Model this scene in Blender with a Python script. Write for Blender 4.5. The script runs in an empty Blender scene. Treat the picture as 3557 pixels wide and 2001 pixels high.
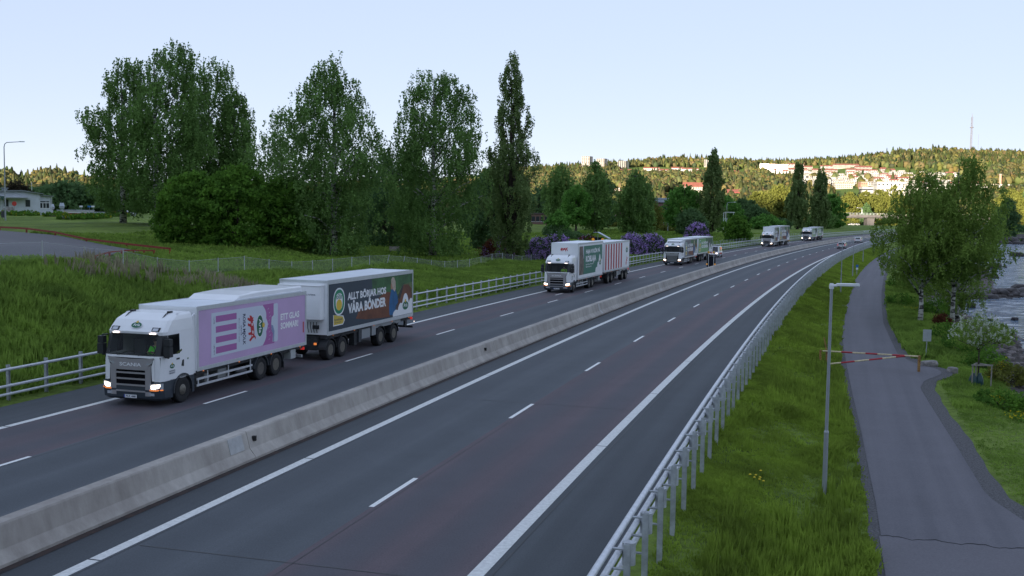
import bpy, bmesh, math, random
import numpy as np
from mathutils import Vector, Matrix
# ------------------------------------------------------------------ camera, light, exposure
scene = bpy.context.scene
COL = scene.collection
CAM_H = 7.354
PITCH = math.radians(4.155); ROLL = math.radians(0.8)
cam_data = bpy.data.cameras.new('camera')
cam_data.sensor_width = 36.0
cam_data.lens = 36.0*3700/3557
cam_data.clip_start = 0.5
cam_data.clip_end = 12000
cam = bpy.data.objects.new('camera', cam_data)
COL.objects.link(cam)
cam.matrix_world = Matrix.Translation((0, 0, CAM_H)) @ Matrix.Rotation(math.radians(90)-PITCH, 4, 'X') @ Matrix.Rotation(ROLL, 4, 'Z')
scene.camera = cam
SUN_EL = math.radians(6.0); SUN_AZ = math.radians(180+27)   # azimuth clockwise from +Y: low sun behind the camera, to its left
world = bpy.data.worlds.new('World'); scene.world = world
world.use_nodes = True
nt = world.node_tree; nt.nodes.clear()
sky = nt.nodes.new('ShaderNodeTexSky'); sky.sky_type = 'NISHITA'; sky.sun_disc = False
sky.sun_elevation = SUN_EL; sky.sun_rotation = SUN_AZ
sky.altitude = 90; sky.air_density = 0.4; sky.dust_density = 0.0; sky.ozone_density = 1.0
bg = nt.nodes.new('ShaderNodeBackground'); bg.inputs['Strength'].default_value = 0.15
wo = nt.nodes.new('ShaderNodeOutputWorld')
gm = nt.nodes.new('ShaderNodeGamma'); gm.inputs[1].default_value = 0.17
hs = nt.nodes.new('ShaderNodeHueSaturation'); hs.inputs['Saturation'].default_value = 1.95
nt.links.new(sky.outputs[0], gm.inputs[0]); nt.links.new(gm.outputs[0], hs.inputs['Color'])
tn = nt.nodes.new('ShaderNodeMix'); tn.data_type = 'RGBA'; tn.blend_type = 'MULTIPLY'; tn.inputs[0].default_value = 1; tn.inputs[7].default_value = (.968, .922, .99, 1)
nt.links.new(hs.outputs[0], tn.inputs[6]); nt.links.new(tn.outputs[2], bg.inputs[0]); nt.links.new(bg.outputs[0], wo.inputs[0])
sun = bpy.data.lights.new('sun', 'SUN'); sun.energy = 2.4; sun.angle = math.radians(0.5); sun.color = (1.0, 0.86, 0.68)
so = bpy.data.objects.new('sun', sun); COL.objects.link(so)
sdir = Vector((math.sin(SUN_AZ)*math.cos(SUN_EL), math.cos(SUN_AZ)*math.cos(SUN_EL), math.sin(SUN_EL)))
so.rotation_euler = sdir.to_track_quat('Z', 'Y').to_euler()
so.location = (0, -50, 100)
scene.view_settings.view_transform = 'Standard'
scene.view_settings.look = 'None'
scene.view_settings.exposure = 2.44
scene.view_settings.gamma = 1.0
scene.cycles.max_bounces = 5
scene.cycles.transparent_max_bounces = 12
scene.cycles.caustics_reflective = False
scene.cycles.caustics_refractive = False
RS = np.random.RandomState(7)
random.seed(11)
# ------------------------------------------------------------------ helpers
def lin(c):
    return tuple((x/12.92 if x <= .04045 else ((x+.055)/1.055)**2.4) for x in c)
def S8(r, g, b):
    return lin((r/255, g/255, b/255))
MATS = {}
def mat(name, col, rough=.7, metal=0., noise=0., nscale=4., bump=0., bscale=30., col2=None, spec=.5, emit=None, estr=0., coat=0.):
    if name in MATS: return MATS[name]
    m = bpy.data.materials.new(name); m.use_nodes = True
    n = m.node_tree; b = n.nodes['Principled BSDF']
    b.inputs['Base Color'].default_value = (*col, 1); b.inputs['Roughness'].default_value = rough
    b.inputs['Metallic'].default_value = metal; b.inputs['Specular IOR Level'].default_value = spec
    b.inputs['Coat Weight'].default_value = coat
    if emit: b.inputs['Emission Color'].default_value = (*emit, 1); b.inputs['Emission Strength'].default_value = estr
    tc = None
    if noise or col2:
        tc = n.nodes.new('ShaderNodeTexCoord')
        nz = n.nodes.new('ShaderNodeTexNoise'); nz.inputs['Scale'].default_value = nscale; nz.inputs['Detail'].default_value = 6; nz.inputs['Roughness'].default_value = .65
        n.links.new(tc.outputs['Object'], nz.inputs['Vector'])
        r = n.nodes.new('ShaderNodeValToRGB')
        c2 = col2 if col2 else tuple(x*(1-noise) for x in col); c1 = col if col2 else tuple(min(1, x*(1+noise)) for x in col)
        r.color_ramp.elements[0].position = .35; r.color_ramp.elements[1].position = .68
        r.color_ramp.elements[0].color = (*c2, 1); r.color_ramp.elements[1].color = (*c1, 1)
        n.links.new(nz.outputs['Fac'], r.inputs[0]); n.links.new(r.outputs[0], b.inputs['Base Color'])
    if bump:
        tc = tc or n.nodes.new('ShaderNodeTexCoord')
        nb = n.nodes.new('ShaderNodeTexNoise'); nb.inputs['Scale'].default_value = bscale; nb.inputs['Detail'].default_value = 4
        n.links.new(tc.outputs['Object'], nb.inputs['Vector'])
        bp = n.nodes.new('ShaderNodeBump'); bp.inputs['Strength'].default_value = bump; bp.inputs['Distance'].default_value = .1
        n.links.new(nb.outputs['Fac'], bp.inputs['Height']); n.links.new(bp.outputs[0], b.inputs['Normal'])
    MATS[name] = m
    return m
def tag(o, label=None, cat=None, group=None, kind=None):
    if label: o['label'] = label
    if cat: o['category'] = cat
    if group: o['group'] = group
    if kind: o['kind'] = kind
    return o
def empty(name, label, cat, loc=(0, 0, 0), rz=0., group=None):
    o = bpy.data.objects.new(name, None); COL.objects.link(o)
    o.location = loc; o.rotation_euler = (0, 0, rz); o.empty_display_size = .5
    return tag(o, label, cat, group)
def mesh_np(name, V, F, m, parent=None, smooth=False, cols=None):
    """V (n,3), F (k,3|4) arrays -> one mesh object"""
    V = np.asarray(V, dtype=np.float32); F = np.asarray(F, dtype=np.int32)
    me = bpy.data.meshes.new(name)
    me.vertices.add(len(V)); me.vertices.foreach_set('co', V.ravel())
    k = F.shape[1]
    me.loops.add(F.size); me.loops.foreach_set('vertex_index', F.ravel())
    me.polygons.add(len(F)); me.polygons.foreach_set('loop_start', np.arange(0, F.size, k, dtype=np.int32))
    me.polygons.foreach_set('loop_total', np.full(len(F), k, dtype=np.int32))
    if smooth: me.polygons.foreach_set('use_smooth', np.ones(len(F), dtype=bool))
    if cols is not None:
        a = me.color_attributes.new('tint', 'FLOAT_COLOR', 'POINT'); a.data.foreach_set('color', np.asarray(cols, dtype=np.float32).ravel())
    me.update(calc_edges=True); me.materials.append(m)
    o = bpy.data.objects.new(name, me); COL.objects.link(o)
    if parent: o.parent = parent
    return o
FONT_CACHE = {}
def glyphs(s, bold=0.0):
    key = (s, bold)
    if key not in FONT_CACHE:
        c = bpy.data.curves.new('writing', 'FONT'); c.body = s; c.size = 1.0; c.offset = bold; c.resolution_u = 3
        o = bpy.data.objects.new('writing', c); COL.objects.link(o)
        dg = bpy.context.evaluated_depsgraph_get()
        me = bpy.data.meshes.new_from_object(o.evaluated_get(dg))
        v = [tuple(p.co) for p in me.vertices]; f = [tuple(p.vertices) for p in me.polygons]
        bpy.data.objects.remove(o); bpy.data.curves.remove(c); bpy.data.meshes.remove(me)
        xs = [p[0] for p in v] or [0]; ys = [p[1] for p in v] or [0]
        FONT_CACHE[key] = (v, f, min(xs), max(xs), min(ys), max(ys))
    return FONT_CACHE[key]
class MB:
    def __init__(s): s.v = []; s.f = []
    def add(s, vs, fs):
        n = len(s.v); s.v += [tuple(p) for p in vs]; s.f += [tuple(i+n for i in f) for f in fs]; return s
    def box(s, x0, x1, y0, y1, z0, z1):
        return s.add([(x0,y0,z0),(x1,y0,z0),(x1,y1,z0),(x0,y1,z0),(x0,y0,z1),(x1,y0,z1),(x1,y1,z1),(x0,y1,z1)],
              [(0,3,2,1),(4,5,6,7),(0,1,5,4),(1,2,6,5),(2,3,7,6),(3,0,4,7)])
    def prism(s, pts, a, b, axis='y'):
        """polygon pts (p,q) extruded between a and b along axis"""
        n = len(pts)
        mk = {'y': lambda p, t: (p[0], t, p[1]), 'x': lambda p, t: (t, p[0], p[1]), 'z': lambda p, t: (p[0], p[1], t)}[axis]
        vs = [mk(p, a) for p in pts]+[mk(p, b) for p in pts]
        fs = [tuple(range(n)), tuple(range(2*n-1, n-1, -1))]+[(i, i+n, (i+1) % n+n, (i+1) % n) for i in range(n)]
        return s.add(vs, fs)
    def cyl(s, p0, p1, r0, r1=None, n=12, cap=True):
        r1 = r0 if r1 is None else r1
        p0 = Vector(p0); p1 = Vector(p1); d = (p1-p0).normalized()
        a = d.orthogonal().normalized(); b = d.cross(a)
        vs = []
        for p, r in ((p0, r0), (p1, r1)):
            for i in range(n):
                t = 2*math.pi*i/n; vs.append(p+a*math.cos(t)*r+b*math.sin(t)*r)
        fs = [(i, (i+1) % n, (i+1) % n+n, i+n) for i in range(n)]
        if cap: fs += [tuple(range(n-1, -1, -1)), tuple(range(n, 2*n))]
        return s.add(vs, fs)
    def tube(s, pts, r, n=8):
        pts = [Vector(p) for p in pts]; rs = r if isinstance(r, (list, tuple)) else [r]*len(pts)
        vs = []; up = Vector((0, 0, 1)); last = None
        for i, p in enumerate(pts):
            d = (pts[min(i+1, len(pts)-1)]-pts[max(i-1, 0)]).normalized()
            if last is None: a = d.orthogonal().normalized()
            else: a = (last-d*last.dot(d)).normalized()
            last = a; b = d.cross(a)
            for k in range(n):
                t = 2*math.pi*k/n; vs.append(p+a*math.cos(t)*rs[i]+b*math.sin(t)*rs[i])
        fs = []
        for i in range(len(pts)-1):
            for k in range(n):
                fs.append((i*n+k, i*n+(k+1) % n, (i+1)*n+(k+1) % n, (i+1)*n+k))
        fs += [tuple(range(n-1, -1, -1)), tuple(range((len(pts)-1)*n, len(pts)*n))]
        return s.add(vs, fs)
    def lathe(s, prof, c, axis='y', n=24):
        """prof (radius, offset along axis)"""
        vs = []
        for r, t in prof:
            for k in range(n):
                a = 2*math.pi*k/n; p, q = r*math.cos(a), r*math.sin(a)
                vs.append({'y': (c[0]+p, c[1]+t, c[2]+q), 'z': (c[0]+p, c[1]+q, c[2]+t), 'x': (c[0]+t, c[1]+p, c[2]+q)}[axis])
        fs = [(i*n+k, i*n+(k+1) % n, (i+1)*n+(k+1) % n, (i+1)*n+k) for i in range(len(prof)-1) for k in range(n)]
        fs += [tuple(range(n)), tuple(range((len(prof)-1)*n, len(prof)*n))]
        return s.add(vs, fs)
    def flat(s, fr, pts, t=.003):
        """thin polygon on a panel frame fr = (origin, right, up, layer offset)"""
        O, R, U, off = fr; N = Vector(R).cross(Vector(U)); O = Vector(O)+N*off; R = Vector(R); U = Vector(U)
        n = len(pts)
        vs = [O+R*p[0]+U*p[1]+N*t for p in pts]+[O+R*p[0]+U*p[1] for p in pts]
        fs = [tuple(range(n))]+[(i, i+n, (i+1) % n+n, (i+1) % n) for i in range(n)]
        return s.add(vs, fs)
    def write(s, fr, txt, x, y, h, w=None, ang=0., bold=.01, align='l', t=.003):
        """lettering on a frame: height h of the capitals, optional total width w"""
        v, f, x0, x1, y0, y1 = glyphs(txt, bold)
        _, _, _, _, _, cap = glyphs('H', bold)
        sy = h/max(cap, .01); sx = sy if w is None else w/max(x1-x0, .01)
        W = (x1-x0)*sx; ox = {'l': 0, 'c': -W/2, 'r': -W}[align]
        O, R, U, off = fr; N = Vector(R).cross(Vector(U)); O = Vector(O)+N*(off+t); R = Vector(R); U = Vector(U)
        ca, sa = math.cos(ang), math.sin(ang); vs = []
        for p in v:
            a = (p[0]-x0)*sx+ox; b = p[1]*sy
            vs.append(O+R*(x+a*ca-b*sa)+U*(y+a*sa+b*ca))
        return s.add(vs, f)
    def build(s, name, m, parent=None, smooth=False, bevel=0., label=None):
        me = bpy.data.meshes.new(name); me.from_pydata([tuple(p) for p in s.v], [], s.f); me.update()
        if smooth: me.polygons.foreach_set('use_smooth', [True]*len(me.polygons))
        me.materials.append(m)
        o = bpy.data.objects.new(name, me); COL.objects.link(o)
        if parent: o.parent = parent
        if bevel:
            b = o.modifiers.new('bevel', 'BEVEL'); b.width = bevel; b.segments = 2; b.limit_method = 'ANGLE'
        if label: o['label'] = label
        return o
CHILD = {}
def kids(o):
    return [c for c in list(COL.objects) if c.parent == o]
def copy_tree(o, loc=None, rz=None, label=None, group=None, scale=None, index=None):
    index = index if index is not None else {}
    if not index:
        for c in COL.objects:
            if c.parent: index.setdefault(c.parent.name, []).append(c)
    def rec(a, par):
        c = a.copy(); COL.objects.link(c)
        if par: c.parent = par
        for ch in index.get(a.name, []): rec(ch, c)
        return c
    r = rec(o, None)
    if loc is not None: r.location = loc
    if rz is not None: r.rotation_euler = (0, 0, rz)
    if scale is not None: r.scale = (scale,)*3 if isinstance(scale, (int, float)) else scale
    if label: r['label'] = label
    if group: r['group'] = group
    return r
# ------------------------------------------------------------------ road alignment and terrain
RC = (4.77869216e-08, 2.73852435e-04, 2.77782390e-01, -1.07673795e+01)
def cx(y): return ((RC[0]*y+RC[1])*y+RC[2])*y+RC[3]
def cxd(y): return (3*RC[0]*y+2*RC[1])*y+RC[2]
CY = np.arange(-60, 700, 1.0)
CP = np.stack([cx(CY), CY], 1)
CS = np.concatenate([[0], np.cumsum(np.linalg.norm(np.diff(CP, axis=0), axis=1))])
def rp(s, t, z=0.):
    """road coordinates (distance along, offset right of the near lane line) -> world"""
    y = float(np.interp(s, CS, CY)); m = cxd(y); L = math.hypot(1, m)
    return (cx(y)+t/L, y-t*m/L, z)
def heading(s):
    y = float(np.interp(s, CS, CY)); return math.atan(cxd(y))
def road_st(x, y):
    x = np.asarray(x, float); y = np.asarray(y, float); y0 = np.clip(y.copy(), -60, 699)
    for _ in range(8):
        m = cxd(y0); y0 = np.clip(y0+((x-cx(y0))*m+(y-y0))/(1+m*m), -60, 699)
    m = cxd(y0)
    return np.interp(y0, CY, CS), ((x-cx(y0))-(y-y0)*m)/np.sqrt(1+m*m)
LCT = np.array([(-60,20,4.6),(-29,50,4.4),(-27.1,61.5,4.1),(-25.2,68.5,3.4),(-24.5,72.5,2.7),(-23,75,2.3),(-17,93.5,1.66),(-6.6,124,.38),(-1.9,149,-.2),(8,180,-.1),(25,230,0),
  (-61,167,4.6),(-52,159,4.3),(-31,123,3),(-19,124,1.7),(-10,139,1.2),(0,151,.5),(-18,164,1.6),(22,181,.1),(17,297,1.5),(29,370,2.4),(13,328,1.8),
  (35,312,1.4),(57,274,.3),(60,360,.8),(78,474,1),(40,390,2.6),(0,400,3.0),(-45,86,4.0),(-62,120,4.05),(-75,157,4.2),(-40,150,3.9),(-90,230,5),(-150,330,5.2),(-120,120,4.4),(-60,260,4.8),(-30,230,3.4),(10,230,1.0)])
SH = np.array([(0,24),(120,24),(137,24.5),(150,23.5),(160,24.5),(170,23),(180,21.7),(191,19.8),(200,21),(212,24),(225,28),(250,30),(280,31),(330,28),(400,30),(700,30)])
def sm(a, b, x):
    t = np.clip((x-a)/(b-a), 0, 1); return t*t*(3-2*t)
def skyline(u):
    """bare ridge height of the far hills as an elevation slope, by direction u = x / y"""
    xs = np.array([-2,-.52,-.485,-.47,-.458,-.434,-.398,-.37,-.3,-.2,-.05,.022,.141,.222,.303,.357,.411,.465,.6,2])
    el = np.array([.030,.031,.033,.031,.026,.0337,.0290,.025,.023,.024,.034,.0430,.0495,.0514,.0546,.0592,.0614,.064,.064,.05])
    return np.interp(u, xs, el)
def ground(x, y):
    x = np.asarray(x, float); y = np.asarray(y, float)
    s, t = road_st(x, y)
    # left park and embankment
    num = np.zeros_like(x); den = np.zeros_like(x)
    for a, b, c in LCT:
        w = 1/(((x-a)**2+(y-b)**2)+6.)**1.8; num += w*c; den += w
    hl = num/den
    ramp = np.clip((-t-19.0)/12.5, 0, 1); ramp = ramp*(1.25-.25*ramp)
    left = np.where(hl > 0, hl*ramp, hl*ramp)-.04*(1-ramp)
    # right bank, path shelf, shore, lake
    ts = np.interp(s, SH[:, 0], SH[:, 1])
    right = np.where(t < 11.0, -.06-.74*sm(7.4, 10.6, t), -.8)
    right = np.where(t > 16.5, -.8-1.5*np.clip((t-16.5)/(ts-16.5), 0, 1)**1.3, right)
    right = np.where(t > ts, np.maximum(-4.5, -2.3-(t-ts)*.22), right)
    # rocky spit
    ax, ay, bx, by = 50., 125., 92., 152.
    L2 = (bx-ax)**2+(by-ay)**2; k = np.clip(((x-ax)*(bx-ax)+(y-ay)*(by-ay))/L2, 0, 1)
    d = np.hypot(x-ax-k*(bx-ax), y-ay-k*(by-ay)); right = np.maximum(right, np.where(t > 16.5, -1.9-d*.14, -9))
    far = sm(560, 585, y)
    right = right*(1-far)+(-.8)*far
    h = np.where(t < -17.9, left, np.where(t > 7.1, right, -.06))
    # hills
    rr = np.hypot(x, y); u = np.where(y > 50, x/np.maximum(y, 50), np.sign(x)*2)
    yr = 1350+1150*sm(-.26, -.04, u); y0 = 620+140*sm(-.26, -.04, u)
    A = 7.35+yr*skyline(u)-11
    k = np.clip((y-y0)/(yr-y0), 0, 1); k2 = np.where(y > yr, np.clip(1-(y-yr)/3000., .35, 1), k**1.05)
    und = 1+.10*np.sin(x*.011+y*.004)*np.sin(y*.008)*np.where(k < 1, k, 0)
    h = h*(1-sm(600, 760, y))+A*k2*und*sm(600, 800, y)
    # unseen ridge behind the viewer, shaped to keep the low sun off the road
    bh = 146+np.clip((-x-300)*.065, -6, 95)+9*np.sin(x*.006)+5*np.sin(x*.017)
    h = h+bh*sm(-150, -560, y)*(1-.5*sm(-900, -2200, y))
    return h
def gz(x, y): return float(ground(np.array([x]), np.array([y]))[0])
def ray(px, py):
    X = (px-3557/2)/3700; Y = -(py-2001/2)/3700
    c, s_ = math.cos(ROLL), math.sin(ROLL); X, Y = c*X-s_*Y, s_*X+c*Y
    return X, math.cos(PITCH)+Y*math.sin(PITCH), Y*math.cos(PITCH)-math.sin(PITCH)
def at(px, py, D):
    """world point seen at photo pixel px, py at forward distance D"""
    a, b, c = ray(px, py); k = D/b; return (a*k, D, CAM_H+c*k)
def hit(px, py, d0=30, d1=3500):
    a, b, c = ray(px, py); D = np.exp(np.linspace(math.log(d0), math.log(d1), 1500))
    g = ground(a/b*D, D); z = CAM_H+c/b*D; i = np.argmax(z < g)
    if not (z < g).any(): i = len(D)-1
    return (float(a/b*D[i]), float(D[i]), float(g[i]))
def axis(segs):
    out = []
    for a, b, st in segs: out += list(np.arange(a, b, st))
    return np.array(out+[segs[-1][1]])
gx = axis([(-3600,-700,145),(-700,-180,26),(-180,-80,5),(-80,110,1.25),(110,230,4),(230,700,15),(700,3600,100)])
gy = axis([(-2800,-640,180),(-640,-100,30),(-100,0,10),(0,200,1.25),(200,420,3),(420,760,8),(760,2700,32),(2700,6000,330)])
GX, GY = np.meshgrid(gx, gy)
GZ = ground(GX.ravel(), GY.ravel())
nx, ny = len(gx), len(gy)
idx = np.arange(nx*ny).reshape(ny, nx)
FQ = np.stack([idx[:-1, :-1].ravel(), idx[:-1, 1:].ravel(), idx[1:, 1:].ravel(), idx[1:, :-1].ravel()], 1)
def ground_material():
    m = bpy.data.materials.new('grass_ground'); m.use_nodes = True; n = m.node_tree; b = n.nodes['Principled BSDF']
    b.inputs['Roughness'].default_value = .95; b.inputs['Specular IOR Level'].default_value = .1
    tc = n.nodes.new('ShaderNodeTexCoord')
    def noise(sc, det=5, ro=.6):
        a = n.nodes.new('ShaderNodeTexNoise'); a.inputs['Scale'].default_value = sc; a.inputs['Detail'].default_value = det; a.inputs['Roughness'].default_value = ro
        n.links.new(tc.outputs['Object'], a.inputs['Vector']); return a
    def ramp(src, p0, c0, p1, c1):
        r = n.nodes.new('ShaderNodeValToRGB'); r.color_ramp.elements[0].position = p0; r.color_ramp.elements[1].position = p1
        r.color_ramp.elements[0].color = (*c0, 1); r.color_ramp.elements[1].color = (*c1, 1); n.links.new(src, r.inputs[0]); return r
    g1 = ramp(noise(.12, 8, .7).outputs['Fac'], .35, (.100, .160, .036), .68, (.235, .330, .068))
    g2 = ramp(noise(2.2, 6, .7).outputs['Fac'], .3, (.5, .5, .5), .72, (1.25, 1.2, 1.1))
    mx = n.nodes.new('ShaderNodeMix'); mx.data_type = 'RGBA'; mx.blend_type = 'MULTIPLY'; mx.inputs[0].default_value = 1
    n.links.new(g1.outputs[0], mx.inputs[6]); n.links.new(g2.outputs[0], mx.inputs[7])
    # shore gravel and stones by height
    geo = n.nodes.new('ShaderNodeNewGeometry'); sp = n.nodes.new('ShaderNodeSeparateXYZ'); n.links.new(geo.outputs['Position'], sp.inputs[0])
    ad = n.nodes.new('ShaderNodeMath'); ad.operation = 'MULTIPLY_ADD'; ad.inputs[1].default_value = .7
    n.links.new(noise(.8, 4).outputs['Fac'], ad.inputs[0]); n.links.new(sp.outputs['Z'], ad.inputs[2])
    k = n.nodes.new('ShaderNodeMapRange'); k.inputs[1].default_value = -.98; k.inputs[2].default_value = -.82; k.inputs[3].default_value = 1; k.inputs[4].default_value = 0
    n.links.new(ad.outputs[0], k.inputs[0])
    st = ramp(noise(3.5, 8, .8).outputs['Fac'], .38, (.020, .018, .018), .66, (.16, .14, .13))
    m2 = n.nodes.new('ShaderNodeMix'); m2.data_type = 'RGBA'
    n.links.new(k.outputs[0], m2.inputs[0]); n.links.new(mx.outputs[2], m2.inputs[6]); n.links.new(st.outputs[0], m2.inputs[7])
    n.links.new(m2.outputs[2], b.inputs['Base Color'])
    bp = n.nodes.new('ShaderNodeBump'); bp.inputs['Strength'].default_value = .6; bp.inputs['Distance'].default_value = .25
    n.links.new(noise(3, 6, .75).outputs['Fac'], bp.inputs['Height']); n.links.new(bp.outputs[0], b.inputs['Normal'])
    return m
go = mesh_np('ground', np.stack([GX.ravel(), GY.ravel(), GZ], 1), FQ, ground_material(), smooth=True)
tag(go, kind='structure')
# water
def water_material():
    m = bpy.data.materials.new('lake_water'); m.use_nodes = True; n = m.node_tree; b = n.nodes['Principled BSDF']
    b.inputs['Base Color'].default_value = (.03, .09, .17, 1); b.inputs['Roughness'].default_value = .10; b.inputs['IOR'].default_value = 1.33
    tc = n.nodes.new('ShaderNodeTexCoord'); mp = n.nodes.new('ShaderNodeMapping'); mp.inputs['Scale'].default_value = (.7, 1.5, 1); mp.inputs['Rotation'].default_value = (0, 0, .5)
    n.links.new(tc.outputs['Object'], mp.inputs[0])
    nz = n.nodes.new('ShaderNodeTexNoise'); nz.inputs['Scale'].default_value = .55; nz.inputs['Detail'].default_value = 7; nz.inputs['Roughness'].default_value = .62
    n.links.new(mp.outputs[0], nz.inputs['Vector'])
    bp = n.nodes.new('ShaderNodeBump'); bp.inputs['Strength'].default_value = 1.0; bp.inputs['Distance'].default_value = .7
    n.links.new(nz.outputs['Fac'], bp.inputs['Height']); n.links.new(bp.outputs[0], b.inputs['Normal'])
    # breaking foam near the shore
    nf = n.nodes.new('ShaderNodeTexNoise'); nf.inputs['Scale'].default_value = .5; nf.inputs['Detail'].default_value = 8; nf.inputs['Roughness'].default_value = .75
    n.links.new(mp.outputs[0], nf.inputs['Vector'])
    r = n.nodes.new('ShaderNodeValToRGB'); r.color_ramp.elements[0].position = .51; r.color_ramp.elements[1].position = .60
    r.color_ramp.elements[0].color = (.03, .09, .17, 1); r.color_ramp.elements[1].color = (.75, .80, .86, 1)
    n.links.new(nf.outputs['Fac'], r.inputs[0]); n.links.new(r.outputs[0], b.inputs['Base Color'])
    return m
wm = MB(); wm.add([(28, -120, -2.3), (3400, -120, -2.3), (3400, 590, -2.3), (28, 590, -2.3)], [(0, 1, 2, 3)])
# keep the sheet only right of the shore
wv = []; wf = []
ss = list(np.arange(0, 640, 6.0))
for s in ss:
    t0 = float(np.interp(s, SH[:, 0], SH[:, 1]))-2.0; p = rp(s, t0, -2.3); wv.append(p); wv.append((3400, p[1], -2.3))
wf = [(2*i, 2*i+1, 2*i+3, 2*i+2) for i in range(len(ss)-1)]
tag(MB().add(wv, wf).build('water', water_material()), kind='structure')
# ------------------------------------------------------------------ roads and markings
def ribbon(s0, s1, t0, t1, z, step=3.0, mb=None):
    mb = mb or MB(); ss = list(np.arange(s0, s1, step))+[s1]; f = lambda q, s: q(s) if callable(q) else q
    vs = []
    for s in ss:
        vs.append(rp(s, f(t0, s), z)); vs.append(rp(s, f(t1, s), z))
    mb.add(vs, [(2*i, 2*i+1, 2*i+3, 2*i+2) for i in range(len(ss)-1)])
    return mb
def asphalt(name, c1, c2, wear=.34, fine=22., track=None, toff=0.):
    """c1/c2 streaks along the lane; track: colour of the two polished wheel paths per lane"""
    m = bpy.data.materials.new(name); m.use_nodes = True; n = m.node_tree; b = n.nodes['Principled BSDF']
    b.inputs['Roughness'].default_value = .78; b.inputs['Specular IOR Level'].default_value = .35
    tc = n.nodes.new('ShaderNodeTexCoord'); mp = n.nodes.new('ShaderNodeMapping'); mp.inputs['Scale'].default_value = (1.6, .03, 1)
    n.links.new(tc.outputs['UV'], mp.inputs[0])
    a = n.nodes.new('ShaderNodeTexNoise'); a.inputs['Scale'].default_value = 1.0; a.inputs['Detail'].default_value = 5; n.links.new(mp.outputs[0], a.inputs['Vector'])
    r = n.nodes.new('ShaderNodeValToRGB'); r.color_ramp.elements[0].position = .35; r.color_ramp.elements[1].position = .66
    r.color_ramp.elements[0].color = (*c2, 1); r.color_ramp.elements[1].color = (*c1, 1); n.links.new(a.outputs['Fac'], r.inputs[0]); src = r.outputs[0]
    def M(op, x, y=0.):
        q = n.nodes.new('ShaderNodeMath'); q.operation = op
        for k, v in ((0, x), (1, y)):
            if isinstance(v, (int, float)): q.inputs[k].default_value = v
            else: n.links.new(v, q.inputs[k])
        return q.outputs[0]
    if track:
        sp = n.nodes.new('ShaderNodeSeparateXYZ'); n.links.new(tc.outputs['UV'], sp.inputs[0])
        w = M('POWER', M('ABSOLUTE', M('SINE', M('MULTIPLY', M('ADD', sp.outputs[0], toff), math.pi/1.93))), 2.2)
        mp2 = n.nodes.new('ShaderNodeMapping'); mp2.inputs['Scale'].default_value = (.6, .012, 1); n.links.new(tc.outputs['UV'], mp2.inputs[0])
        z = n.nodes.new('ShaderNodeTexNoise'); z.inputs['Scale'].default_value = 1.0; n.links.new(mp2.outputs[0], z.inputs['Vector'])
        w = M('MULTIPLY', w, M('MULTIPLY_ADD', z.outputs['Fac'], 1.3)); 
        mt = n.nodes.new('ShaderNodeMix'); mt.data_type = 'RGBA'; n.links.new(w, mt.inputs[0]); n.links.new(src, mt.inputs[6]); mt.inputs[7].default_value = (*track, 1); src = mt.outputs[2]
    big = n.nodes.new('ShaderNodeTexNoise'); big.inputs['Scale'].default_value = .45; big.inputs['Detail'].default_value = 6; big.inputs['Roughness'].default_value = .7; n.links.new(tc.outputs['Object'], big.inputs['Vector'])
    s = n.nodes.new('ShaderNodeTexNoise'); s.inputs['Scale'].default_value = fine; s.inputs['Detail'].default_value = 3; s.inputs['Roughness'].default_value = .8; n.links.new(tc.outputs['Object'], s.inputs['Vector'])
    g = M('ADD', M('MULTIPLY', M('SUBTRACT', s.outputs['Fac'], .5), wear*4.2), M('MULTIPLY_ADD', M('SUBTRACT', big.outputs['Fac'], .5), .55)); g = M('ADD', g, 1.0)
    mx = n.nodes.new('ShaderNodeVectorMath'); mx.operation = 'SCALE'; n.links.new(src, mx.inputs[0]); n.links.new(g, mx.inputs[3]); n.links.new(mx.outputs[0], b.inputs['Base Color'])
    bp = n.nodes.new('ShaderNodeBump'); bp.inputs['Strength'].default_value = .35; bp.inputs['Distance'].default_value = .01
    n.links.new(s.outputs['Fac'], bp.inputs['Height']); n.links.new(bp.outputs[0], b.inputs['Normal'])
    return m
def lane(name, s0, s1, t0, t1, z, m, step=3.0):
    """one road surface strip, with (offset, distance) stored as its UV coordinates"""
    o = ribbon(s0, s1, t0, t1, z, step).build(name, m); ss = list(np.arange(s0, s1, step))+[s1]; f = lambda q, s: q(s) if callable(q) else q
    uv = o.data.uv_layers.new(name='lane'); co = []
    for s in ss: co += [(f(t0, s), s), (f(t1, s), s)]
    vi = np.zeros(len(o.data.loops), dtype=np.int32); o.data.loops.foreach_get('vertex_index', vi); uv.data.foreach_set('uv', np.array(co, dtype=np.float32)[vi].ravel()); return o
A_BLUE = asphalt('asphalt_grey', (.066, .073, .082), (.053, .059, .067), track=(.049, .055, .063), toff=0)
A_RED = asphalt('asphalt_reddish', (.080, .061, .069), (.065, .052, .060), track=(.056, .053, .062), toff=0)
A_BLUE2 = asphalt('asphalt_grey_left', (.066, .073, .082), (.053, .059, .067), track=(.049, .055, .063), toff=11.5)
A_RED2 = asphalt('asphalt_reddish_left', (.079, .061, .069), (.064, .052, .060), track=(.056, .053, .062), toff=11.5)
A_DARK = asphalt('asphalt_dark', (.050, .056, .063), (.039, .044, .050))
A_PATH = asphalt('asphalt_path', (.090, .086, .098), (.071, .069, .080), .3, 18)
A_LOT = asphalt('asphalt_lot', (.095, .090, .096), (.065, .063, .068), .3, 12)
GRAVEL = mat('verge_gravel', (.095, .092, .098), .95, noise=.5, nscale=14, bump=.5, bscale=25)
SE = 735.
tag(lane('road', 40, SE, -17.9, 6.5, 0.0, A_DARK), kind='structure')
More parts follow.
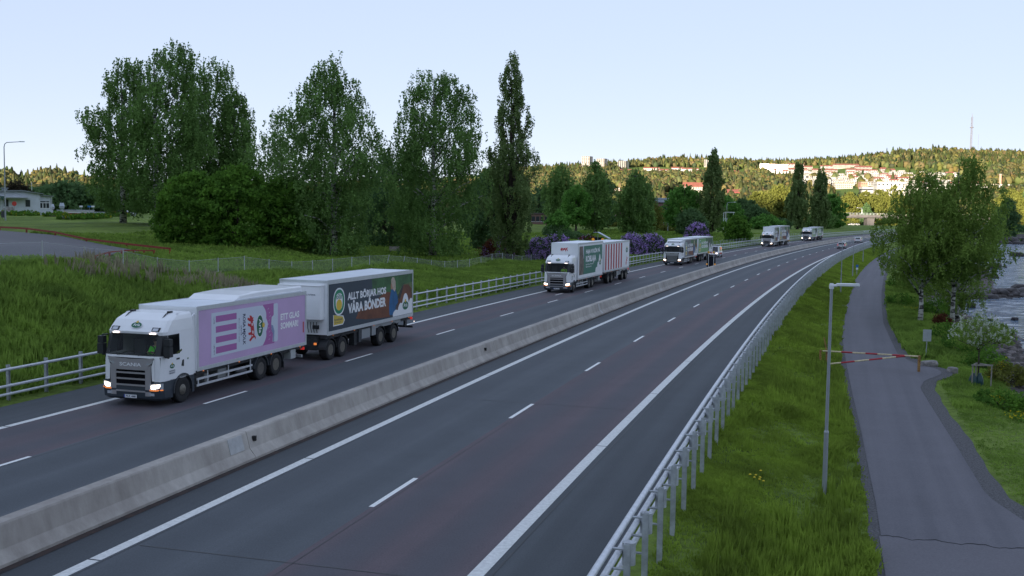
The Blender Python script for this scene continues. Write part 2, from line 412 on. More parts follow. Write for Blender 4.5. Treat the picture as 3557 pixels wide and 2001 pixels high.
tag(lane('road_lane', 40, SE, 0.0, 4.0, .004, A_RED), kind='structure')
tag(lane('road_lane', 40, SE, -3.8, 0.0, .0042, A_BLUE), kind='structure')
tag(lane('road_lane', 40, SE, -15.2, -11.5, .004, A_RED2), kind='structure')
tag(lane('road_lane', 40, SE, -11.5, -6.4, .0042, A_BLUE2), kind='structure')
PAINT = mat('road_paint', (.68, .68, .66), .7, noise=.14, nscale=9)
mk = MB()
for t0, t1, off in ((3.84, 4.16, 0), (-3.94, -3.66, 0), (-15.33, -15.07, 0)):
    cuts = {3.84: [97.6, 107.9, 118, 128, 138, 148, 158], -3.94: [83.4, 93, 110, 127, 145, 160], -15.33: [93.7, 118, 140, 165]}[t0]
    e = [40]+cuts+[SE]
    for a, b in zip(e, e[1:]): ribbon(a+.03, b-.03, t0, t1, .009, mb=mk)
mk.build('road_marking_edges', PAINT)['kind'] = 'structure'
dm = MB()
def dashes(s0, t, s1, w=.07):
    q = s0
    while q < s1:
        ribbon(q, q+3.0, t-w, t+w, .009, step=1.5, mb=dm); q += 12

dashes(89.5-48.6, 0.0, 700)
dashes(99.6-48.1, -11.5, 700)
ribbon(155.2, 157.6, -13.12, -12.98, .009, mb=dm)
dm.build('road_marking_dashes', mat('dash_paint', (.80, .80, .78), .65, noise=.08, nscale=12))['kind'] = 'structure'
sm_ = MB()
for t, a, b in ((.16, 60, 400), (-11.36, 60, 400), (-3.6, 60, 300), (4.3, 60, 300)): ribbon(a, b, t, t+.022, .0105, mb=sm_)
for s in (84.5, 104, 131, 171): ribbon(s, s+.035, -3.5, 3.7, .0105, mb=sm_)
sm_.build('tar_seams', mat('tar_seal', (.022, .023, .026), .5))['kind'] = 'structure'
# rust-stained joint and dirt along the foot of the median barrier
ribbon(40, SE, -5.19, -4.98, .0085).build('road_gutter', mat('gutter_rust', (.060, .035, .028), .95, noise=.5, nscale=3, col2=(.020, .018, .020)))['kind'] = 'structure'
# cycle path with gravel verges
PL = [(60,12.3),(90.6,12.15),(96.4,12.16),(106.6,12.03),(117.5,11.78),(133.1,11.42),(152.7,10.95),(178,11.1),(253,11.0),(303,10.8),(420,10.8),(700,11)]
PR = [(60,19.5),(88,19.2),(92,17.6),(96,15.9),(98.4,15.31),(104.8,15.22),(118.8,14.9),(121.5,15.3),(123.6,16.2),(125.6,16.4),(127,15.6),(128.5,15.0),(131.9,14.46),(150.1,14.12),(169.3,14.23),(199.8,14.38),(260,14.4),(420,14.3),(700,14.5)]
pl = lambda s: float(np.interp(s, [p[0] for p in PL], [p[1] for p in PL]))
pr = lambda s: float(np.interp(s, [p[0] for p in PR], [p[1] for p in PR]))
tag(lane('cycle_path', 60, 560, pl, pr, -.765, A_PATH, 1.0), kind='structure')
gl = lambda s: pl(s)-.28-.04*math.sin(s*.7)-.02*math.sin(s*2.3)
gr = lambda s: pr(s)+(.6 if s < 145 else .35)+.05*math.sin(s*.6)+.03*math.sin(s*1.9)
tag(ribbon(60, 560, gl, gr, -.778, step=.8).build('path_verge', GRAVEL), kind='structure')
tag(ribbon(60, 93.2, lambda s: pl(s)-.05, lambda s: 15.6+(93.2-s)*1.1, -.759, step=1.5).build('path_patch', asphalt('asphalt_old_path', (.100, .094, .106), (.078, .075, .085), .3, 16)), kind='structure')
# a thin tar crack where the old surface meets the new
ck = MB(); pv = []
for i in range(30):
    f = i/29; p = rp(93.2+.09*math.sin(i*.9)+.05*math.sin(i*2.3), 12.15+f*4.2, -.754); pv.append(p)
ck.tube(pv, .008, 4)
ck.build('path_crack', mat('tar', (.045, .045, .05), .8))['kind'] = 'structure'
# gravel / asphalt yard above the embankment
def drape(pts, z_off, name, m, nseg=18):
    """patch between four corners laid on the terrain"""
    a, b, c, d = [Vector((*p, 0)) for p in pts]; vs = []; fs = []
    for i in range(nseg+1):
        for j in range(nseg+1):
            u, v = i/nseg, j/nseg; p = (a*(1-u)+b*u)*(1-v)+(d*(1-u)+c*u)*v; vs.append((p.x, p.y, gz(p.x, p.y)+z_off))
    for i in range(nseg):
        for j in range(nseg):
            k = i*(nseg+1)+j; fs.append((k, k+nseg+1, k+nseg+2, k+1))
    o = MB().add(vs, fs).build(name, m, smooth=True); o['kind'] = 'structure'; return o
def gpt(px, py, z):
    a, b, c = ray(px, py); k = (z-CAM_H)/c; return (a*k, b*k)
YA, YB, YC, YD = gpt(-700, 905, 4.05), gpt(60, 885, 4.05), gpt(505, 836, 4.05), gpt(-900, 745, 4.5)
YE = gpt(0, 803, 4.1)
lot = MB(); ring = [gpt(-500, 885, 4.0), gpt(70, 882, 4.0), gpt(250, 868, 4.0), gpt(400, 853, 4.0), gpt(500, 836, 4.05), gpt(380, 822, 4.1), gpt(200, 812, 4.1), gpt(0, 803, 4.1), gpt(-500, 785, 4.2)]
ring_lot = list(ring); cxm = sum(p[0] for p in ring)/len(ring); cym = sum(p[1] for p in ring)/len(ring)
lv = []; lf = []; R_ = 14
for k, p in enumerate(ring):
    for j in range(R_+1):
        x = cxm+(p[0]-cxm)*j/R_; y = cym+(p[1]-cym)*j/R_; lv.append((x, y, gz(x, y)+.16))
nr = len(ring)
for k in range(nr):
    for j in range(R_):
        a = k*(R_+1)+j; b = ((k+1) % nr)*(R_+1)+j; lf.append((a, b, b+1, a+1))
tag(lot.add(lv, lf).build('parking_lot', A_LOT), kind='structure')
# ------------------------------------------------------------------ median barrier
CONC = mat('concrete', (.30, .28, .265), .9, noise=.30, nscale=1.6, bump=.3, bscale=14)
def concrete_wall():
    m = bpy.data.materials.new('stained_concrete'); m.use_nodes = True; n = m.node_tree; b = n.nodes['Principled BSDF']; b.inputs['Roughness'].default_value = .9
    tc = n.nodes.new('ShaderNodeTexCoord')
    def nz(sc, scale, det=6):
        mp = n.nodes.new('ShaderNodeMapping'); mp.inputs['Scale'].default_value = scale; n.links.new(tc.outputs['Object'], mp.inputs[0])
        a = n.nodes.new('ShaderNodeTexNoise'); a.inputs['Scale'].default_value = sc; a.inputs['Detail'].default_value = det; a.inputs['Roughness'].default_value = .65; n.links.new(mp.outputs[0], a.inputs['Vector']); return a
    def rmp(src, p0, c0, p1, c1):
        r = n.nodes.new('ShaderNodeValToRGB'); r.color_ramp.elements[0].position = p0; r.color_ramp.elements[1].position = p1
        r.color_ramp.elements[0].color = (*c0, 1); r.color_ramp.elements[1].color = (*c1, 1); n.links.new(src, r.inputs[0]); return r
    r1 = rmp(nz(2.2, (1, 1, .22)).outputs['Fac'], .32, (.36, .33, .30), .7, (.50, .465, .425))
    r2 = rmp(nz(.35, (1, 1, 1), 4).outputs['Fac'], .3, (.72, .70, .70), .7, (1.1, 1.1, 1.1))
    mx = n.nodes.new('ShaderNodeMix'); mx.data_type = 'RGBA'; mx.blend_type = 'MULTIPLY'; mx.inputs[0].default_value = 1
    n.links.new(r1.outputs[0], mx.inputs[6]); n.links.new(r2.outputs[0], mx.inputs[7]); n.links.new(mx.outputs[2], b.inputs['Base Color'])
    bp = n.nodes.new('ShaderNodeBump'); bp.inputs['Strength'].default_value = .35; bp.inputs['Distance'].default_value = .03
    n.links.new(nz(9, (1, 1, 1)).outputs['Fac'], bp.inputs['Height']); n.links.new(bp.outputs[0], b.inputs['Normal'])
    return m
SWALL = concrete_wall()
def sweep(prof, s0, s1, step=3.0, closed=True, mb=None):
    mb = mb or MB(); ss = list(np.arange(s0, s1, step))+[s1]; n = len(prof); vs = []
    for s in ss:
        for t, z in prof: vs.append(rp(s, t, z))
    fs = []
    for i in range(len(ss)-1):
        for k in range(n if closed else n-1):
            a = i*n+k; b = i*n+(k+1) % n; fs.append((a, b, b+n, a+n))
    if closed: fs += [tuple(range(n-1, -1, -1)), tuple(range((len(ss)-1)*n, len(ss)*n))]
    return mb.add(vs, fs)
br = empty('concrete_barrier', 'long grey concrete median barrier between the two carriageways', 'barrier', rp(90, -5.7, 0))
Bp = [(-5.20, -.03), (-5.20, .07), (-5.40, .30), (-5.52, .76), (-5.55, .80), (-5.87, .80), (-5.90, .76), (-6.02, .30), (-6.22, .07), (-6.22, -.03)]
cuts = [40, 82.1, 92.4, 116, 140, 164, 196, 228, 262, 300, 345, 400, 470, 560, 640, SE]
inv = Matrix.Translation(-Vector(br.location))
def part(o, par):
    o.parent = par; o.matrix_parent_inverse = par.matrix_basis.inverted() if par.matrix_basis else Matrix(); return o
def reparent(o, par):
    """attach a world-space mesh to an empty and move its data into the parent's frame"""
    M = Matrix.LocRotScale(par.location, par.rotation_euler, par.scale).inverted(); o.data.transform(M); o.parent = par; return o
for a, b in zip(cuts, cuts[1:]):
    reparent(sweep(Bp, a+.012, b-.012).build('wall_segment', SWALL), br)
pm = MB()
q = [rp(91.35, -5.392, .33), rp(92.1, -5.392, .33), rp(92.1, -5.505, .76), rp(91.35, -5.505, .76)]
pm.add(q, [(0, 1, 2, 3)]); q2 = [rp(91.35, -5.41, .33), rp(92.1, -5.41, .33), rp(92.1, -5.52, .76), rp(91.35, -5.52, .76)]
reparent(MB().add(q+q2, [(0, 1, 2, 3), (0, 4, 5, 1), (1, 5, 6, 2), (2, 6, 7, 3), (3, 7, 4, 0)]).build('repair_patch', mat('light_mortar', (.46, .46, .46), .85, noise=.12, nscale=3)), br)
for s in (92.7, 114.5):
    p = rp(s, -5.43, .55); reparent(MB().box(p[0]-.06, p[0]+.06, p[1]-.06, p[1]+.04, p[2]-.07, p[2]+.07).build('drain_hole', mat('dark_hole', (.02, .02, .02), .9)), br)
for s in (139.8, 163.9, 196, 228):
    c = MB(); c.add([rp(s-.22, -5.398, .31), rp(s+.22, -5.398, .31), rp(s+.18, -5.513, .76), rp(s-.1, -5.513, .76)], [(0, 1, 2, 3)])
    c.add([rp(s-.02, -5.221, .10), rp(s+.35, -5.221, .10), rp(s+.22, -5.388, .292), rp(s-.12, -5.388, .292)], [(0, 1, 2, 3)])
    reparent(c.build('mortar_repair', MATS['light_mortar']), br)
# ------------------------------------------------------------------ pipe guardrails
GALV = mat('galvanised_steel', (.62, .64, .68), .45, metal=.3, noise=.12, nscale=6)
GALVD = mat('galvanised_posts', (.46, .48, .51), .55, metal=.25, noise=.22, nscale=5)
def guardrail(label, t_rail, t_post, pipes, ztop, s0, s1, first, step, r, drum=None, side=1):
    g = empty('guardrail', label, 'guardrail', rp(first, t_post, 0))
    ss = list(np.arange(s0, s1, 3.0))
    for z in pipes:
        reparent(MB().tube([rp(s, t_rail, z) for s in ss], r, 10).build('rail', GALV, smooth=True), g)
    n = 0; far = MB(); s = first
    th = heading(first)
    while s < s1:
        x, y, _ = rp(s, t_post); zb = gz(x, y)-.15; h = heading(s)
        d = Vector((math.cos(h), -math.sin(h), 0)); f = Vector((math.sin(h), math.cos(h), 0))
        m = MB() if n < 100 else far
        P0 = Vector((x, y, 0))
        # C-shaped post: web and two flanges
        w, dp = .055, .05
        out = [(-w, -dp), (w, -dp), (w, -dp+.012), (-w+.012, -dp+.012), (-w+.012, dp-.012), (w, dp-.012), (w, dp), (-w, dp)]
        if n < 40: prof = out
        else: prof = [(-w, -dp), (w, -dp), (w, dp), (-w, dp)]
        k = len(prof); vs = [P0+d*a+f*b+Vector((0, 0, zb)) for a, b in prof]+[P0+d*a+f*b+Vector((0, 0, ztop)) for a, b in prof]
        fs = [(i, (i+1) % k, (i+1) % k+k, i+k) for i in range(k)]
        if k == 4: fs.append((4, 5, 6, 7))
        else: fs += [(8, 9, 10, 11), (8, 11, 12, 15), (12, 13, 14, 15)]
        m.add(vs, fs)
        for z in pipes:
            a = P0+d*(-.05 if side > 0 else .05)*1.0; b = Vector(rp(s, t_rail))+Vector((0, 0, 0))
            a.z = z; b.z = z; m.cyl(a, b, .028, n=6)
        if drum and n < 60:
            c = Vector(rp(s+step*.5, drum[0])); m.cyl((c.x, c.y, drum[1]), (c.x, c.y, drum[2]), .125, n=14)
        if n < 100: reparent(m.build('post', GALVD), g)
        n += 1; s += step
    if far.v: tag(reparent(far.build('posts_far_off', GALVD), g), kind='stuff')
    return g
guardrail('grey three-pipe steel guardrail between the motorway shoulder and the grass bank by the cycle path', 7.06, 7.38, (1.46, 1.10, .76), 1.56, 60, 560, 73.0, 2.03, .062, drum=(7.24, .86, 1.28))
guardrail('grey three-pipe steel guardrail beside the trucks, along the foot of the left embankment', -18.4, -18.72, (1.22, .60, .29), 1.33, 60, 640, 91.7, 2.0, .055, side=-1)
# ------------------------------------------------------------------ wire fences
def mesh_wire():
    m = bpy.data.materials.new('wire_netting'); m.use_nodes = True; n = m.node_tree; b = n.nodes['Principled BSDF']; out = n.nodes['Material Output']
    b.inputs['Base Color'].default_value = (.42, .45, .47, 1); b.inputs['Roughness'].default_value = .6
    tr = n.nodes.new('ShaderNodeBsdfTransparent'); mx = n.nodes.new('ShaderNodeMixShader'); mx.inputs[0].default_value = .13
    n.links.new(tr.outputs[0], mx.inputs[1]); n.links.new(b.outputs[0], mx.inputs[2]); n.links.new(mx.outputs[0], out.inputs[0]); return m
WIRE = mesh_wire()
fe = empty('wire_fence', 'low wire netting fence on grey posts along the top of the left embankment', 'fence', rp(110, -33, 0))
fs_ = []
for s in np.arange(70, 470, 3.55):
    t = float(np.interp(s, [70, 150, 205, 230, 300, 470], [-33.2, -33.0, -31.5, -27.0, -24.0, -22.5])); x, y, _ = rp(s, t); fs_.append((x, y, gz(x, y)))
HF = 1.12
for i, (x, y, z) in enumerate(fs_):
    lean = (.28 if i in (26, 27) else (RS.rand()-.5)*.03)
    if i < 100: reparent(MB().cyl((x, y, z-.1), (x+lean, y, z+HF+.04), .035, n=7).build('post', mat('fence_post', (.45, .47, .48), .5, metal=.3)), fe)
vs = []; 
for (x, y, z) in fs_: vs += [(x, y, z), (x, y, z+HF-.05)]
reparent(MB().add(vs, [(2*i, 2*i+2, 2*i+3, 2*i+1) for i in range(len(fs_)-1)]).build('netting', WIRE), fe)
reparent(MB().tube([(x, y, z+HF-.04) for x, y, z in fs_], .012, 4).build('top_wire', MATS['fence_post']), fe)
# red board fences round the yard
RED = mat('red_paint', (.26, .035, .020), .7, noise=.25, nscale=3)
def board_fence(label, pts, h, step, th=.03, bh=.2, cap=False, name='board_fence'):
    g = empty(name, label, 'fence', (*pts[0], gz(*pts[0])))
    P = [Vector((*p, 0)) for p in pts]; posts = []
    for a, b in zip(P, P[1:]):
        n = max(1, round((b-a).length/step)); posts += [a+(b-a)*k/n for k in range(n)]
    posts.append(P[-1])
    for p in posts:
        z = gz(p.x, p.y); reparent(MB().box(p.x-.07, p.x+.07, p.y-.07, p.y+.07, z-.1, z+h-.02).build('post', RED), g)
    m = MB()
    for a, b in zip(posts, posts[1:]):
        d = (b-a).normalized(); nn = Vector((d.y, -d.x, 0))*.1; za, zb = gz(a.x, a.y)+h, gz(b.x, b.y)+h
        for (o1, o2, z0) in ((nn*.9, nn*1.25, bh),):
            vs = [a+o1+Vector((0, 0, za-z0)), b+o1+Vector((0, 0, zb-z0)), b+o2+Vector((0, 0, zb-z0)), a+o2+Vector((0, 0, za-z0)), a+o1+Vector((0, 0, za)), b+o1+Vector((0, 0, zb)), b+o2+Vector((0, 0, zb)), a+o2+Vector((0, 0, za))]
            m.add(vs, [(0, 3, 2, 1), (4, 5, 6, 7), (0, 1, 5, 4), (1, 2, 6, 5), (2, 3, 7, 6), (3, 0, 4, 7)])
    reparent(m.build('board', RED), g); return g
board_fence('low red board rail across the far side of the gravel yard', [gpt(-400, 777, 4.3), gpt(0, 799, 4.2), gpt(300, 818, 4.1), gpt(590, 832, 4.05)], .62, 7.5)
board_fence('low red board rail along the near edge of the gravel yard', [gpt(40, 884, 4.0), gpt(210, 875, 4.0), gpt(380, 856, 4.0), gpt(535, 838, 4.05)], .5, 3.6, bh=.12)
board_fence('white board rail at the near left corner of the gravel yard', [gpt(-300, 890, 4.0), gpt(88, 884, 4.0)], .45, 6, bh=.3)
kids_w = [o for o in COL.objects if o.parent and o.parent.get('label', '').startswith('white board')]
for o in kids_w: o.data.materials[0] = mat('weathered_white', (.5, .5, .5), .8, noise=.2)
# ------------------------------------------------------------------ vegetation
def leaf_mat(name, c1, c2, nscale=.35, trans=.35, tint=False):
    m = bpy.data.materials.new(name); m.use_nodes = True; n = m.node_tree; n.nodes.clear()
    out = n.nodes.new('ShaderNodeOutputMaterial'); df = n.nodes.new('ShaderNodeBsdfDiffuse'); tl = n.nodes.new('ShaderNodeBsdfTranslucent'); mx = n.nodes.new('ShaderNodeMixShader'); mx.inputs[0].default_value = trans
    tc = n.nodes.new('ShaderNodeTexCoord'); nz = n.nodes.new('ShaderNodeTexNoise'); nz.inputs['Scale'].default_value = nscale; nz.inputs['Detail'].default_value = 5; nz.inputs['Roughness'].default_value = .8
    n.links.new(tc.outputs['Object'], nz.inputs['Vector'])
    r = n.nodes.new('ShaderNodeValToRGB'); r.color_ramp.elements[0].position = .36; r.color_ramp.elements[1].position = .64
    r.color_ramp.elements[0].color = (*c2, 1); r.color_ramp.elements[1].color = (*c1, 1); n.links.new(nz.outputs['Fac'], r.inputs[0]); src = r.outputs[0]
    if tint:
        at_ = n.nodes.new('ShaderNodeAttribute'); at_.attribute_name = 'tint'
        mu = n.nodes.new('ShaderNodeMix'); mu.data_type = 'RGBA'; mu.blend_type = 'MULTIPLY'; mu.inputs[0].default_value = 1
        n.links.new(src, mu.inputs[6]); n.links.new(at_.outputs['Color'], mu.inputs[7]); src = mu.outputs[2]
    n.links.new(src, df.inputs[0]); n.links.new(src, tl.inputs[0]); n.links.new(df.outputs[0], mx.inputs[1]); n.links.new(tl.outputs[0], mx.inputs[2]); n.links.new(mx.outputs[0], out.inputs[0])
    return m
L_BIRCH = leaf_mat('birch_leaves', (0.224, 0.366, 0.106), (0.100, 0.177, 0.053))
L_BIRCH2 = leaf_mat('young_birch_leaves', (0.277, 0.389, 0.083), (0.130, 0.212, 0.042))
L_BUSH = leaf_mat('bush_leaves', (0.161, 0.310, 0.044), (0.062, 0.137, 0.028), .6)
L_MAPLE = leaf_mat('maple_leaves', (0.184, 0.384, 0.077), (0.077, 0.184, 0.040), .5)
L_POP = leaf_mat('poplar_leaves', (0.255, 0.342, 0.127), (0.127, 0.191, 0.067), .5)
L_DARK = leaf_mat('dark_leaves', (0.153, 0.248, 0.100), (0.077, 0.147, 0.059), .4)
L_LILAC = leaf_mat('lilac_leaves', (0.084, 0.140, 0.049), (0.042, 0.070, 0.028), .8)
L_FAR = leaf_mat('distant_leaves', (.205, .185, .078), (.130, .125, .052), .05, .2, tint=True)
L_YEL = leaf_mat('pale_leaves', (.22, .23, .055), (.13, .15, .035), .3)
F_LILAC = leaf_mat('lilac_flowers', (0.614, 0.425, 0.800), (0.354, 0.236, 0.543), 1.2, .2)
F_WHITE = leaf_mat('white_blossom', (.75, .75, .68), (.5, .55, .45), 2, .2)
F_YEL = leaf_mat('yellow_flowers', (.70, .55, .03), (.5, .4, .02), 2, .2)
L_RUST = leaf_mat('rust_brown_leaves', (.16, .06, .035), (.08, .035, .02), 1, .2)
BARK = mat('bark', (.060, .045, .035), .95, noise=.5, nscale=3)
def birch_bark():
    m = bpy.data.materials.new('birch_bark'); m.use_nodes = True; n = m.node_tree; b = n.nodes['Principled BSDF']; b.inputs['Roughness'].default_value = .8
    tc = n.nodes.new('ShaderNodeTexCoord'); mp = n.nodes.new('ShaderNodeMapping'); mp.inputs['Scale'].default_value = (1.2, 1.2, 4); n.links.new(tc.outputs['Object'], mp.inputs[0])
    a = n.nodes.new('ShaderNodeTexNoise'); a.inputs['Scale'].default_value = 1.3; a.inputs['Detail'].default_value = 6; n.links.new(mp.outputs[0], a.inputs['Vector'])
    r = n.nodes.new('ShaderNodeValToRGB'); r.color_ramp.elements[0].position = .44; r.color_ramp.elements[1].position = .54
    r.color_ramp.elements[0].color = (.03, .026, .024, 1); r.color_ramp.elements[1].color = (.52, .50, .46, 1); n.links.new(a.outputs['Fac'], r.inputs[0]); n.links.new(r.outputs[0], b.inputs['Base Color'])
    return m
BBARK = birch_bark()
def quads(P, size, rs, elong=1.0, droop=0.0):
    """randomly turned leaf-sized faces at points P"""
    n = len(P); a = rs.normal(size=(n, 3)); a /= np.linalg.norm(a, axis=1)[:, None]
    if droop: a = a*(1-droop)+np.array([0, 0, -1.])*droop; a /= np.linalg.norm(a, axis=1)[:, None]
    b = rs.normal(size=(n, 3)); b -= a*(a*b).sum(1)[:, None]; b /= np.linalg.norm(b, axis=1)[:, None]
    s = size*(.6+.8*rs.rand(n))[:, None]; A = a*s*elong*.5; B = b*s*.5
    V = np.stack([P-A, P+B*.9-A*.1, P+A, P-B*.9-A*.1], 1).reshape(-1, 3)
    return V, np.arange(4*n).reshape(n, 4)
def crown_points(prof, h, rs, K, cone=0., lump=.3, shell=.45, lobes=None):
    """clump centres inside a crown given as [(height fraction, radius)], lumpy outline"""
    f = np.array([p[0] for p in prof]); r = np.array([p[1] for p in prof])
    ff = np.linspace(f[0], f[-1], 200); w = np.interp(ff, f, r)**1.15; w /= w.sum()
    hf = rs.choice(ff, K, p=w)+rs.rand(K)*(ff[1]-ff[0]); az = rs.rand(K)*2*math.pi
    ph = rs.rand(6)*6.28; lum = 1+lump*(np.sin(3*az+9*hf+ph[0])*.5+np.sin(5*az-17*hf+ph[1])*.35+np.sin(2*az+31*hf+ph[2])*.4)
    rad = np.interp(hf, f, r)*(shell+(1-shell)*rs.rand(K)**.6)*lum
    return np.stack([np.cos(az)*rad, np.sin(az)*rad, hf*h], 1), hf
def limbs(mb, C, hf, h, tr, rs, n, steep=.5, sway=0.):
    idx = rs.choice(len(C), min(n, len(C)), replace=False)
    for i in idx:
        c = C[i]; z0 = max(.12*h, c[2]-steep*math.hypot(c[0], c[1])-rs.rand()*.08*h); z0 = min(z0, .9*h)
        r0 = tr*(1-z0/h)*.38+.02
        p0 = Vector((sway*math.sin(z0*.4), 0, z0)); p2 = Vector(c); mid = p0.lerp(p2, .55)+Vector((0, 0, .10*(p2-p0).length))
        mb.tube([p0, mid, p2], [r0, r0*.6, r0*.2], 5)
def trunk_mesh(h, tr, rs, top=.96, n=9, sway=.0, fork=None):
    m = MB(); pts = []; r = []
    for i in range(n):
        f = i/(n-1); z = f*h*top; pts.append((sway*math.sin(z*.4)+(rs.rand()-.5)*.12*(i > 0), (rs.rand()-.5)*.12*(i > 0), z-.2*(i == 0))); r.append(tr*(1-f)**.85+.02)
    r[0] *= 1.25
    return m.tube(pts, r, 9)
def tree(label, x, y, h, prof, leaf, seed, style='round', K=260, n=26, size=.35, rc=.9, tr=.25, bark=None, name='tree', cat='tree', group=None, z=None, nl=36, cx_=0., lump=.3, steep=.5, lean=(0, 0), shell=.45, at_origin=False):
    rs = np.random.RandomState(seed)
    o = empty(name, label, cat, (x, y, (gz(x, y) if z is None else z)), 0, group)
    C, hf = crown_points(prof, h, rs, K, lump=lump, shell=shell)
    C[:, 0] += lean[0]*hf; C[:, 1] += lean[1]*hf
    tm = trunk_mesh(h, tr, rs); limbs(tm, C, hf, h, tr, rs, nl, steep)
    tm.v = [(p[0]+lean[0]*max(p[2], 0)/h*0, p[1], p[2]) for p in tm.v]
    tm.build('trunk', bark or BARK, o, smooth=True)
    if style == 'weep':
        P = []
        for c in C:
            for k in range(6):
                s0 = c+rs.normal(size=3)*np.array([.45, .45, .35])*rc; L = rc*(.7+1.25*rs.rand()); m = n//6+1
                t = np.linspace(0, 1, m)+rs.rand(m)*.06
                q = s0+np.stack([t*.12*rs.normal(), t*.12*rs.normal(), -t*L], 1)[:, :]+rs.normal(size=(m, 3))*.11*rc; P.append(q)
        P = np.concatenate(P); V, F = quads(P, size, rs, 1.5, .45)
    else:
        st = {'round': (1, 1, .75), 'up': (.45, .45, 1.35), 'flat': (1.2, 1.2, .4)}[style]
        q = rs.normal(size=(len(C), n, 3)); q /= (np.linalg.norm(q, axis=2)[:, :, None]+1e-6); q *= (rs.rand(len(C), n, 1)**.45)*rc*np.array(st)
        P = (C[:, None, :]+q).reshape(-1, 3); P[:, 2] = np.maximum(P[:, 2], .05*h*.5); V, F = quads(P, size, rs, 1.25)
    mesh_np('crown', V, F, leaf, o)
    return o
def pxw(px, py, z): return gpt(px, py, z)
# --- the big trees left of the motorway
BG = 'tall weeping birches left of the motorway'
tree('tall weeping birch with a white trunk, leftmost in the group above the gravel yard', -61.0, 167, 25.6, [(.10,3.2),(.22,5.4),(.42,5.8),(.52,5.0),(.60,6.2),(.67,5.4),(.74,3.4),(.88,3.6),(.96,2.4),(1,1.0)], L_BIRCH, 1, 'weep', 415, 66, .24, 1.0, .45, BBARK, 'birch_tree', group=BG, lean=(1.2, 0), shell=.3)
tree('tallest weeping birch, with a two-pronged crown, in the middle of the left group', -53.5, 160, 27.4, [(.10,3.8),(.22,5.5),(.42,6.2),(.62,6.0),(.78,4.6),(.86,3.4),(.94,3.0),(1,1.2)], L_BIRCH, 2, 'weep', 514, 66, .24, 1.05, .42, BBARK, 'birch_tree', group=BG, lean=(3.0, 0), shell=.3)
tree('weeping birch behind the round bush, at the right end of the left group', -48.9, 172, 26.6, [(.10,4),(.25,6.0),(.45,6.6),(.62,6.0),(.78,4.4),(.90,3.0),(1,.8)], L_BIRCH, 3, 'weep', 475, 66, .25, 1.05, .4, BBARK, 'birch_tree', group=BG, lean=(1, 0), shell=.3)
tree('slender weeping birch whose narrow top hangs out to the right of the left group', -44.6, 171, 21.4, [(.15,3.4),(.35,4.0),(.55,3.8),(.75,3.0),(.9,2.0),(1,.6)], L_BIRCH, 31, 'weep', 256, 66, .24, 1.0, .3, BBARK, 'birch_tree', group=BG, shell=.3)
for i, (x, y, h, r, sd, lab) in enumerate([(-36.5,123,8.4,4.4,4,'broad rounded green bush left of the birches above the wire fence'),(-31.2,121,8.9,4.6,5,'dome-shaped dark green bush, tallest of the bushes in front of the left birches'),(-26.3,124,8.2,3.8,6,'dark bush squeezed between the rounded bushes and the spreading birch')]):
    tree(lab, x, y, h, [(.02,r*.82),(.2,r),(.45,r*1.02),(.7,r*.85),(.88,r*.5),(1,r*.15)], L_BUSH, sd, 'round', 420, 30, .30, .72, .16, None, 'large_bush', 'bush', 'rounded bushes below the left birches', nl=14, lump=.22, shell=.6)
tree('spreading weeping birch with a pointed top, behind the first trailer', -20.8, 124, 23.2, [(.02,2.6),(.10,4.0),(.22,4.6),(.40,5.4),(.55,6.2),(.66,5.4),(.76,4.6),(.86,2.9),(.94,1.9),(1,.9)], L_BIRCH, 7, 'weep', 632, 66, .19, .9, .42, BBARK, 'birch_tree', group=BG, lean=(-.6, 0), shell=.25)
tree('thin side birch with sparse hanging branches, left of the spreading birch', -29.6, 136, 17.4, [(.3,3.0),(.5,3.6),(.62,4.6),(.72,3.8),(.85,2.3),(1,.9)], L_BIRCH, 8, 'weep', 116, 66, .19, .9, .2, BBARK, 'birch_tree', group=BG, shell=.3)
tree('round-topped weeping birch beside the tall poplar', -10.4, 138.6, 24.2, [(.04,3.0),(.12,4.6),(.25,5.8),(.45,6.4),(.62,6.6),(.70,5.2),(.80,4.8),(.90,4.2),(.97,2.6),(1,1.2)], L_BIRCH, 9, 'weep', 673, 66, .20, .95, .45, BBARK, 'birch_tree', group=BG, lean=(.3, 0), shell=.25)
tree('dark broad-leaved tree filling the gap between the two middle birches', -18.5, 163, 16, [(.05,4.0),(.3,6.0),(.55,6.2),(.8,4.0),(1,1)], L_DARK, 10, 'weep', 300, 36, .30, 1.1, .4, None, 'broadleaf_tree', shell=.3)
tree('dark broad-leaved tree between the round-topped birch and the poplar', -3.5, 178, 15, [(.08,3.4),(.3,4.6),(.6,4.4),(.85,2.6),(1,.8)], L_DARK, 11, 'weep', 200, 36, .38, 1.1, .35, None, 'broadleaf_tree', shell=.3)
PG = 'columnar poplars along the motorway'
def poplar(lab, x, y, h, w, seed, K=420, size=.32, n=26, rc=.75, two=True):
    o = tree(lab, x, y, h, [(.03,w*.5),(.10,w*.75),(.25,w*.95),(.40,w*1.04),(.52,w*.92),(.60,w*.66),(.66,w*.78),(.76,w*.60),(.84,w*.40),(.90,w*.42),(1,w*.20)], L_POP, seed, 'up', K, n, size, rc, .45, None, 'poplar_tree', group=PG, lump=.42, steep=3.2, nl=46, shell=.35)
    return o
poplar('tallest slender poplar, beside the round-topped birch', -.4, 150.8, 28.2, 3.3, 12, 720, .22, 48, .8)
poplar('mid-height poplar rising behind the third truck', 64, 344, 26.6, 4.0, 13, 420, .55, 26, 1.1)
poplar('left of the two poplars above the fifth truck', 113, 424, 25.5, 3.9, 14, 380, .62, 26, 1.2)
poplar('right of the two poplars above the fifth truck', 127.5, 444, 25.2, 3.6, 15, 380, .62, 26, 1.2)
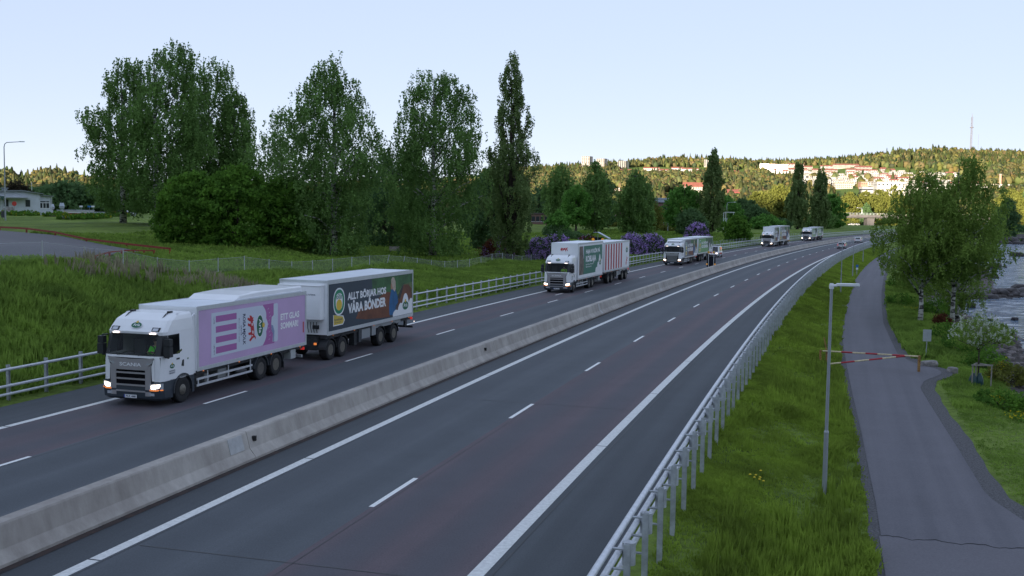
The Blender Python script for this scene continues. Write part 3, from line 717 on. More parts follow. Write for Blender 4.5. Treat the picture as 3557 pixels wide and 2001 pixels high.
# --- mid-distance trees
def rtree(lab, px, pyb, pyt, D, r, leaf, seed, style='round', K=170, n=24, size=.6, rc=1.3, nm='broadleaf_tree', low=.1, group='park trees behind the motorway', cat='tree', bark=None, tr=.3):
    a, b, c = ray(px, pyb); x = a/b*D; z = gz(x, D); h = at(px, pyt, D)[2]-z
    f = [(low, r*.6), (low+.12, r*.95), (.45, r), (.68, r*.88), (.86, r*.55), (1, r*.15)]
    return tree(lab, x, D, h, f, leaf, seed, style, K, n, size, rc, tr, bark, nm, cat, group, nl=22, shell=.4)
rtree('pale weeping tree with thin foliage, left end of the trees behind the lilacs', 1945, 800, 568, 335, 5.4, L_BIRCH, 20, 'weep', 230, 30, .5, 1.5, bark=BBARK)
rtree('dense bright green maple standing on the lawn above the second truck', 2000, 808, 642, 285, 3.9, L_MAPLE, 21, size=.42, K=300, rc=1.1, low=.2)
rtree('tall narrow birch between the maple and the road sign', 2066, 812, 562, 290, 3.6, L_BIRCH, 22, 'weep', 300, 30, .42, 1.2, bark=BBARK, low=.14)
rtree('wide tree behind the narrow birch', 2092, 800, 612, 330, 4.6, L_DARK, 23, K=170)
rtree('shrubby young maple in front of the pale weeping tree', 1938, 822, 735, 262, 2.6, L_MAPLE, 24, size=.4, rc=.8, low=.05)
rtree('dark conical birch standing alone on the lawn above the second trailer', 2208, 806, 590, 300, 5.0, L_BIRCH, 25, 'weep', 420, 32, .42, 1.2, low=.03, bark=BBARK)
rtree('light green small tree right of the dark conical birch', 2262, 790, 700, 330, 3.2, L_YEL, 26, size=.5, K=120, low=.1)
rtree('broad maple with fresh green crown right of the brick building', 2375, 790, 648, 350, 7.0, L_MAPLE, 27, size=.6, K=300, low=.12)
rtree('dark rounded tree in front of the broad maple', 2398, 812, 727, 300, 3.9, L_DARK, 28, size=.45, K=220, low=.02)
rtree('round dark bush at the guardrail right of the small white van', 2560, 838, 748, 272, 3.5, L_BUSH, 29, size=.4, K=260, rc=.8, low=.0, nm='round_bush', cat='bush')
rtree('light green bushy tree behind the fourth truck', 2660, 806, 748, 400, 5.2, L_MAPLE, 30, size=.6, K=200, low=.0)
rtree('dark green tree left of the fourth truck, by the overpass end', 2620, 800, 716, 440, 5.6, L_DARK, 32, size=.7, K=200, low=.05)
rtree('bushy tree filling the gap under the left end of the overpass', 2712, 800, 762, 420, 3.6, L_DARK, 33, size=.6, K=140, low=.0)
rtree('green tree right of the two poplars', 2885, 800, 676, 500, 7.0, L_MAPLE, 34, size=.8, K=300, low=.03)
rtree('weeping tree hugging the right-hand poplar', 2850, 800, 720, 480, 5.4, L_BIRCH, 35, 'weep', 240, 30, .7, 1.7, low=.03)
rtree('wide leafy tree between the poplars and the dark rounded tree', 2520, 800, 682, 430, 6.8, L_MAPLE, 36, size=.7, K=280, low=.05)
rtree('tall crown above the round dark bush', 2585, 800, 690, 470, 7.2, L_DARK, 37, size=.75, K=280, low=.05)
rtree('leafy tree behind the mid-height poplar', 2455, 800, 700, 400, 4.6, L_DARK, 38, size=.6, K=180, low=.05)
for i, (px, pyb, pyt, D, r, lab) in enumerate([(2700,700,640,640,7,'sunlit yellow-green tree behind the white gable houses, left one'),(2745,705,652,640,7.5,'sunlit yellow-green tree behind the white gable houses, right one'),(2640,720,664,600,8,'yellow-green tree above the dark tree by the overpass'),(2950,740,672,760,8,'sunlit tree behind the overpass, left of its lamp'),(3000,740,664,780,9,'sunlit tree directly above the overpass lamp'),(3050,740,660,760,9,'sunlit tree behind the overpass, right of its lamp'),(3100,760,650,720,10,'golden-edged tree beside the lakeside birches')]):
    rtree(lab, px, 760, pyt, D, r, L_YEL, 40+i, size=1.0, K=220, rc=2.0, low=.03, group='sunlit trees round the overpass')
rtree('small round dark tree behind the overpass railing', 3008, 752, 708, 740, 4.0, L_DARK, 50, size=.8, K=130, rc=1.4, low=.02, group='sunlit trees round the overpass')
# --- lakeside birches by the path
LG = 'young birches between the cycle path and the lake'
def lbirch(lab, x, y, h, r, seed, K=560, low=.22, lean=(0, 0), tr=.16):
    tree(lab, x, y, h, [(low,r*.75),(low+.12,r*1.0),(.45,r*1.12),(.62,r*1.0),(.76,r*.75),(.88,r*.45),(1,r*.16)], L_BIRCH2, seed, 'weep', K, 66, .115, .56, tr, BBARK, 'birch_tree', group=LG, nl=46, lump=.42, lean=lean, shell=.2, steep=.55)
lbirch('leaning white-trunked birch nearest the cycle path, right of the guardrail end', 30.9, 80.2, 11.8, 3.0, 61, 400, .33)
lbirch('white-trunked birch standing at the stony shore behind the blossoming tree', 33.9, 81.6, 13.1, 3.2, 62, 440, .33, (.9, 0))
lbirch('birch farther back in the lakeside group, right of the nearest trunk', 39.2, 98, 12.4, 2.5, 63, 240, .16)
lbirch('rear birch of the lakeside group, at the bend of the path', 44.6, 114, 12.0, 3.2, 64, 240, .1)
lbirch('low spreading birch on the lake side of the group', 38.2, 91, 7.4, 1.9, 65, 110, .14)
rtree('tall dark tree alone on the rocky breakwater', 3497, 830, 692, 440, 4.2, L_DARK, 70, size=.7, K=240, rc=1.5, low=.1, group='trees across the bay')
rtree('golden sunlit poplar-like tree on the far shore', 3538, 800, 672, 640, 5, L_YEL, 71, 'up', 170, size=1.0, rc=2.2, low=.02, group='trees across the bay')
rtree('broad brown-green tree at the far shore, left of the golden one', 3500, 800, 655, 700, 9, L_YEL, 72, size=1.1, K=220, rc=2.2, low=.02, group='trees across the bay')
rtree('dark tree on the far shore at the right picture edge', 3556, 790, 668, 700, 8, L_DARK, 73, size=1.1, K=220, rc=2.2, low=.02, group='trees across the bay')
# --- trees by the bungalow and beyond
for i, (px, pyb, pyt, D, r, leaf, lab) in enumerate([(235,745,636,330,9,L_DARK,'tall dark tree behind the low white wall, left of the birch'),(160,745,652,350,8,L_DARK,'dark tree rising behind the bungalow roof'),(60,745,655,380,8,L_DARK,'dark tree above the bungalow roof lantern'),(320,745,660,360,4,L_DARK,'narrow dark conifer-like tree left of the birch trunk'),(120,740,668,370,7,L_MAPLE,'green tree behind the middle of the bungalow roof'),(285,745,668,350,6,L_DARK,'dark tree beside the narrow conifer-like tree'),(380,748,665,340,7,L_DARK,'dark tree behind the white birch trunk'),(455,750,660,350,7,L_DARK,'dark tree seen between the left birch trunks'),(0,745,662,390,8,L_DARK,'dark tree at the left picture edge behind the bungalow'),(690,760,640,380,9,L_DARK,'dark tree behind the bushes, below the floodlight mast'),(930,770,650,360,8,L_DARK,'dark tree behind the first side birch'),(1150,775,640,380,8,L_DARK,'dark tree behind the spreading birch'),(1290,780,650,390,8,L_DARK,'dark tree between the middle birches, far back'),(1660,785,640,380,8,L_DARK,'dark tree left of the tall poplar, far back'),(1870,790,650,420,8,L_DARK,'dark tree right of the tall poplar, far back'),(540,750,640,390,8,L_DARK,'dark tree behind the second birch trunk'),(1450,785,655,390,8,L_DARK,'dark tree behind the bench, far back')]):
    rtree(lab, px, pyb, pyt, D, r, leaf, 80+i, size=.9, K=200, rc=1.8, low=.0, group='dark trees at the back of the park')
# --- shrubs
def shrub(lab, x, y, h, r, leaf, seed, K=90, n=22, size=.16, rc=.35, flower=None, fn=0, nm='shrub', group=None, fs=.1, cat='shrub', squash=1.0):
    rs = np.random.RandomState(seed); o = empty(nm, lab, cat, (x, y, gz(x, y)), 0, group)
    prof = [(.0,r*.85),(.25,r),(.55,r*.95),(.8,r*.7),(1,r*.25)]; C, hf = crown_points(prof, h, rs, K, lump=.25, shell=.55); C[:, 1] *= squash
    m = MB()
    for k in range(7):
        c = C[rs.randint(K)]; m.tube([(0, 0, -.1), (c[0]*.4, c[1]*.4, c[2]*.5), tuple(c)], [.05, .03, .012], 5)
    m.build('stem', BARK, o)
    q = rs.normal(size=(K, n, 3)); q /= np.linalg.norm(q, axis=2)[:, :, None]; P = (C[:, None]+q*(rs.rand(K, n, 1)**.5)*rc).reshape(-1, 3); P[:, 2] = np.maximum(P[:, 2], .02)
    V, F = quads(P, size, rs); mesh_np('foliage', V, F, leaf, o)
    if flower:
        d = C/np.maximum(np.linalg.norm(C*np.array([1/r, 1/r, 1/h]), axis=1)[:, None], .3)*1.02; d = d[rs.permutation(K)[:fn]]
        q = rs.normal(size=(len(d), 26, 3))*np.array([.5, .5, .9])*rc*.55; P = (d[:, None]+q).reshape(-1, 3); P[:, 2] = np.maximum(P[:, 2], .1)
        V, F = quads(P, fs, rs); mesh_np('blossom', V, F, flower, o)
    return o
LL = 'purple lilac bushes along the wire fence'
def at_g(px, D):
    a, b, c = ray(px, 900); return a/b*D
shrub('purple lilac left of the second truck, lighter blooms at its foot', at_g(1935,150), 150, 3.5, 2.5, L_LILAC, 101, 220, 20, .2, .45, F_LILAC, 190, 'lilac_bush', LL, .17)
shrub('lilac in full purple bloom touching the second truck cab', at_g(1878,154), 154, 3.1, 2.1, L_LILAC, 102, 180, 20, .2, .45, F_LILAC, 150, 'lilac_bush', LL, .17)
shrub('dull lilac with few blooms at the foot of the tall poplar', at_g(1735,158), 158, 3.0, 2.6, L_RUST, 103, 200, 20, .2, .5, F_LILAC, 34, 'lilac_bush', LL, .17)
shrub('purple lilac behind the rear of the second trailer', at_g(2195,178), 178, 3.5, 2.4, L_LILAC, 104, 200, 20, .22, .5, F_LILAC, 190, 'lilac_bush', LL, .2)
shrub('long purple lilac between the second and third truck', at_g(2262,182), 182, 3.4, 2.7, L_LILAC, 105, 220, 20, .22, .5, F_LILAC, 200, 'lilac_bush', LL, .2)
shrub('rounded purple lilac above the roof of the third truck', at_g(2418,255), 255, 4.3, 2.9, L_LILAC, 106, 220, 20, .28, .6, F_LILAC, 200, 'lilac_bush', LL, .26)
shrub('sprawling dark leafless-looking shrub on the lawn left of the maple', at_g(1935,262), 262, 3.0, 3.6, L_DARK, 107, 160, 20, .3, .6)
shrub('low dark shrub spreading down the lawn beneath the maple', at_g(1985,250), 250, 1.9, 3.4, L_DARK, 108, 160, 20, .3, .5)
shrub('small pale shrub on the lawn right of the maple', at_g(2040,245), 245, 1.2, 2.2, L_RUST, 109, 60, 18, .25, .4, F_LILAC, 12, fs=.18)
shrub('reddish-leaved bush in front of the bungalow', at_g(62,262), 262, 8.2, 3.6, leaf_mat('plum_leaves', (.07, .05, .035), (.03, .035, .02), .8), 110, 170, 24, .5, .9, nm='front_garden_bush', cat='bush')
shrub('low dark hedge-like bush under the bungalow windows', at_g(110,258), 258, 3.2, 4.2, L_DARK, 111, 140, 22, .4, .7, nm='front_garden_bush', cat='bush')
for i, (px, py, z, h, r, leaf, lab) in enumerate([(3242,1105,-1.1,1.5,1.1,L_BUSH,'leafy green shrub right behind the first birch trunk'),(3270,1150,-1.1,1.1,.8,L_RUST,'rust-brown shrub between the two lakeside birch trunks'),(3300,1190,-1.1,1.2,1.5,L_BUSH,'green undergrowth shrub behind the small traffic sign'),(3355,1235,-1.1,1.3,1.6,L_BUSH,'bushy shrub right of the boulder by the small traffic sign'),(3470,1175,-1.5,1.5,1.1,L_BIRCH2,'tall loose willow shrub at the water edge behind the blossoming tree'),(3500,1330,-1.2,1.0,1.0,L_YEL,'yellowish shrub right of the staked tree'),(3130,1070,-1.0,1.0,1.3,L_BUSH,'low green shrub left of the first birch trunk'),(3130,1010,-1.0,1.4,1.6,L_BUSH,'green shrub beneath the rear lakeside birches'),(3420,1275,-1.1,.9,1.2,L_BUSH,'low shrub behind the staked tree trunk'),(3480,1420,-1.1,.6,1.2,L_BUSH,'weedy tuft near the yellow flowers'),(3400,940,-1.6,1.0,1.8,L_YEL,'autumn-tinted shrub on the rocky point in the lake'),(3560,950,-1.6,1.0,2.2,L_BUSH,'green scrub on the rocky point at the picture edge')]):
    x, y = gpt(px, py, z); shrub(lab, x, y, h, r, leaf, 120+i, 70, 22, .13, .3, F_YEL if i in (5,) else None, 8, group='shrubs on the lake shore', fs=.07)
for i, (px, py) in enumerate([(250,757),(300,755),(340,758),(200,752),(100,768),(40,760),(410,760)]):
    shrub('weedy dark green tuft with yellow flowers on the lawn between yard and bungalow', at_g(px,205+i*3), 205+i*3, .9, 2.6, L_BUSH, 140+i, 60, 16, .3, .35, F_YEL, 8, 'weed_patch', 'weed patches on the lawn before the bungalow', .12, cat='weeds')
for i, (px, D) in enumerate([(2070,366),(2110,368),(2150,366),(2180,370),(2040,372),(2290,372),(2330,368)]):
    shrub('low yellow-green hedge plant along the street in front of the brick building', at_g(px,D), D, 2.0, 3.4, L_YEL, 150+i, 70, 16, .5, .6, None, 0, 'hedge_plant', 'hedge along the street by the brick building', cat='hedge')
# --- grass blades (uncountable)
def grass(name, P, h, m, rs, lean=.35, w=.018, blades=4):
    n = len(P)*blades; B = np.repeat(P, blades, 0)+np.concatenate([rs.normal(size=(n, 2))*.06, np.zeros((n, 1))], 1)
    hh = (np.repeat(h, blades)*(.55+.75*rs.rand(n)))[:, None]; d = rs.normal(size=(n, 2))*lean*hh
    az = rs.rand(n)*math.pi; W = np.stack([np.cos(az), np.sin(az), 0*az], 1)*w*(1+hh)
    mid = B+np.concatenate([d*.35, hh*.6], 1); tip = B+np.concatenate([d, hh], 1)
    V = np.stack([B-W, B+W, mid+W*.8, tip, mid-W*.8], 1).reshape(-1, 3); F = np.arange(5*n).reshape(n, 5)
    o = mesh_np(name, V, F, m); tag(o, kind='stuff'); return o
G_LONG = leaf_mat('long_grass', (0.350, 0.484, 0.071), (0.161, 0.224, 0.040), .30, .4)
G_BANK = leaf_mat('bank_grass', (0.307, 0.446, 0.084), (0.134, 0.213, 0.045), .3, .4)
G_DRY = leaf_mat('dry_grass', (.40, .36, .24), (.24, .22, .14), .6, .3)
def strip_points(s0, s1, t0, t1, dens, rs, thin=None):
    A_ = (s1-s0)*(t1-t0); n = int(A_*dens); s = s0+(s1-s0)*rs.rand(n); t = t0+(t1-t0)*rs.rand(n)
    y = np.interp(s, CS, CY); m = cxd(y); L = np.hypot(1, m); x = cx(y)+t/L; yy = y-t*m/L
    if thin is not None:
        k = rs.rand(n) < thin(x, yy, s, t); x, yy = x[k], yy[k]
    return np.stack([x, yy, ground(x, yy)], 1)
def patchy(x, y, f=1.0, ph=0):
    return .5+.5*np.clip(np.sin(x*1.3*f+ph)*np.sin(y*.9*f+1+ph)+.6*np.sin(x*.37*f+y*.53*f+ph)+.35*np.sin(x*3.1*f-y*2.3*f), -1, 1)
rs = np.random.RandomState(5)
P = strip_points(78, 125, 7.2, 11.9, 230, rs, lambda x, y, s, t: (t < np.interp(s, [q[0] for q in PL], [q[1] for q in PL])-.22-.06*patchy(x, y, 2))*(.12+.88*patchy(x, y, .6, 4))); grass('grass_long', P, .07+.42*(patchy(P[:, 0], P[:, 1])*patchy(P[:, 0], P[:, 1], .5, 2))**1.3, G_LONG, rs)
P = strip_points(78, 140, 8.3, 11.6, 20, rs, lambda x, y, s, t: (t < np.interp(s, [q[0] for q in PL], [q[1] for q in PL])-.35)*np.clip(2.2*patchy(x, y, .45, 1)-.7, 0, 1)); grass('grass_tall', P, .20+.30*rs.rand(len(P)), G_LONG, rs, lean=.13, w=.014, blades=9)
P = strip_points(88, 150, -30, -19.6, 9, rs, lambda x, y, s, t: np.clip(2*patchy(x, y, .3, 2)-.6, 0, 1)); grass('grass_tall_bank', P, .35+.35*rs.rand(len(P)), G_BANK, rs, lean=.15, w=.025, blades=8)
P = strip_points(125, 200, 7.2, 11.2, 70, rs, lambda x, y, s, t: .3+.7*patchy(x, y)); grass('grass_verge', P, .12+.22*patchy(P[:, 0], P[:, 1]), G_LONG, rs, w=.03)
P = strip_points(200, 330, 7.4, 11.0, 24, rs); grass('grass_verge_far', P, .2+0*P[:, 0], G_LONG, rs, w=.06)
P = strip_points(86, 130, 16.0, 23.5, 90, rs, lambda x, y, s, t: (t > np.interp(s, [q[0] for q in PR], [q[1] for q in PR])+.75)*(.25+.75*patchy(x, y, .8, 1))); P = P[P[:, 2] > -1.2]; grass('grass_shore', P, .05+.16*patchy(P[:, 0], P[:, 1], .7)*(P[:, 1] > 45), G_BANK, rs, w=.02)
P = strip_points(130, 200, 14.6, 21.5, 60, rs, lambda x, y, s, t: (t > np.interp(s, [q[0] for q in PR], [q[1] for q in PR])+.5)*(.3+.7*patchy(x, y))); P = P[P[:, 2] > -1.12]; grass('grass_shore_far', P, .25+.2*patchy(P[:, 0], P[:, 1]), G_BANK, rs, w=.03)
P = strip_points(88, 150, -33, -18.9, 95, rs, lambda x, y, s, t: .35+.65*patchy(x, y, .5)); tq = road_st(P[:, 0], P[:, 1])[1]; grass('grass_embankment', P, (.15+.60*patchy(P[:, 0], P[:, 1], .4)*rs.rand(len(P)))*np.clip((tq+34.5)/6, .25, 1), G_BANK, rs, w=.03, blades=4)
P = strip_points(150, 330, -32, -18.9, 22, rs, lambda x, y, s, t: np.where(t < np.interp(s, [150, 205, 300], [-31, -31, -26]), .3, 1.)); grass('grass_embankment_far', P, .3+.2*patchy(P[:, 0], P[:, 1], .4), G_BANK, rs, w=.07)
P = strip_points(96, 128, -32.5, -25, 13, rs, lambda x, y, s, t: np.clip(1.4*patchy(x, y, .35, 3)-.6, 0, 1)); grass('grass_dry', P, .55+.3*rs.rand(len(P)), G_DRY, rs, w=.03, lean=.2)
P = strip_points(84, 420, -78, -33.3, 5.5, rs, lambda x, y, s, t: np.clip(1-(s-84)/500, .2, 1)); 

def inside(P, poly):
    c = np.zeros(len(P), bool)
    for (x1, y1), (x2, y2) in zip(poly, poly[1:]+poly[:1]):
        c ^= ((y1 > P[:, 1]) != (y2 > P[:, 1])) & (P[:, 0] < (x2-x1)*(P[:, 1]-y1)/((y2-y1) or 1e-9)+x1)
    return c
k = ~inside(P, ring_lot); P = P[k]; grass('grass_lawn', P, .22+.12*rs.rand(len(P)), G_BANK, rs, w=.075, blades=3)
for nm, lab_pts, hh in (('dandelion', [(2606+i*9+RS.randint(-4, 4), 1662+RS.randint(-4, 12)) for i in range(6)]+[(2640, 1640)], .14),):
    for i, (px, py) in enumerate(lab_pts):
        x, y = gpt(px*1.0+ (0), py*1.0+30, -.5); z = gz(x, y); o = empty('dandelion', 'yellow dandelion in the grass bank behind the guardrail', 'flower', (x, y, z), 0, 'dandelions in the grass bank')
        MB().cyl((0, 0, 0), (.01, 0, .2), .006, n=5).build('stem', MATS.get('stemgreen') or mat('stemgreen', (.08, .16, .03), .8), o)
        MB().lathe([(.005, .19), (.035, .2), (.04, .215), (.02, .23)], (.01, 0, 0), 'z', 8).build('flower_head', mat('dandelion_yellow', (.75, .55, .02), .7), o)
# --- forest on the hills (reads as one mass)
def blob_forest(name, pts, hgt, rad, tint, m, conifer=None, sub=1):
    bm = bmesh.new(); bmesh.ops.create_icosphere(bm, subdivisions=sub+1, radius=1.0); B = np.array([v.co for v in bm.verts]); T = np.array([[v.index for v in f.verts] for f in bm.faces]); bm.free()
    n = len(pts); rs = np.random.RandomState(3); V = np.repeat(B[None], n, 0)*(.72+.5*rs.rand(n, len(B), 1))
    V[:, :, 0] *= rad[:, None]; V[:, :, 1] *= rad[:, None]; V[:, :, 2] *= hgt[:, None]*.5
    if conifer is not None:
        zz = (B[:, 2]+1)/2; taper = (1.2-zz*.85)[None, :]; V[conifer, :, 0] *= taper*.72; V[conifer, :, 1] *= taper*.72; V[conifer, :, 2] *= 1.15
    V += pts[:, None, :]+np.stack([0*hgt, 0*hgt, hgt*.42], 1)[:, None]
    F = (T[None]+np.arange(n)[:, None, None]*len(B)).reshape(-1, 3); Cc = np.repeat(np.concatenate([tint, np.ones((n, 1))], 1)[:, None], len(B), 1).reshape(-1, 4)
    return tag(mesh_np(name, V.reshape(-1, 3), F, m, cols=Cc), kind='stuff')
CLEAR = [(2765,3420,586,668),(2880,3300,660,712),(2660,2800,586,622),(2820,2930,585,606),(2855,2960,640,668),(2290,2560,668,694),(2340,2450,640,668),(2140,2450,583,604),(2640,2990,579,600),(3040,3130,583,602),(3350,3557,640,668),(2100,2180,655,690),(2520,2580,592,606)]
def forest(name, n, u0, u1, d0, d1, seed, seg=1):
    rs = np.random.RandomState(seed); u = u0+(u1-u0)*rs.rand(n); D = d0*(d1/d0)**(rs.rand(n)**.85); x = u*D
    z = ground(x, D); K = []
    pxs = 1778+3700*x/D; hor = 731+.014*(pxs-1778); py = hor-(z-CAM_H)/D*3700
    keep = np.ones(n, bool)
    for a, b, c, d in CLEAR: keep &= ~((pxs > a) & (pxs < b) & (py > c) & (py < d+4) & (rs.rand(n) > (.05 if a == 2765 else 0)))
    keep &= ~((D < 720) & (u < .33) & (u > -.1))
    x, D, z = x[keep], D[keep], z[keep]; n = len(x)
    con = (rs.rand(n) < (.08+.22*(D > 1900)-.02*(u[keep] < -.2))); hg = np.where(con, 13+5*rs.rand(n), 8+5*rs.rand(n)); rd = 3.2+2.6*rs.rand(n)
    t = np.stack([.78+.34*rs.rand(n), .84+.26*rs.rand(n), .7+.4*rs.rand(n)], 1); t[con] *= np.array([.42, .52, .55]); dk = rs.rand(n) < .14; t[dk] *= np.array([.5, .62, .7]); g = rs.rand(n) < .07; t[g] *= np.array([1.04, .98, .95])
    return blob_forest(name, np.stack([x, D, z-1.0], 1), hg, rd, t, L_FAR, con)
forest('forest_hillside', 23000, -.03, .53, 760, 2560, 1)
forest('forest_left_hill', 3600, -.56, -.28, 640, 1400, 2)
forest('forest_middle_hill', 1500, -.28, -.03, 640, 2200, 4)
# ------------------------------------------------------------------ vehicles
WHITE = mat('white_paint', (.88, .88, .90), .35, noise=.04, nscale=.8, coat=.4)
BODYW = mat('white_box_panel', (.86, .87, .89), .45, noise=.05, nscale=.7)
ROOFW = mat('box_roof', (.74, .78, .84), .38, noise=.08, nscale=.6)
ALU = mat('aluminium_trim', (.62, .64, .66), .38, metal=.4, noise=.06)
BLK = mat('black_plastic', (.022, .024, .028), .5)
DKGREY = mat('dark_grey_plastic', (.05, .055, .065), .45)
GRILLE = mat('grey_grille', (.36, .34, .35), .4, metal=.2); RECESS = mat('grille_recess_black', (.008, .008, .010), .95, spec=.05)
GRILL2 = mat('silver_grille', (.42, .42, .43), .35, metal=.4)
RUBBER = mat('tyre_rubber', (.016, .016, .018), .85)
RIM = mat('wheel_rim', (.17, .155, .13), .5, metal=.4, noise=.2, nscale=20)
RIMD = mat('dusty_rim', (.10, .09, .08), .7, noise=.3, nscale=12)
CHAS = mat('chassis', (.030, .032, .036), .7, noise=.4, nscale=5)
GREENL = mat('logo_green', (.005, .13, .06), .45)
WHITEL = mat('lettering_white', (.82, .82, .84), .5)
YELL = mat('logo_yellow', (.75, .50, .05), .5)
SILV = mat('badge_silver', (.85, .85, .88), .5)
REDL = mat('print_red', (.50, .02, .03), .5)
DARKL = mat('lettering_dark', (.03, .04, .09), .5)
LAMP_W = mat('headlamp_lit', (1, .9, .75), .3, emit=(1.0, .84, .66), estr=1.5)
LAMP_P = mat('lamp_small_lit', (1, .9, .85), .3, emit=(1.0, .80, .72), estr=.6)
LAMP_O = mat('marker_orange', (.7, .20, .05), .4, emit=(1.0, .28, .06), estr=.12)
LAMP_R = mat('lamp_red', (.5, .03, .03), .35, emit=(1.0, .06, .05), estr=.07)
LAMP_OFF = mat('clear_lens', (.55, .57, .62), .12, metal=.3)
def glass_mat(name, tint=(.05, .06, .06), f=.45):
    m = bpy.data.materials.new(name); m.use_nodes = True; n = m.node_tree; n.nodes.clear()
    out = n.nodes.new('ShaderNodeOutputMaterial'); g = n.nodes.new('ShaderNodeBsdfGlossy'); g.inputs['Roughness'].default_value = .03; g.inputs['Color'].default_value = (.85, .9, .95, 1)
    t = n.nodes.new('ShaderNodeBsdfTransparent'); t.inputs['Color'].default_value = (f, f*1.04, f, 1); fr = n.nodes.new('ShaderNodeFresnel'); fr.inputs['IOR'].default_value = 1.28
    mx = n.nodes.new('ShaderNodeMixShader'); n.links.new(fr.outputs[0], mx.inputs[0]); n.links.new(t.outputs[0], mx.inputs[1]); n.links.new(g.outputs[0], mx.inputs[2]); n.links.new(mx.outputs[0], out.inputs[0]); return m
GLASS = glass_mat('windscreen_glass', f=.85)
CARGLASS = mat('dark_glass', (.015, .018, .022), .06, spec=.8)
def ring(z, x0, x1, w, r, sp, r2=.02):
    L = [(x1, w-r), (x1-r*.3, w-r*.3), (x1-r, w)]+[(x, w) for x in sp]+[(x0+r2, w), (x0+r2*.3, w-r2*.3), (x0, w-r2)]
    R_ = [(a, -b) for a, b in reversed(L)]
    return [(a, b, z) for a, b in L+R_]
def seg_tags(k):
    return ['fc', 'fc']+['L%d' % i for i in range(k+1)]+['rc', 'rc', 'rear', 'rc', 'rc']+['R%d' % i for i in range(k, -1, -1)]+['fc', 'fc', 'front']
def loft(levels, nsp, sel):
    """levels: rings bottom to top; sel(band, tag) -> MB to receive that face"""
    tags = seg_tags(nsp); n = len(levels[0])
    for b in range(len(levels)-1):
        for i in range(n):
            j = (i+1) % n; m = sel(b, tags[i])
            if m is None: continue
            m.add([levels[b][i], levels[b][j], levels[b+1][j], levels[b+1][i]], [(0, 1, 2, 3)])
def ellipse(cx_, cy_, a, b, n=28, rot=0.):
    c, s = math.cos(rot), math.sin(rot)
    return [(cx_+a*math.cos(t)*c-b*math.sin(t)*s, cy_+a*math.cos(t)*s+b*math.sin(t)*c) for t in [2*math.pi*i/n for i in range(n)]]
def oval_logo(fr, x, y, w, par, ang=0., text='Arla', lv=0.):
    """green oval badge with white rim, white script word and a small yellow flower"""
    h = w*.52; O, R, U, off = fr; ca, sa = math.cos(ang), math.sin(ang)
    MB().flat((O, R, U, off+lv), ellipse(x, y, w*.53, h*.60, rot=ang), .004).build('logo_rim', WHITEL, par)
    MB().flat((O, R, U, off+lv+.004), ellipse(x, y, w*.49, h*.54, rot=ang), .003).build('logo_oval', GREENL, par)
    m = MB(); m.write((O, R, U, off+lv+.008), text, x-(-.02*w)*0-sa*(-h*.17), y-ca*h*.17, h*.46, w*.66, ang, .018, 'c', 0); m.build('logo_word', WHITEL, par)
    f = MB()
    for k in range(5):
        a = math.pi/2+2*math.pi*k/5; dx, dy = -.02*w+math.cos(a)*.07*w, h*.60+math.sin(a)*.07*w
        f.flat((O, R, U, off+lv+.010+k*.0012), ellipse(x+dx*ca-dy*sa, y+dx*sa+dy*ca, .055*w, .055*w, 10), .001)
    f.build('logo_flower', YELL, par)
COWP = [(-1,-.15),(-.92,.1),(-.75,.22),(-.72,.42),(-.6,.25),(-.5,.42),(-.45,.22),(-.2,.3),(.3,.34),(.62,.3),(.8,.48),(1.0,.42),(.92,.36),(.82,.36),(.78,.1),(.95,-.35),(.82,-.5),(.66,-.15),(.5,-.1),(.42,-.5),(.25,-.52),(.28,-.12),(-.1,-.14),(-.3,-.5),(-.48,-.45),(-.32,-.12),(-.5,-.05),(-.62,-.3),(-.78,-.5),(-.9,-.4),(-.76,-.12)]
def cow(fr, x, y, s, par, ang=0., lv=0.):
    O, R, U, off = fr; c, q = math.cos(ang), math.sin(ang)
    MB().flat((O, R, U, off+lv), [(x+(a*c-b*q)*s, y+(a*q+b*c)*s) for a, b in COWP], .004).build('cow_emblem', REDL, par)
    m = MB()
    for k, (a, b, r1, r2) in enumerate([(-.25,.1,.12,.07),(.35,.12,.14,.08),(.6,.0,.05,.08)]): m.flat((O, R, U, off+lv+.004), ellipse(x+(a*c-b*q)*s, y+(a*q+b*c)*s, r1*s, r2*s, 10, ang), .002)
    m.build('cow_patches', WHITEL, par)
def cloud(fr, x0, x1, y0, top, par, lv, m=None):
    """white cloud-shaped corner of the print"""
    pts = [(x0, y0)]; n = 44; w = x1-x0
    for i in range(n+1):
        f = i/n
        h = max(.30*math.sqrt(max(0, 1-((f-.16)/.17)**2)), .58*math.sqrt(max(0, 1-((f-.40)/.17)**2)), 1.0*math.sqrt(max(0, 1-((f-.64)/.20)**2)), .72*math.sqrt(max(0, 1-((f-.93)/.16)**2)), .1 if f < .5 else .5)
        pts.append((x0+w*f, y0+top*h))
    pts.append((x1, y0)); O, R, U, off = fr; MB().flat((O, R, U, off+lv), list(reversed(pts)), .003).build('cloud_shape', m or WHITEL, par)
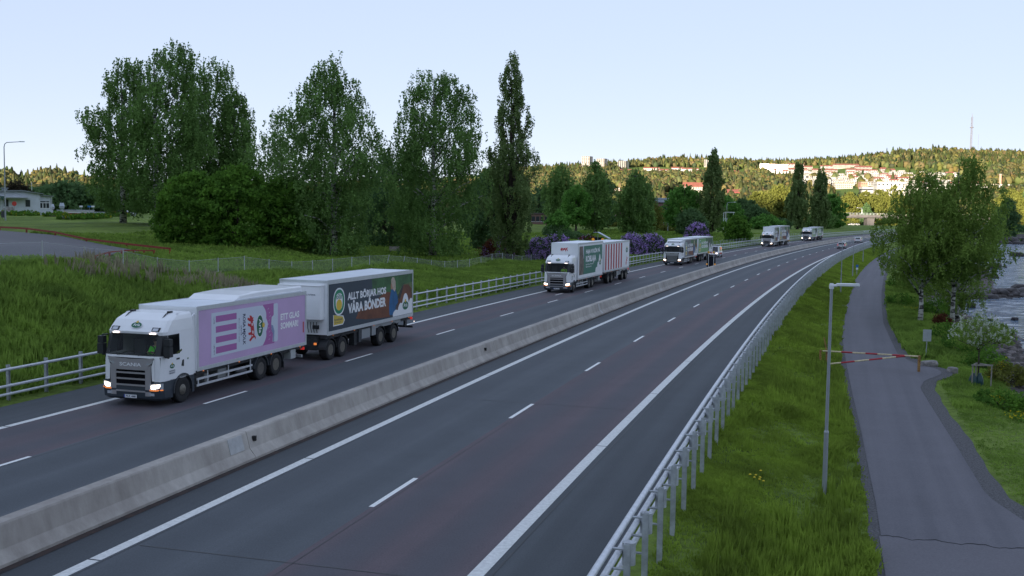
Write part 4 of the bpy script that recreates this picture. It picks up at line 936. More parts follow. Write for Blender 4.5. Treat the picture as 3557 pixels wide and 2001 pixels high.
def wheel(par, x, y, r=.49, w=.30, side=1, dusty=False, deep=True):
    t = MB().lathe([(r*.52, -w*.46), (r*.75, -w/2), (r*.94, -w*.47), (r, -w*.36), (r, w*.36), (r*.94, w*.47), (r*.75, w/2), (r*.52, w*.45)], (x, y, r), 'y', 26).build('wheel', RUBBER, par, smooth=False)
    s = side; d = MB()
    if deep: d.lathe([(r*.545, s*w*.46), (r*.48, s*w*.20), (r*.34, s*w*.0), (r*.30, s*w*.22), (r*.16, s*w*.30), (r*.02, s*w*.30)], (x, y, r), 'y', 22)
    else: d.lathe([(r*.52, s*w*.44), (r*.44, s*w*.40), (r*.36, s*w*.52), (r*.15, s*w*.66), (r*.02, s*w*.66)], (x, y, r), 'y', 22)
    d.build('rim', RIMD if dusty else RIM, t)
    b = MB()
    for k in range(10):
        a = k*math.pi/5; b.cyl((x+math.cos(a)*r*.40, y+s*w*.1, r+math.sin(a)*r*.40), (x+math.cos(a)*r*.40, y+s*w*.42, r+math.sin(a)*r*.40), r*.045, n=6)
    b.build('wheel_nuts', ALU, t)
    return t
def arc_guard(par, x, y0, y1, r, a0=-10, a1=190, th=.05, m=None, z=.49, name='mudguard'):
    g = MB(); n = 14; vs = []
    for i in range(n+1):
        a = math.radians(a0+(a1-a0)*i/n)
        for rr in (r, r+th):
            for y in (y0, y1): vs.append((x+math.cos(a)*rr, y, z+math.sin(a)*rr))
    fs = []
    for i in range(n):
        k = i*4; fs += [(k, k+1, k+5, k+4), (k+2, k+6, k+7, k+3), (k, k+4, k+6, k+2), (k+1, k+3, k+7, k+5)]
    fs += [(0, 2, 3, 1), (n*4, n*4+1, n*4+3, n*4+2)]
    return g.add(vs, fs).build(name, m or DKGREY, par)
def seated_person(label, x, y, z, vest, truck, loc):
    """driver: one skinned body, facing +x, hands on the wheel"""
    V = [(0,0,0),(0,0,.22),(-.02,0,.44),(-.01,0,.52),(.03,0,.60),(.04,0,.70), (0,.17,.42),(.12,.22,.20),(.36,.12,.26), (0,-.17,.42),(.12,-.22,.20),(.36,-.12,.26), (.10,.10,-.02),(.45,.12,0),(.50,.12,-.40), (.10,-.10,-.02),(.45,-.12,0),(.50,-.12,-.40),(.42,.10,.29),(.42,-.10,.29),(.02,0,.76)]
    E = [(0,1),(1,2),(2,3),(3,4),(4,5),(2,6),(6,7),(7,8),(2,9),(9,10),(10,11),(0,12),(12,13),(13,14),(0,15),(15,16),(16,17),(8,18),(11,19),(5,20)]
    Rr = [.15,.15,.15,.055,.085,.10,.075,.05,.038,.075,.05,.038,.09,.07,.05,.09,.07,.05,.035,.035,.07]
    me = bpy.data.meshes.new('person'); me.from_pydata(V, E, []); o = bpy.data.objects.new('person', me); COL.objects.link(o)
    sk = o.modifiers.new('skin', 'SKIN'); sb = o.modifiers.new('sub', 'SUBSURF'); sb.levels = 1; sb.render_levels = 1
    me.skin_vertices[0].data[0].use_root = True
    for i, r in enumerate(Rr): me.skin_vertices[0].data[i].radius = (r, r)
    bpy.context.view_layer.update(); dg = bpy.context.evaluated_depsgraph_get(); m2 = bpy.data.meshes.new_from_object(o.evaluated_get(dg)); o.modifiers.clear(); o.data = m2; m2.name = 'person'
    m2.materials.clear(); m2.materials.append(mat('skin', (.48, .30, .22), .6))
    tag(o, label, 'person')
    ve = MB().lathe([(.165, -.02), (.17, .12), (.185, .30), (.15, .43), (.07, .48)], (-.01, 0, 0), 'z', 14); ve.v = [(p[0]*.95, p[1]*1.25, p[2]) for p in ve.v]
    for sg in (1, -1): ve.tube([(0, .17*sg, .42), (.12, .225*sg, .21), (.22, .18*sg, .22)], [.095, .075, .06], 8)
    ve.build('vest', mat(*vest), o)
    MB().tube([(.36, .12, .26), (.42, .10, .29), (.45, .07, .31)], [.045, .04, .03], 7).build('hand', MATS['skin'], o)
    MB().lathe([(.02, .82), (.085, .79), (.112, .72), (.10, .66)], (.03, 0, 0), 'z', 12).build('hair', mat('brown_hair', (.06, .04, .03), .8), o)
    fb = MB(); fb.lathe([(.002, 0), (.014, .01), (.02, .02)], (.135, .0, .69), 'x', 6)
    for sg in (1, -1): fb.box(.125, .14, .032*sg-.012, .032*sg+.012, .715, .727)
    fb.box(.13, .142, -.025, .025, .645, .652); fb.build('face', mat('face_features', (.12, .06, .05), .7), o)
    M = truck.matrix_basis if False else Matrix.LocRotScale(truck.location, truck.rotation_euler, truck.scale)
    o.matrix_world = M @ Matrix.Translation((x, y, z)); return o
def front_arch_side(mb, y0, y1, x_axle, r, z0, z1, xf, xr, zc=.49):
    """side skirt panel between z0 and z1 with a round wheel opening"""
    for (xa, xb, sg) in ((xf, x_axle, 1), (xr, x_axle, -1)):
        top = (xa, z1); pts = [(xa, z0), (xa, z1), (x_axle, z1)]
        for i in range(9):
            a = math.pi/2-sg*0 - (0); ang = math.radians(90 - i*11.0) if sg > 0 else math.radians(90+i*11.0)
            pts.append((x_axle+math.cos(ang)*r, zc+math.sin(ang)*r))
        if pts[-1][1] > z0: pts.append((pts[-1][0], z0))
        pts = [p for p in pts if p[1] >= z0-.001]
        mb.prism(pts, y0, y1, 'y')
def truck(label, s, t, style, zbox, L0, L1, zb0, print_fn, plate='', tall=False, cabtop=3.36, group='trucks of the white convoy', yaw=0.):
    th = heading(s+4); fx_, fy_ = -math.sin(th), -math.cos(th)
    p = rp(s, t); T = empty('truck', label, 'truck', (p[0], p[1], .004), math.atan2(fy_, fx_)+yaw, group)
    cab = MB(); gl = MB(); sw = MB(); sr = MB(); dark = MB(); sp = [-.42, -1.22, -1.75]
    W = 1.24; x0 = -2.12
    def fx(z): return float(np.interp(z, [.95, 1.4, 1.85, 2.62, 2.74, 2.9, 3.15, 3.36], [.0, .0, -.03, -.24, -.22, -.36, -.62, -1.15]))
    hs = cabtop/3.36
    zl = [.95, 1.40, 1.80, 1.88, 2.62, 2.74, 2.92, 3.14, 3.28, 3.36]; ww = [W, W, W, W, W*.985, W*.985, W*.975, W*.955, W*.92, W*.86]
    lv = [ring(z*(1 if z < 2.7 else 1+(hs-1)*(z-2.7)/.66*1.0), x0, fx(z), w, .26, [min(x, fx(z)-.27-.01*i) if i == 0 else x for i, x in enumerate(sp)]) for z, w in zip(zl, ww)]
    # arch cut: the lowest band is only the door front; rest comes from the skirt
    def sel(b, tg):
        if b == 3:
            if tg in ('front',): return gl
            if tg == 'L1': return sw
            if tg == 'R1': return sr
            if tg == 'fc': return dark
        if b in (0, 1) and tg == 'front': return dark
        return cab
    loft(lv, 3, sel)
    top = lv[-1]; cab.add(top, [tuple(range(len(top)))])
    cab.build('cab_shell', WHITE, T, smooth=False, bevel=0)
    dark.build('windscreen_pillars', BLK, T)
    gl.build('windscreen', GLASS, T); sw.build('side_window', GLASS, T); sr.build('side_window', GLASS, T)
    # interior
    inn = MB(); inn.add([(-1.9, -1.15, 1.2), (-1.9, 1.15, 1.2), (-1.9, 1.12, 2.8), (-1.9, -1.12, 2.8)], [(0, 1, 2, 3)])
    inn.box(-.75, -.1, -1.17, 1.17, 1.45, 1.84); inn.box(-1.9, -.35, -1.12, 1.12, 2.66, 2.7); inn.box(-1.9, -.1, -1.17, 1.17, 1.18, 1.22)
    for yy in (.42, -.62): inn.box(-1.5, -1.36, yy-.26, yy+.26, 1.4, 2.3); inn.box(-1.45, -.95, yy-.26, yy+.26, 1.3, 1.55)
    inn.build('cab_interior', mat('interior_dark', (.05, .052, .058), .8), T)
    stw = MB(); stw.tube([(-.52-.06*math.cos(a), .42+.24*math.sin(a), 2.0+.2*math.cos(a)) for a in [2*math.pi*k/14 for k in range(15)]], .018, 6); stw.build('steering_wheel', BLK, T)
    # bumper, skirt, grille
    bp = MB(); bl = [ring(z, -.62, xf, w, .24, [-.5, -.55, -.58]) for z, xf, w in ((.26, -.06, 1.2), (.34, .02, 1.26), (.62, .04, 1.27), (.94, .01, 1.25))]
    loft(bl, 3, lambda b, tg: None if tg == 'rear' else bp); bp.add(bl[-1], [tuple(range(len(bl[-1])))]); bp.add(bl[0], [tuple(range(len(bl[0])))]); bp.build('bumper', mat('bumper_dark_blue_grey', (.035, .045, .06), .42), T)
    sk = MB()
    for yy in (1.2, -1.24): front_arch_side(sk, yy, yy+.04, -1.38, .62, .30, .965, -.60, -2.14)
    sk.build('wheel_arch_panel', MATS['bumper_dark_blue_grey'], T)
    for yy in (.92, -1.28): arc_guard(T, -1.38, yy, yy+.36, .575, -5, 185, .05, name='wheel_arch')
    g = MB(); gm = GRILLE if style != 'silver' else GRILL2
    fr = ((.012, 0, 0), (0, 1, 0), (0, 0, 1), 0.)
    if style != 'silver':
        g.flat(fr, [(-.98, 1.83), (-.70, 1.40), (-.66, 1.36), (.66, 1.36), (.70, 1.40), (.98, 1.83), (.6, 1.78), (0, 1.76), (-.6, 1.78)][::-1], .03)
        g.flat(fr, [(-.86, .42), (-.62, .42), (-.62, 1.36), (-.86, 1.58)][::-1], .025); g.flat(fr, [(.62, .42), (.86, .42), (.86, 1.58), (.62, 1.36)][::-1], .025)
        for zz in (1.22, 1.00, .77, .55): g.flat(fr, [(-.62, zz), (.62, zz), (.62, zz+.06), (-.62, zz+.06)], .04)
    else:
        g.flat(fr, [(-.80, 1.40), (.80, 1.40), (.86, 1.80), (-.86, 1.80)], .03)
        for k in range(6): zz = 1.30-k*.145; g.flat(fr, [(-.80+.03*k, zz), (.80-.03*k, zz), (.80-.03*k, zz+.075), (-.80+.03*k, zz+.075)], .05)
    g.build('grille', gm, T)
    bk = MB(); bk.flat(fr, [(-.9, .45), (.9, .45), (.9, 1.5), (.6, 1.62), (-.6, 1.62), (-.9, 1.5)], .010); bk.build('grille_recess', RECESS, T)
    if style != 'silver':
        b = MB(); b.write(((.044, 0, 0), (0, 1, 0), (0, 0, 1), 0), 'SCANIA', 0, 1.50, .125, .92, 0, .02, 'c'); b.build('brand_lettering', SILV, T)
    else:
        b = MB(); b.write(((.044, 0, 0), (0, 1, 0), (0, 0, 1), 0), 'SCANIA', 0, 1.60, .09, .62, 0, .02, 'c'); b.build('brand_lettering', DKGREY, T)
    # white corner panels of the lower cab
    for sg in (1, -1):
        cp = MB()
        q = [(sg*.90, .98), (sg*1.0, .98), (sg*1.0, 1.80), (sg*.99, 1.80), (sg*.88, 1.52)]
        cp.flat(fr, q if sg > 0 else q[::-1], .014)
        cp.build('corner_panel', WHITE, T)
    # lamps
    for sg in (1, -1):
        hsg = MB(); hsg.add([(.05, sg*.80, .62), (.04, sg*1.06, .62), (-.10, sg*1.285, .64), (-.12, sg*1.285, .90), (.03, sg*1.05, .90), (.05, sg*.80, .86)], [(0, 1, 4, 5), (1, 2, 3, 4)])
        h = hsg.build('headlamp', LAMP_OFF, T); lm = MB(); lm.add([(.056, sg*.88, .70), (.054, sg*1.03, .70), (-.05, sg*1.19, .72), (-.05, sg*1.19, .86), (.052, sg*1.03, .85), (.056, sg*.88, .83)], [(0, 1, 4, 5), (1, 2, 3, 4)]); lm.build('lens', LAMP_W, h)
        om = MB(); om.add([(.054, sg*.82, .62), (.045, sg*1.06, .62), (-.10, sg*1.29, .64), (-.10, sg*1.29, .68), (.047, sg*1.06, .67), (.056, sg*.82, .67)], [(0, 1, 4, 5), (1, 2, 3, 4)]); om.build('indicator', LAMP_O, h)
        fg = MB(); fg.box(.02, .045, sg*.80-(.2 if sg < 0 else 0), sg*.80+(.2 if sg > 0 else 0), .44, .54); fg.build('fog_lamp', LAMP_OFF, T)
        if style == 'g':
            dl = MB(); dl.add([(.046, sg*.66, 1.56), (.046, sg*.90, 1.62), (.03, sg*.97, 1.76), (.046, sg*.72, 1.66)], [(0, 1, 2, 3)]); dl.build('daytime_lamp', LAMP_OFF, T)
        x = fx(2.80)+.02
        rl = MB(); rl.prism([(x-.02, 2.77), (x+.02, 2.77), (x-.08, 2.90), (x-.14, 2.90)], sg*.86-.16, sg*.86+.16, 'y'); r_ = rl.build('roof_lamp_frame', BLK, T)
        MB().prism([(x+.005, 2.79), (x+.03, 2.79), (x-.06, 2.88), (x-.09, 2.88)], sg*.86-.11, sg*.86+.11, 'y').build('lens', LAMP_OFF, r_)
        x = fx(2.68)+.012; MB().box(x, x+.04, sg*.78-.12, sg*.78+.12, 2.665, 2.695).build('position_lamp', LAMP_P, T)
        # mirrors
        mr = MB(); yy = sg*1.42; mr.box(-.34, -.14, yy-.12, yy+.12, 2.26, 2.52); mr.box(-.34, -.12, yy-.13, yy+.13, 1.86, 2.24); mr.tube([(-.30, sg*1.2, 2.58), (-.26, yy, 2.56), (-.26, yy, 2.5)], .03, 6); mr.tube([(-.30, sg*1.2, 1.84), (-.26, yy, 1.82), (-.26, yy, 1.87)], .03, 6)
        mr.build('mirror', BLK, T, bevel=.02)
        ws = MB(); ws.tube([(-.75, sg*.8, 3.17*hs), (-1.0, sg*.8, 3.34*hs), (-1.4, sg*.8, 3.40*hs)], .022, 5); ws.box(-1.35, -1.15, sg*.8-.06, sg*.8+.06, 3.37*hs, 3.43*hs); ws.build('air_horn', BLK, T)
    vz = MB(); x = fx(2.66)+.01; vz.box(x-.05, x+.02, -1.0, 1.0, 2.615, 2.66); vz.build('sun_visor_strip', BLK, T)
    wp = MB(); wp.tube([(.0, -.6, 1.88), (-.06, -.2, 2.02), (-.07, .1, 2.04)], .012, 4); wp.tube([(.0, .3, 1.88), (-.06, .7, 2.02), (-.07, .95, 2.04)], .012, 4); wp.build('wiper', BLK, T)
    dh = MB()
    for sg in (1, -1): dh.box(-1.18, -1.00, sg*1.245-.012, sg*1.245+.012, 1.66, 1.72)
    dh.build('door_handle', BLK, T)
    sd = MB()
    for sg in (1,): sd.prism([(-1.30, 1.40), (-1.46, 1.36), (-1.46, 1.62), (-1.36, 1.60)], 1.243, 1.252, 'y')
    sd.build('side_vent', BLK, T)
    if plate:
        pf = ((.055, 0, 0), (0, 1, 0), (0, 0, 1), 0); MB().flat(pf, [(-.27, .33), (.27, .33), (.27, .45), (-.27, .45)], .008).build('number_plate', WHITEL, T)
        b = MB(); b.write(((.064, 0, 0), (0, 1, 0), (0, 0, 1), 0), plate, .02, .355, .075, .42, 0, .02, 'c'); b.build('plate_characters', DARKL, T)
        MB().flat(((.0635, 0, 0), (0, 1, 0), (0, 0, 1), 0), [(-.27, .33), (-.23, .33), (-.23, .45), (-.27, .45)], .002).build('plate_blue_strip', mat('eu_blue', (.01, .05, .4), .5), T)
    # front badge
    zb = 3.02; fr2 = ((fx(3.02)+.065, 0, 0), (0, 1, 0), Vector((-.55, 0, .83)).normalized(), 0.)
    oval_logo(((fx(2.93)+.06, 0, 2.93*1.0), (0, 1, 0), tuple(Vector((-.62, 0, .78)).normalized()), 0.), 0, .04, .44, T)
    FL = ((-.0, 1.243, 0), (-1, 0, 0), (0, 0, 1), 0.)
    oval_logo(FL, .72, 1.46, .30, T)
    if style == 'g' and plate:
        b = MB(); b.write(FL, 'NATURLIG', .72, 1.26, .055, .36, 0, .02, 'c', .003); b.write(FL, 'DRIVKRAFT', .72, 1.18, .055, .38, 0, .02, 'c', .003); b.build('door_lettering', DARKL, T)
        MB().flat(FL, [(1.02, 1.86), (1.34, 1.96), (1.34, 2.04), (1.02, 1.94)], .003).build('door_sticker', mat('sticker_olive', (.06, .08, .01), .6), T)
        oval_logo(FL, 1.72, 1.62, .11, T)
    # air deflector between cab and box
    df = MB()
    for sg in (1, -1): df.prism([(-2.12, .98), (-2.30, .98), (-2.30, min(zb0+zbox-1.2, 3.3)), (-2.12, 3.2)], sg*1.17-.03, sg*1.17+.03, 'y')
    df.build('side_deflector', WHITE, T)
    if tall:
        d = MB(); d.prism([(-1.0, 3.36), (-2.30, 3.36), (-2.30, zbox-.12), (-2.15, zbox-.10)], -.98, .98, 'y'); d.build('roof_deflector', WHITE, T) if style == 'silver' else None
    # cargo body
    xf, xr = -L0, -L1
    body = MB().box(xr, xf, -1.275, 1.275, zb0, zbox); body.build('cargo_box', BODYW, T)
    MB().box(xr+.04, xf-.04, -1.24, 1.24, zbox, zbox+.012).build('box_roof', ROOFW, T)
    fm = MB()
    for sg in (1, -1):
        y = sg*1.275; a, b = (y, y+.022) if sg > 0 else (y-.022, y)
        fm.box(xr-.01, xf+.01, a, b, zb0-.02, zb0+.12); fm.box(xr-.01, xf+.01, a, b, zbox-.13, zbox+.03); fm.box(xf-.1, xf+.01, a, b, zb0+.12, zbox-.13); fm.box(xr-.01, xr+.1, a, b, zb0+.12, zbox-.13)
    fm.build('box_frame', ALU, T)
    if print_fn: print_fn(T, ((xf-.11, 1.276, zb0+.13), (-1, 0, 0), (0, 0, 1), 0.), (xf-xr)-.22, zbox-zb0-.27)
    # chassis
    ch = MB().box(xr+.2, -1.9, -.45, .45, .55, .85); ch.box(xr+.1, xf-.1, -1.15, 1.15, .88, zb0-.02); ch.box(-3.2, -2.3, .5, 1.05, .42, .86); ch.box(-5.2, -4.3, -1.05, -.5, .42, .86); ch.box(-.6, -2.1, -.9, .9, .45, .9); ch.build('chassis', CHAS, T)
    MB().box(-4.6, -3.95, .75, 1.12, .52, .9).build('side_tank', mat('tank_grey', (.25, .26, .26), .5, metal=.3), T); MB().box(-3.3, -3.0, .8, 1.13, .5, .84).build('air_tank', MATS['tank_grey'], T)
    for sg in (1, -1):
        sg_ = MB(); y = sg*1.2; a, b = sorted((y-.02*sg, y+.02*sg)); e = -6.45
        sg_.box(e, -2.35, a, b, .44, .52); sg_.box(e, -2.35, a, b, .68, .76)
        for x in (-2.45, -3.1, -4.6, -6.3): sg_.box(x-.03, x+.03, min(a, b)-.01*0, b, .52, .68)
        for x in (-3.1, -4.6, -6.3): sg_.box(x-.025, x+.025, a+.005, b-.005, .76, .98)
        sg_.build('side_guard', mat('guard_white', (.55, .56, .58), .5, noise=.1), T)
    wheel(T, -1.38, 1.10, .49, .30, 1, deep=False); wheel(T, -1.38, -1.10, .49, .30, -1, deep=False)
    for x in (-7.12, -8.42):
        for sg in (1, -1):
            wheel(T, x, sg*1.02, .49, .44, sg, dusty=(x > -8)); arc_guard(T, x, sg*1.02-.25, sg*1.02+.25, .56, 5, 175, .04)
    rl = MB()
    for x in np.linspace(xf-.4, xr+.6, 4): rl.box(x-.03, x+.03, 1.28, 1.30, zb0-.06, zb0-.03)
    rl.build('marker_lamps', LAMP_O, T)
    MB().box(xr+.9, xr+1.35, .85, 1.22, .55, .95).build('locker', mat('locker_grey', (.42, .44, .44), .5), T)
    mfl = MB()
    for sg in (1, -1): mfl.box(-9.08, -9.05, sg*1.0-.25, sg*1.0+.25, .25, .8)
    mfl.build('mud_flap', BLK, T)
    MB().box(xr+.02, xr+.1, -1.1, 1.1, .45, .58).build('underrun_bar', ALU, T)
    for sg in (1, -1): MB().box(xr-.03, xr-.01, sg*1.08-.1, sg*1.08+.1, .80, .93).build('tail_lamp', LAMP_R, T)
    return T
def trailer(label, s, t, Ln, zb0, ztop, axles, print_fn, unit=True, group='trailers of the white convoy', boxes=True, yaw=0.):
    th = heading(s+5); p = rp(s, t); T = empty('trailer', label, 'trailer', (p[0], p[1], .004), math.atan2(-math.cos(th), -math.sin(th))+yaw, group)
    MB().box(-Ln, 0, -1.275, 1.275, zb0, ztop).build('cargo_box', BODYW, T)
    MB().box(-Ln+.04, -.04, -1.24, 1.24, ztop, ztop+.012).build('box_roof', ROOFW, T)
    fm = MB()
    for sg in (1, -1):
        y = sg*1.275; a, b = (y, y+.022) if sg > 0 else (y-.022, y)
        fm.box(-Ln-.01, .01, a, b, zb0-.03, zb0+.14); fm.box(-Ln-.01, .01, a, b, ztop-.17, ztop+.03); fm.box(-.1, .01, a, b, zb0+.14, ztop-.17); fm.box(-Ln-.01, -Ln+.1, a, b, zb0+.14, ztop-.17)
    fm.box(.003, .02, -1.25, 1.25, ztop-.1, ztop+.02)
    fm.build('box_frame', ALU, T)
    if print_fn: print_fn(T, ((-.11, 1.276, zb0+.15), (-1, 0, 0), (0, 0, 1), 0.), Ln-.22, ztop-zb0-.33)
    if unit:
        u = MB().box(.0, .42, -1.12, 1.12, zb0+.75, ztop-.22); u.box(.0, .46, -1.15, 1.15, ztop-.26, ztop-.18); u.build('refrigeration_unit', WHITE, T, bevel=.03)
        fr = ((.425, 0, zb0+.8), (0, 1, 0), (0, 0, 1), 0.); b = MB(); b.write(fr, 'HULTSTEINS', .55, 1.12, .07, .62, 0, .01, 'c', .003); b.build('unit_lettering', DARKL, T)
        MB().flat(fr, [(-1.0, .1), (1.0, .1), (1.0, .95), (-1.0, .95)], .006).build('unit_door', BODYW, T)
        c = MB(); 
        for k in range(4): c.tube([(.03, .3+.15*k, zb0+.1), (.22, .35+.15*k, zb0+.35+.05*(k % 2)), (.05, .25+.16*k, zb0+.6)], .018, 5)
        c.box(.01, .12, .55, .85, zb0+.28, zb0+.46); c.build('air_hoses', BLK, T)
    ch = MB().box(-Ln+.2, -.1, -.45, .45, .62, .95); ch.box(-Ln+.1, -.1, -1.15, 1.15, zb0-.22, zb0-.03); ch.box(-.2, 1.75, -.12, .12, .62, .74)
    ch.box(axles[1]-.7, axles[0]+.6, -.8, .8, .5, zb0-.1)
    ch.build('chassis', CHAS, T)
    for x in axles:
        for sg in (1, -1):
            wheel(T, x, sg*1.04, .49, .42, sg, deep=True, dusty=False)
            arc_guard(T, x, sg*1.04-.22, sg*1.04+.23, .56, 5, 175, .035, m=BLK)
    if boxes:
        lk = MB().box(axles[1]-3.3, axles[1]-2.3, .85, 1.2, .62, 1.1); lk.box(axles[1]-4.0, axles[1]-3.5, .9, 1.22, .66, zb0-.05); lk.build('tool_locker', mat('locker_metal', (.38, .40, .42), .4, metal=.5), T)
        MB().box(axles[1]-1.9, axles[1]-1.6, .8, 1.1, .35, zb0-.1).build('landing_leg', CHAS, T)
        MB().box(axles[1]-2.25, axles[1]-1.95, .8, 1.2, .5, zb0-.1).build('battery_box', DKGREY, T)
        MB().box(axles[3]-1.0, axles[2]+.9, 1.12, 1.2, zb0-.25, zb0-.04).build('side_skirt', mat('skirt_grey', (.3, .31, .32), .5), T)
    rl = MB()
    for x in np.linspace(-.6, -Ln+.6, 5): rl.box(x-.03, x+.03, 1.28, 1.30, zb0-.08, zb0-.05)
    rl.build('marker_lamps', LAMP_O, T)
    rb = MB().box(-Ln-.35, -Ln-.25, -1.15, 1.15, .5, .62); rb.box(-Ln-.3, -Ln, .7, .8, .55, zb0); rb.box(-Ln-.3, -Ln, -.8, -.7, .55, zb0); rb.build('underrun_bar', CHAS, T)
    for sg in (1, -1): MB().box(-Ln-.10, -Ln-.02, sg*1.12-.1, sg*1.12+.1, zb0-.24, zb0-.1).build('tail_lamp', LAMP_R, T)
    MB().lathe([(.01, -.02), (.025, 0), (.01, .02)], (-Ln-.1, 1.33, zb0-.36), 'y', 10).build('side_marker', LAMP_P, T)
    fl = MB(); fl.box(.5, .56, .85, .97, .82, .92); fl.box(.2, .26, -.97, -.85, .82, .92); fl.build('front_marker', LAMP_O, T)
    return T
# prints ---------------------------------------------------------------
LIL = mat('lilac_print', (.57, .39, .62), .5, noise=.06, nscale=.6); PINK = mat('pink_print', (.42, .14, .38), .5); PALE = mat('carton_white', (.62, .66, .76), .5); GREYSH = mat('carton_shade', (.25, .30, .48), .5)
def off(fr, o): return (fr[0], fr[1], fr[2], fr[3]+o)
def rect(x0, x1, y0, y1): return [(x0, y0), (x1, y0), (x1, y1), (x0, y1)]
def print_pink(T, fr, W, H):
    P = MB().flat(fr, rect(0, W, 0, H), .006).build('advert_panel', LIL, T); a = off(fr, .0065)
    scal = [(4.80, .28)]
    for i in range(19):
        f = i/18; scal.append((4.78+.34*math.sin(f*math.pi)+.10*abs(math.sin(f*math.pi*3)), .28+1.72*f))
    MB().flat(a, [(4.6, .27), (5.75, .27), (5.95, .42), (5.95, 1.9), (5.7, 2.02), (4.6, 2.01)], .002).build('carton_top', PINK, P)
    MB().flat(off(a, .003), [(.85, .25)]+scal+[(.87, 2.0)], .002).build('milk_carton', PALE, P)
    MB().flat(off(a, .004), [(5.62, .34), (6.02, .32), (6.08, .4), (6.08, 1.96), (6.02, 2.0), (5.72, 1.98), (5.72, 1.5), (5.55, 1.42), (5.5, 1.1), (5.55, .8), (5.66, .7)], .002).build('carton_cap', PALE, P)
    MB().flat(off(a, .007), [(5.5, 1.1), (5.55, .8), (5.66, .7), (5.66, .34), (5.74, .34), (5.78, .8), (5.66, 1.05)], .001).build('cap_shade', GREYSH, P)
    m = MB()
    for z0, z1 in ((1.61, 1.86), (1.20, 1.45), (.79, 1.04), (.37, .63)): m.flat(off(a, .0055), rect(1.18, 2.71, z0, z1), .0015)
    m.build('stripes', PINK, P)
    A = off(a, .006); b = MB()
    b.write(A, 'ROSA MJÖLK', 3.20, 1.76, .20, 1.28, -math.pi/2, .03, 'l', .001); b.write(A, 'DRYCK', 3.02, 1.30, .085, .42, -math.pi/2, .015, 'l', .001); b.write(A, 'Med smak av jordgubb', 2.88, 1.62, .05, .98, -math.pi/2, .01, 'l', .001)
    b.write(A, '1 LITER', 1.02, 1.84, .07, .30, -math.pi/2, .01, 'l', .001); b.write(A, '1,8% FETT', 1.02, .74, .07, .40, -math.pi/2, .01, 'l', .001); b.build('carton_lettering', DARKL, P)
    cow(off(A, .0), 3.88, 1.12, .56, P, -math.pi/2+.15)
    oval_logo(A, 4.55, 1.14, .92, P, -math.pi/2)
    c = MB(); c.write(A, 'ETT GLAS', 6.32, 1.22, .27, 1.72, .0, .04, 'l', .001); c.write(A, 'SOMMAR!', 6.32, .82, .27, 1.62, .0, .04, 'l', .001); c.build('slogan', mat('slogan_pale', (.92, .90, .94), .5), P)
    d = MB()
    for k in range(9):
        z = .45+k*.165; x = 5.28+.08*math.sin(k*1.3); d.flat(A, [(x, z), (x+.10, z+.05), (x+.10, z+.068), (x, z+.018)], .001)
    d.build('rays', PALE, P)
    MB().flat(A, rect(W-.22, W-.12, .45, .95), .001).build('red_marking', mat('small_red', (.5, .06, .04), .5), P)
SLATE = mat('slate_print', (.030, .048, .072), .5, noise=.12, nscale=.5); GRN = mat('print_green', (.035, .115, .035), .55, noise=.55, nscale=1.1); BRN = mat('print_brown', (.16, .050, .022), .55, noise=.35, nscale=1.2); BLUE = mat('print_blue', (.01, .11, .27), .5, noise=.2, nscale=2); BLOND = mat('print_blond', (.50, .40, .32), .6, noise=.25, nscale=5); FACE = mat('print_skin', (.42, .22, .14), .6); GRASSP = mat('print_olive', (.12, .17, .06), .55, noise=.4, nscale=1.5)
def badge(fr, x, y, w, h, P, lv=0.):
    def rr(x0, x1, y0, y1, r):
        o = []
        for cx_, cy_, a0 in ((x1-r, y1-r, 0), (x0+r, y1-r, 90), (x0+r, y0+r, 180), (x1-r, y0+r, 270)):
            for k in range(7): a = math.radians(a0+15*k); o.append((cx_+r*math.cos(a), cy_+r*math.sin(a)))
        return o
    A = off(fr, lv); y1 = y+h; ym = y+h*.27
    MB().flat(A, [(x, y), (x+w*.85, y), (x+w, y+h*.11), (x+w*.88, y+h*.24), (x, y+h*.3)], .002).build('tag_border', WHITEL, P)
    MB().flat(off(A, .002), [(x+.05, y+.05), (x+w*.82, y+.05), (x+w*.94, y+h*.11), (x+w*.84, y+h*.215), (x+.05, y+h*.3)], .001).build('farm_tag', mat('tag_yellow', (.62, .46, .07), .5), P)
    MB().flat(off(A, .0035), rr(x, x+w, ym, y1, w*.46), .002).build('badge_rim', WHITEL, P)
    MB().flat(off(A, .0055), rr(x+w*.06, x+w*.94, ym+w*.06, y1-w*.06, w*.41), .001).build('badge_ring', mat('badge_green', (.01, .24, .11), .5), P)
    MB().flat(off(A, .0065), rr(x+w*.2, x+w*.8, ym+w*.2, y1-w*.2, w*.27), .001).build('badge_field', WHITEL, P)
    b = MB(); b.write(off(A, .0078), 'BÖNDER', x+w*.5, ym+(y1-ym)*.60, w*.13, w*.5, 0, .03, 'c', .0005); b.write(off(A, .0078), 'ARLA', x+w*.5, ym+(y1-ym)*.73, w*.09, w*.24, 0, .02, 'c', .0005); b.build('badge_word', GREENL, P)
    MB().flat(off(A, .0078), ellipse(x+w*.5, ym+(y1-ym)*.38, w*.25, w*.22, 16), .0006).build('badge_sun', YELL, P)
    c = MB(); c.write(off(A, .004), 'FarmAhead', x+w*.10, y+h*.13, h*.065, w*.68, 0, .01, 'l', .0006); c.write(off(A, .004), 'TECHNOLOGY', x+w*.10, y+h*.07, h*.03, w*.6, 0, .01, 'l', .0006); c.build('tag_word', DARKL, P)
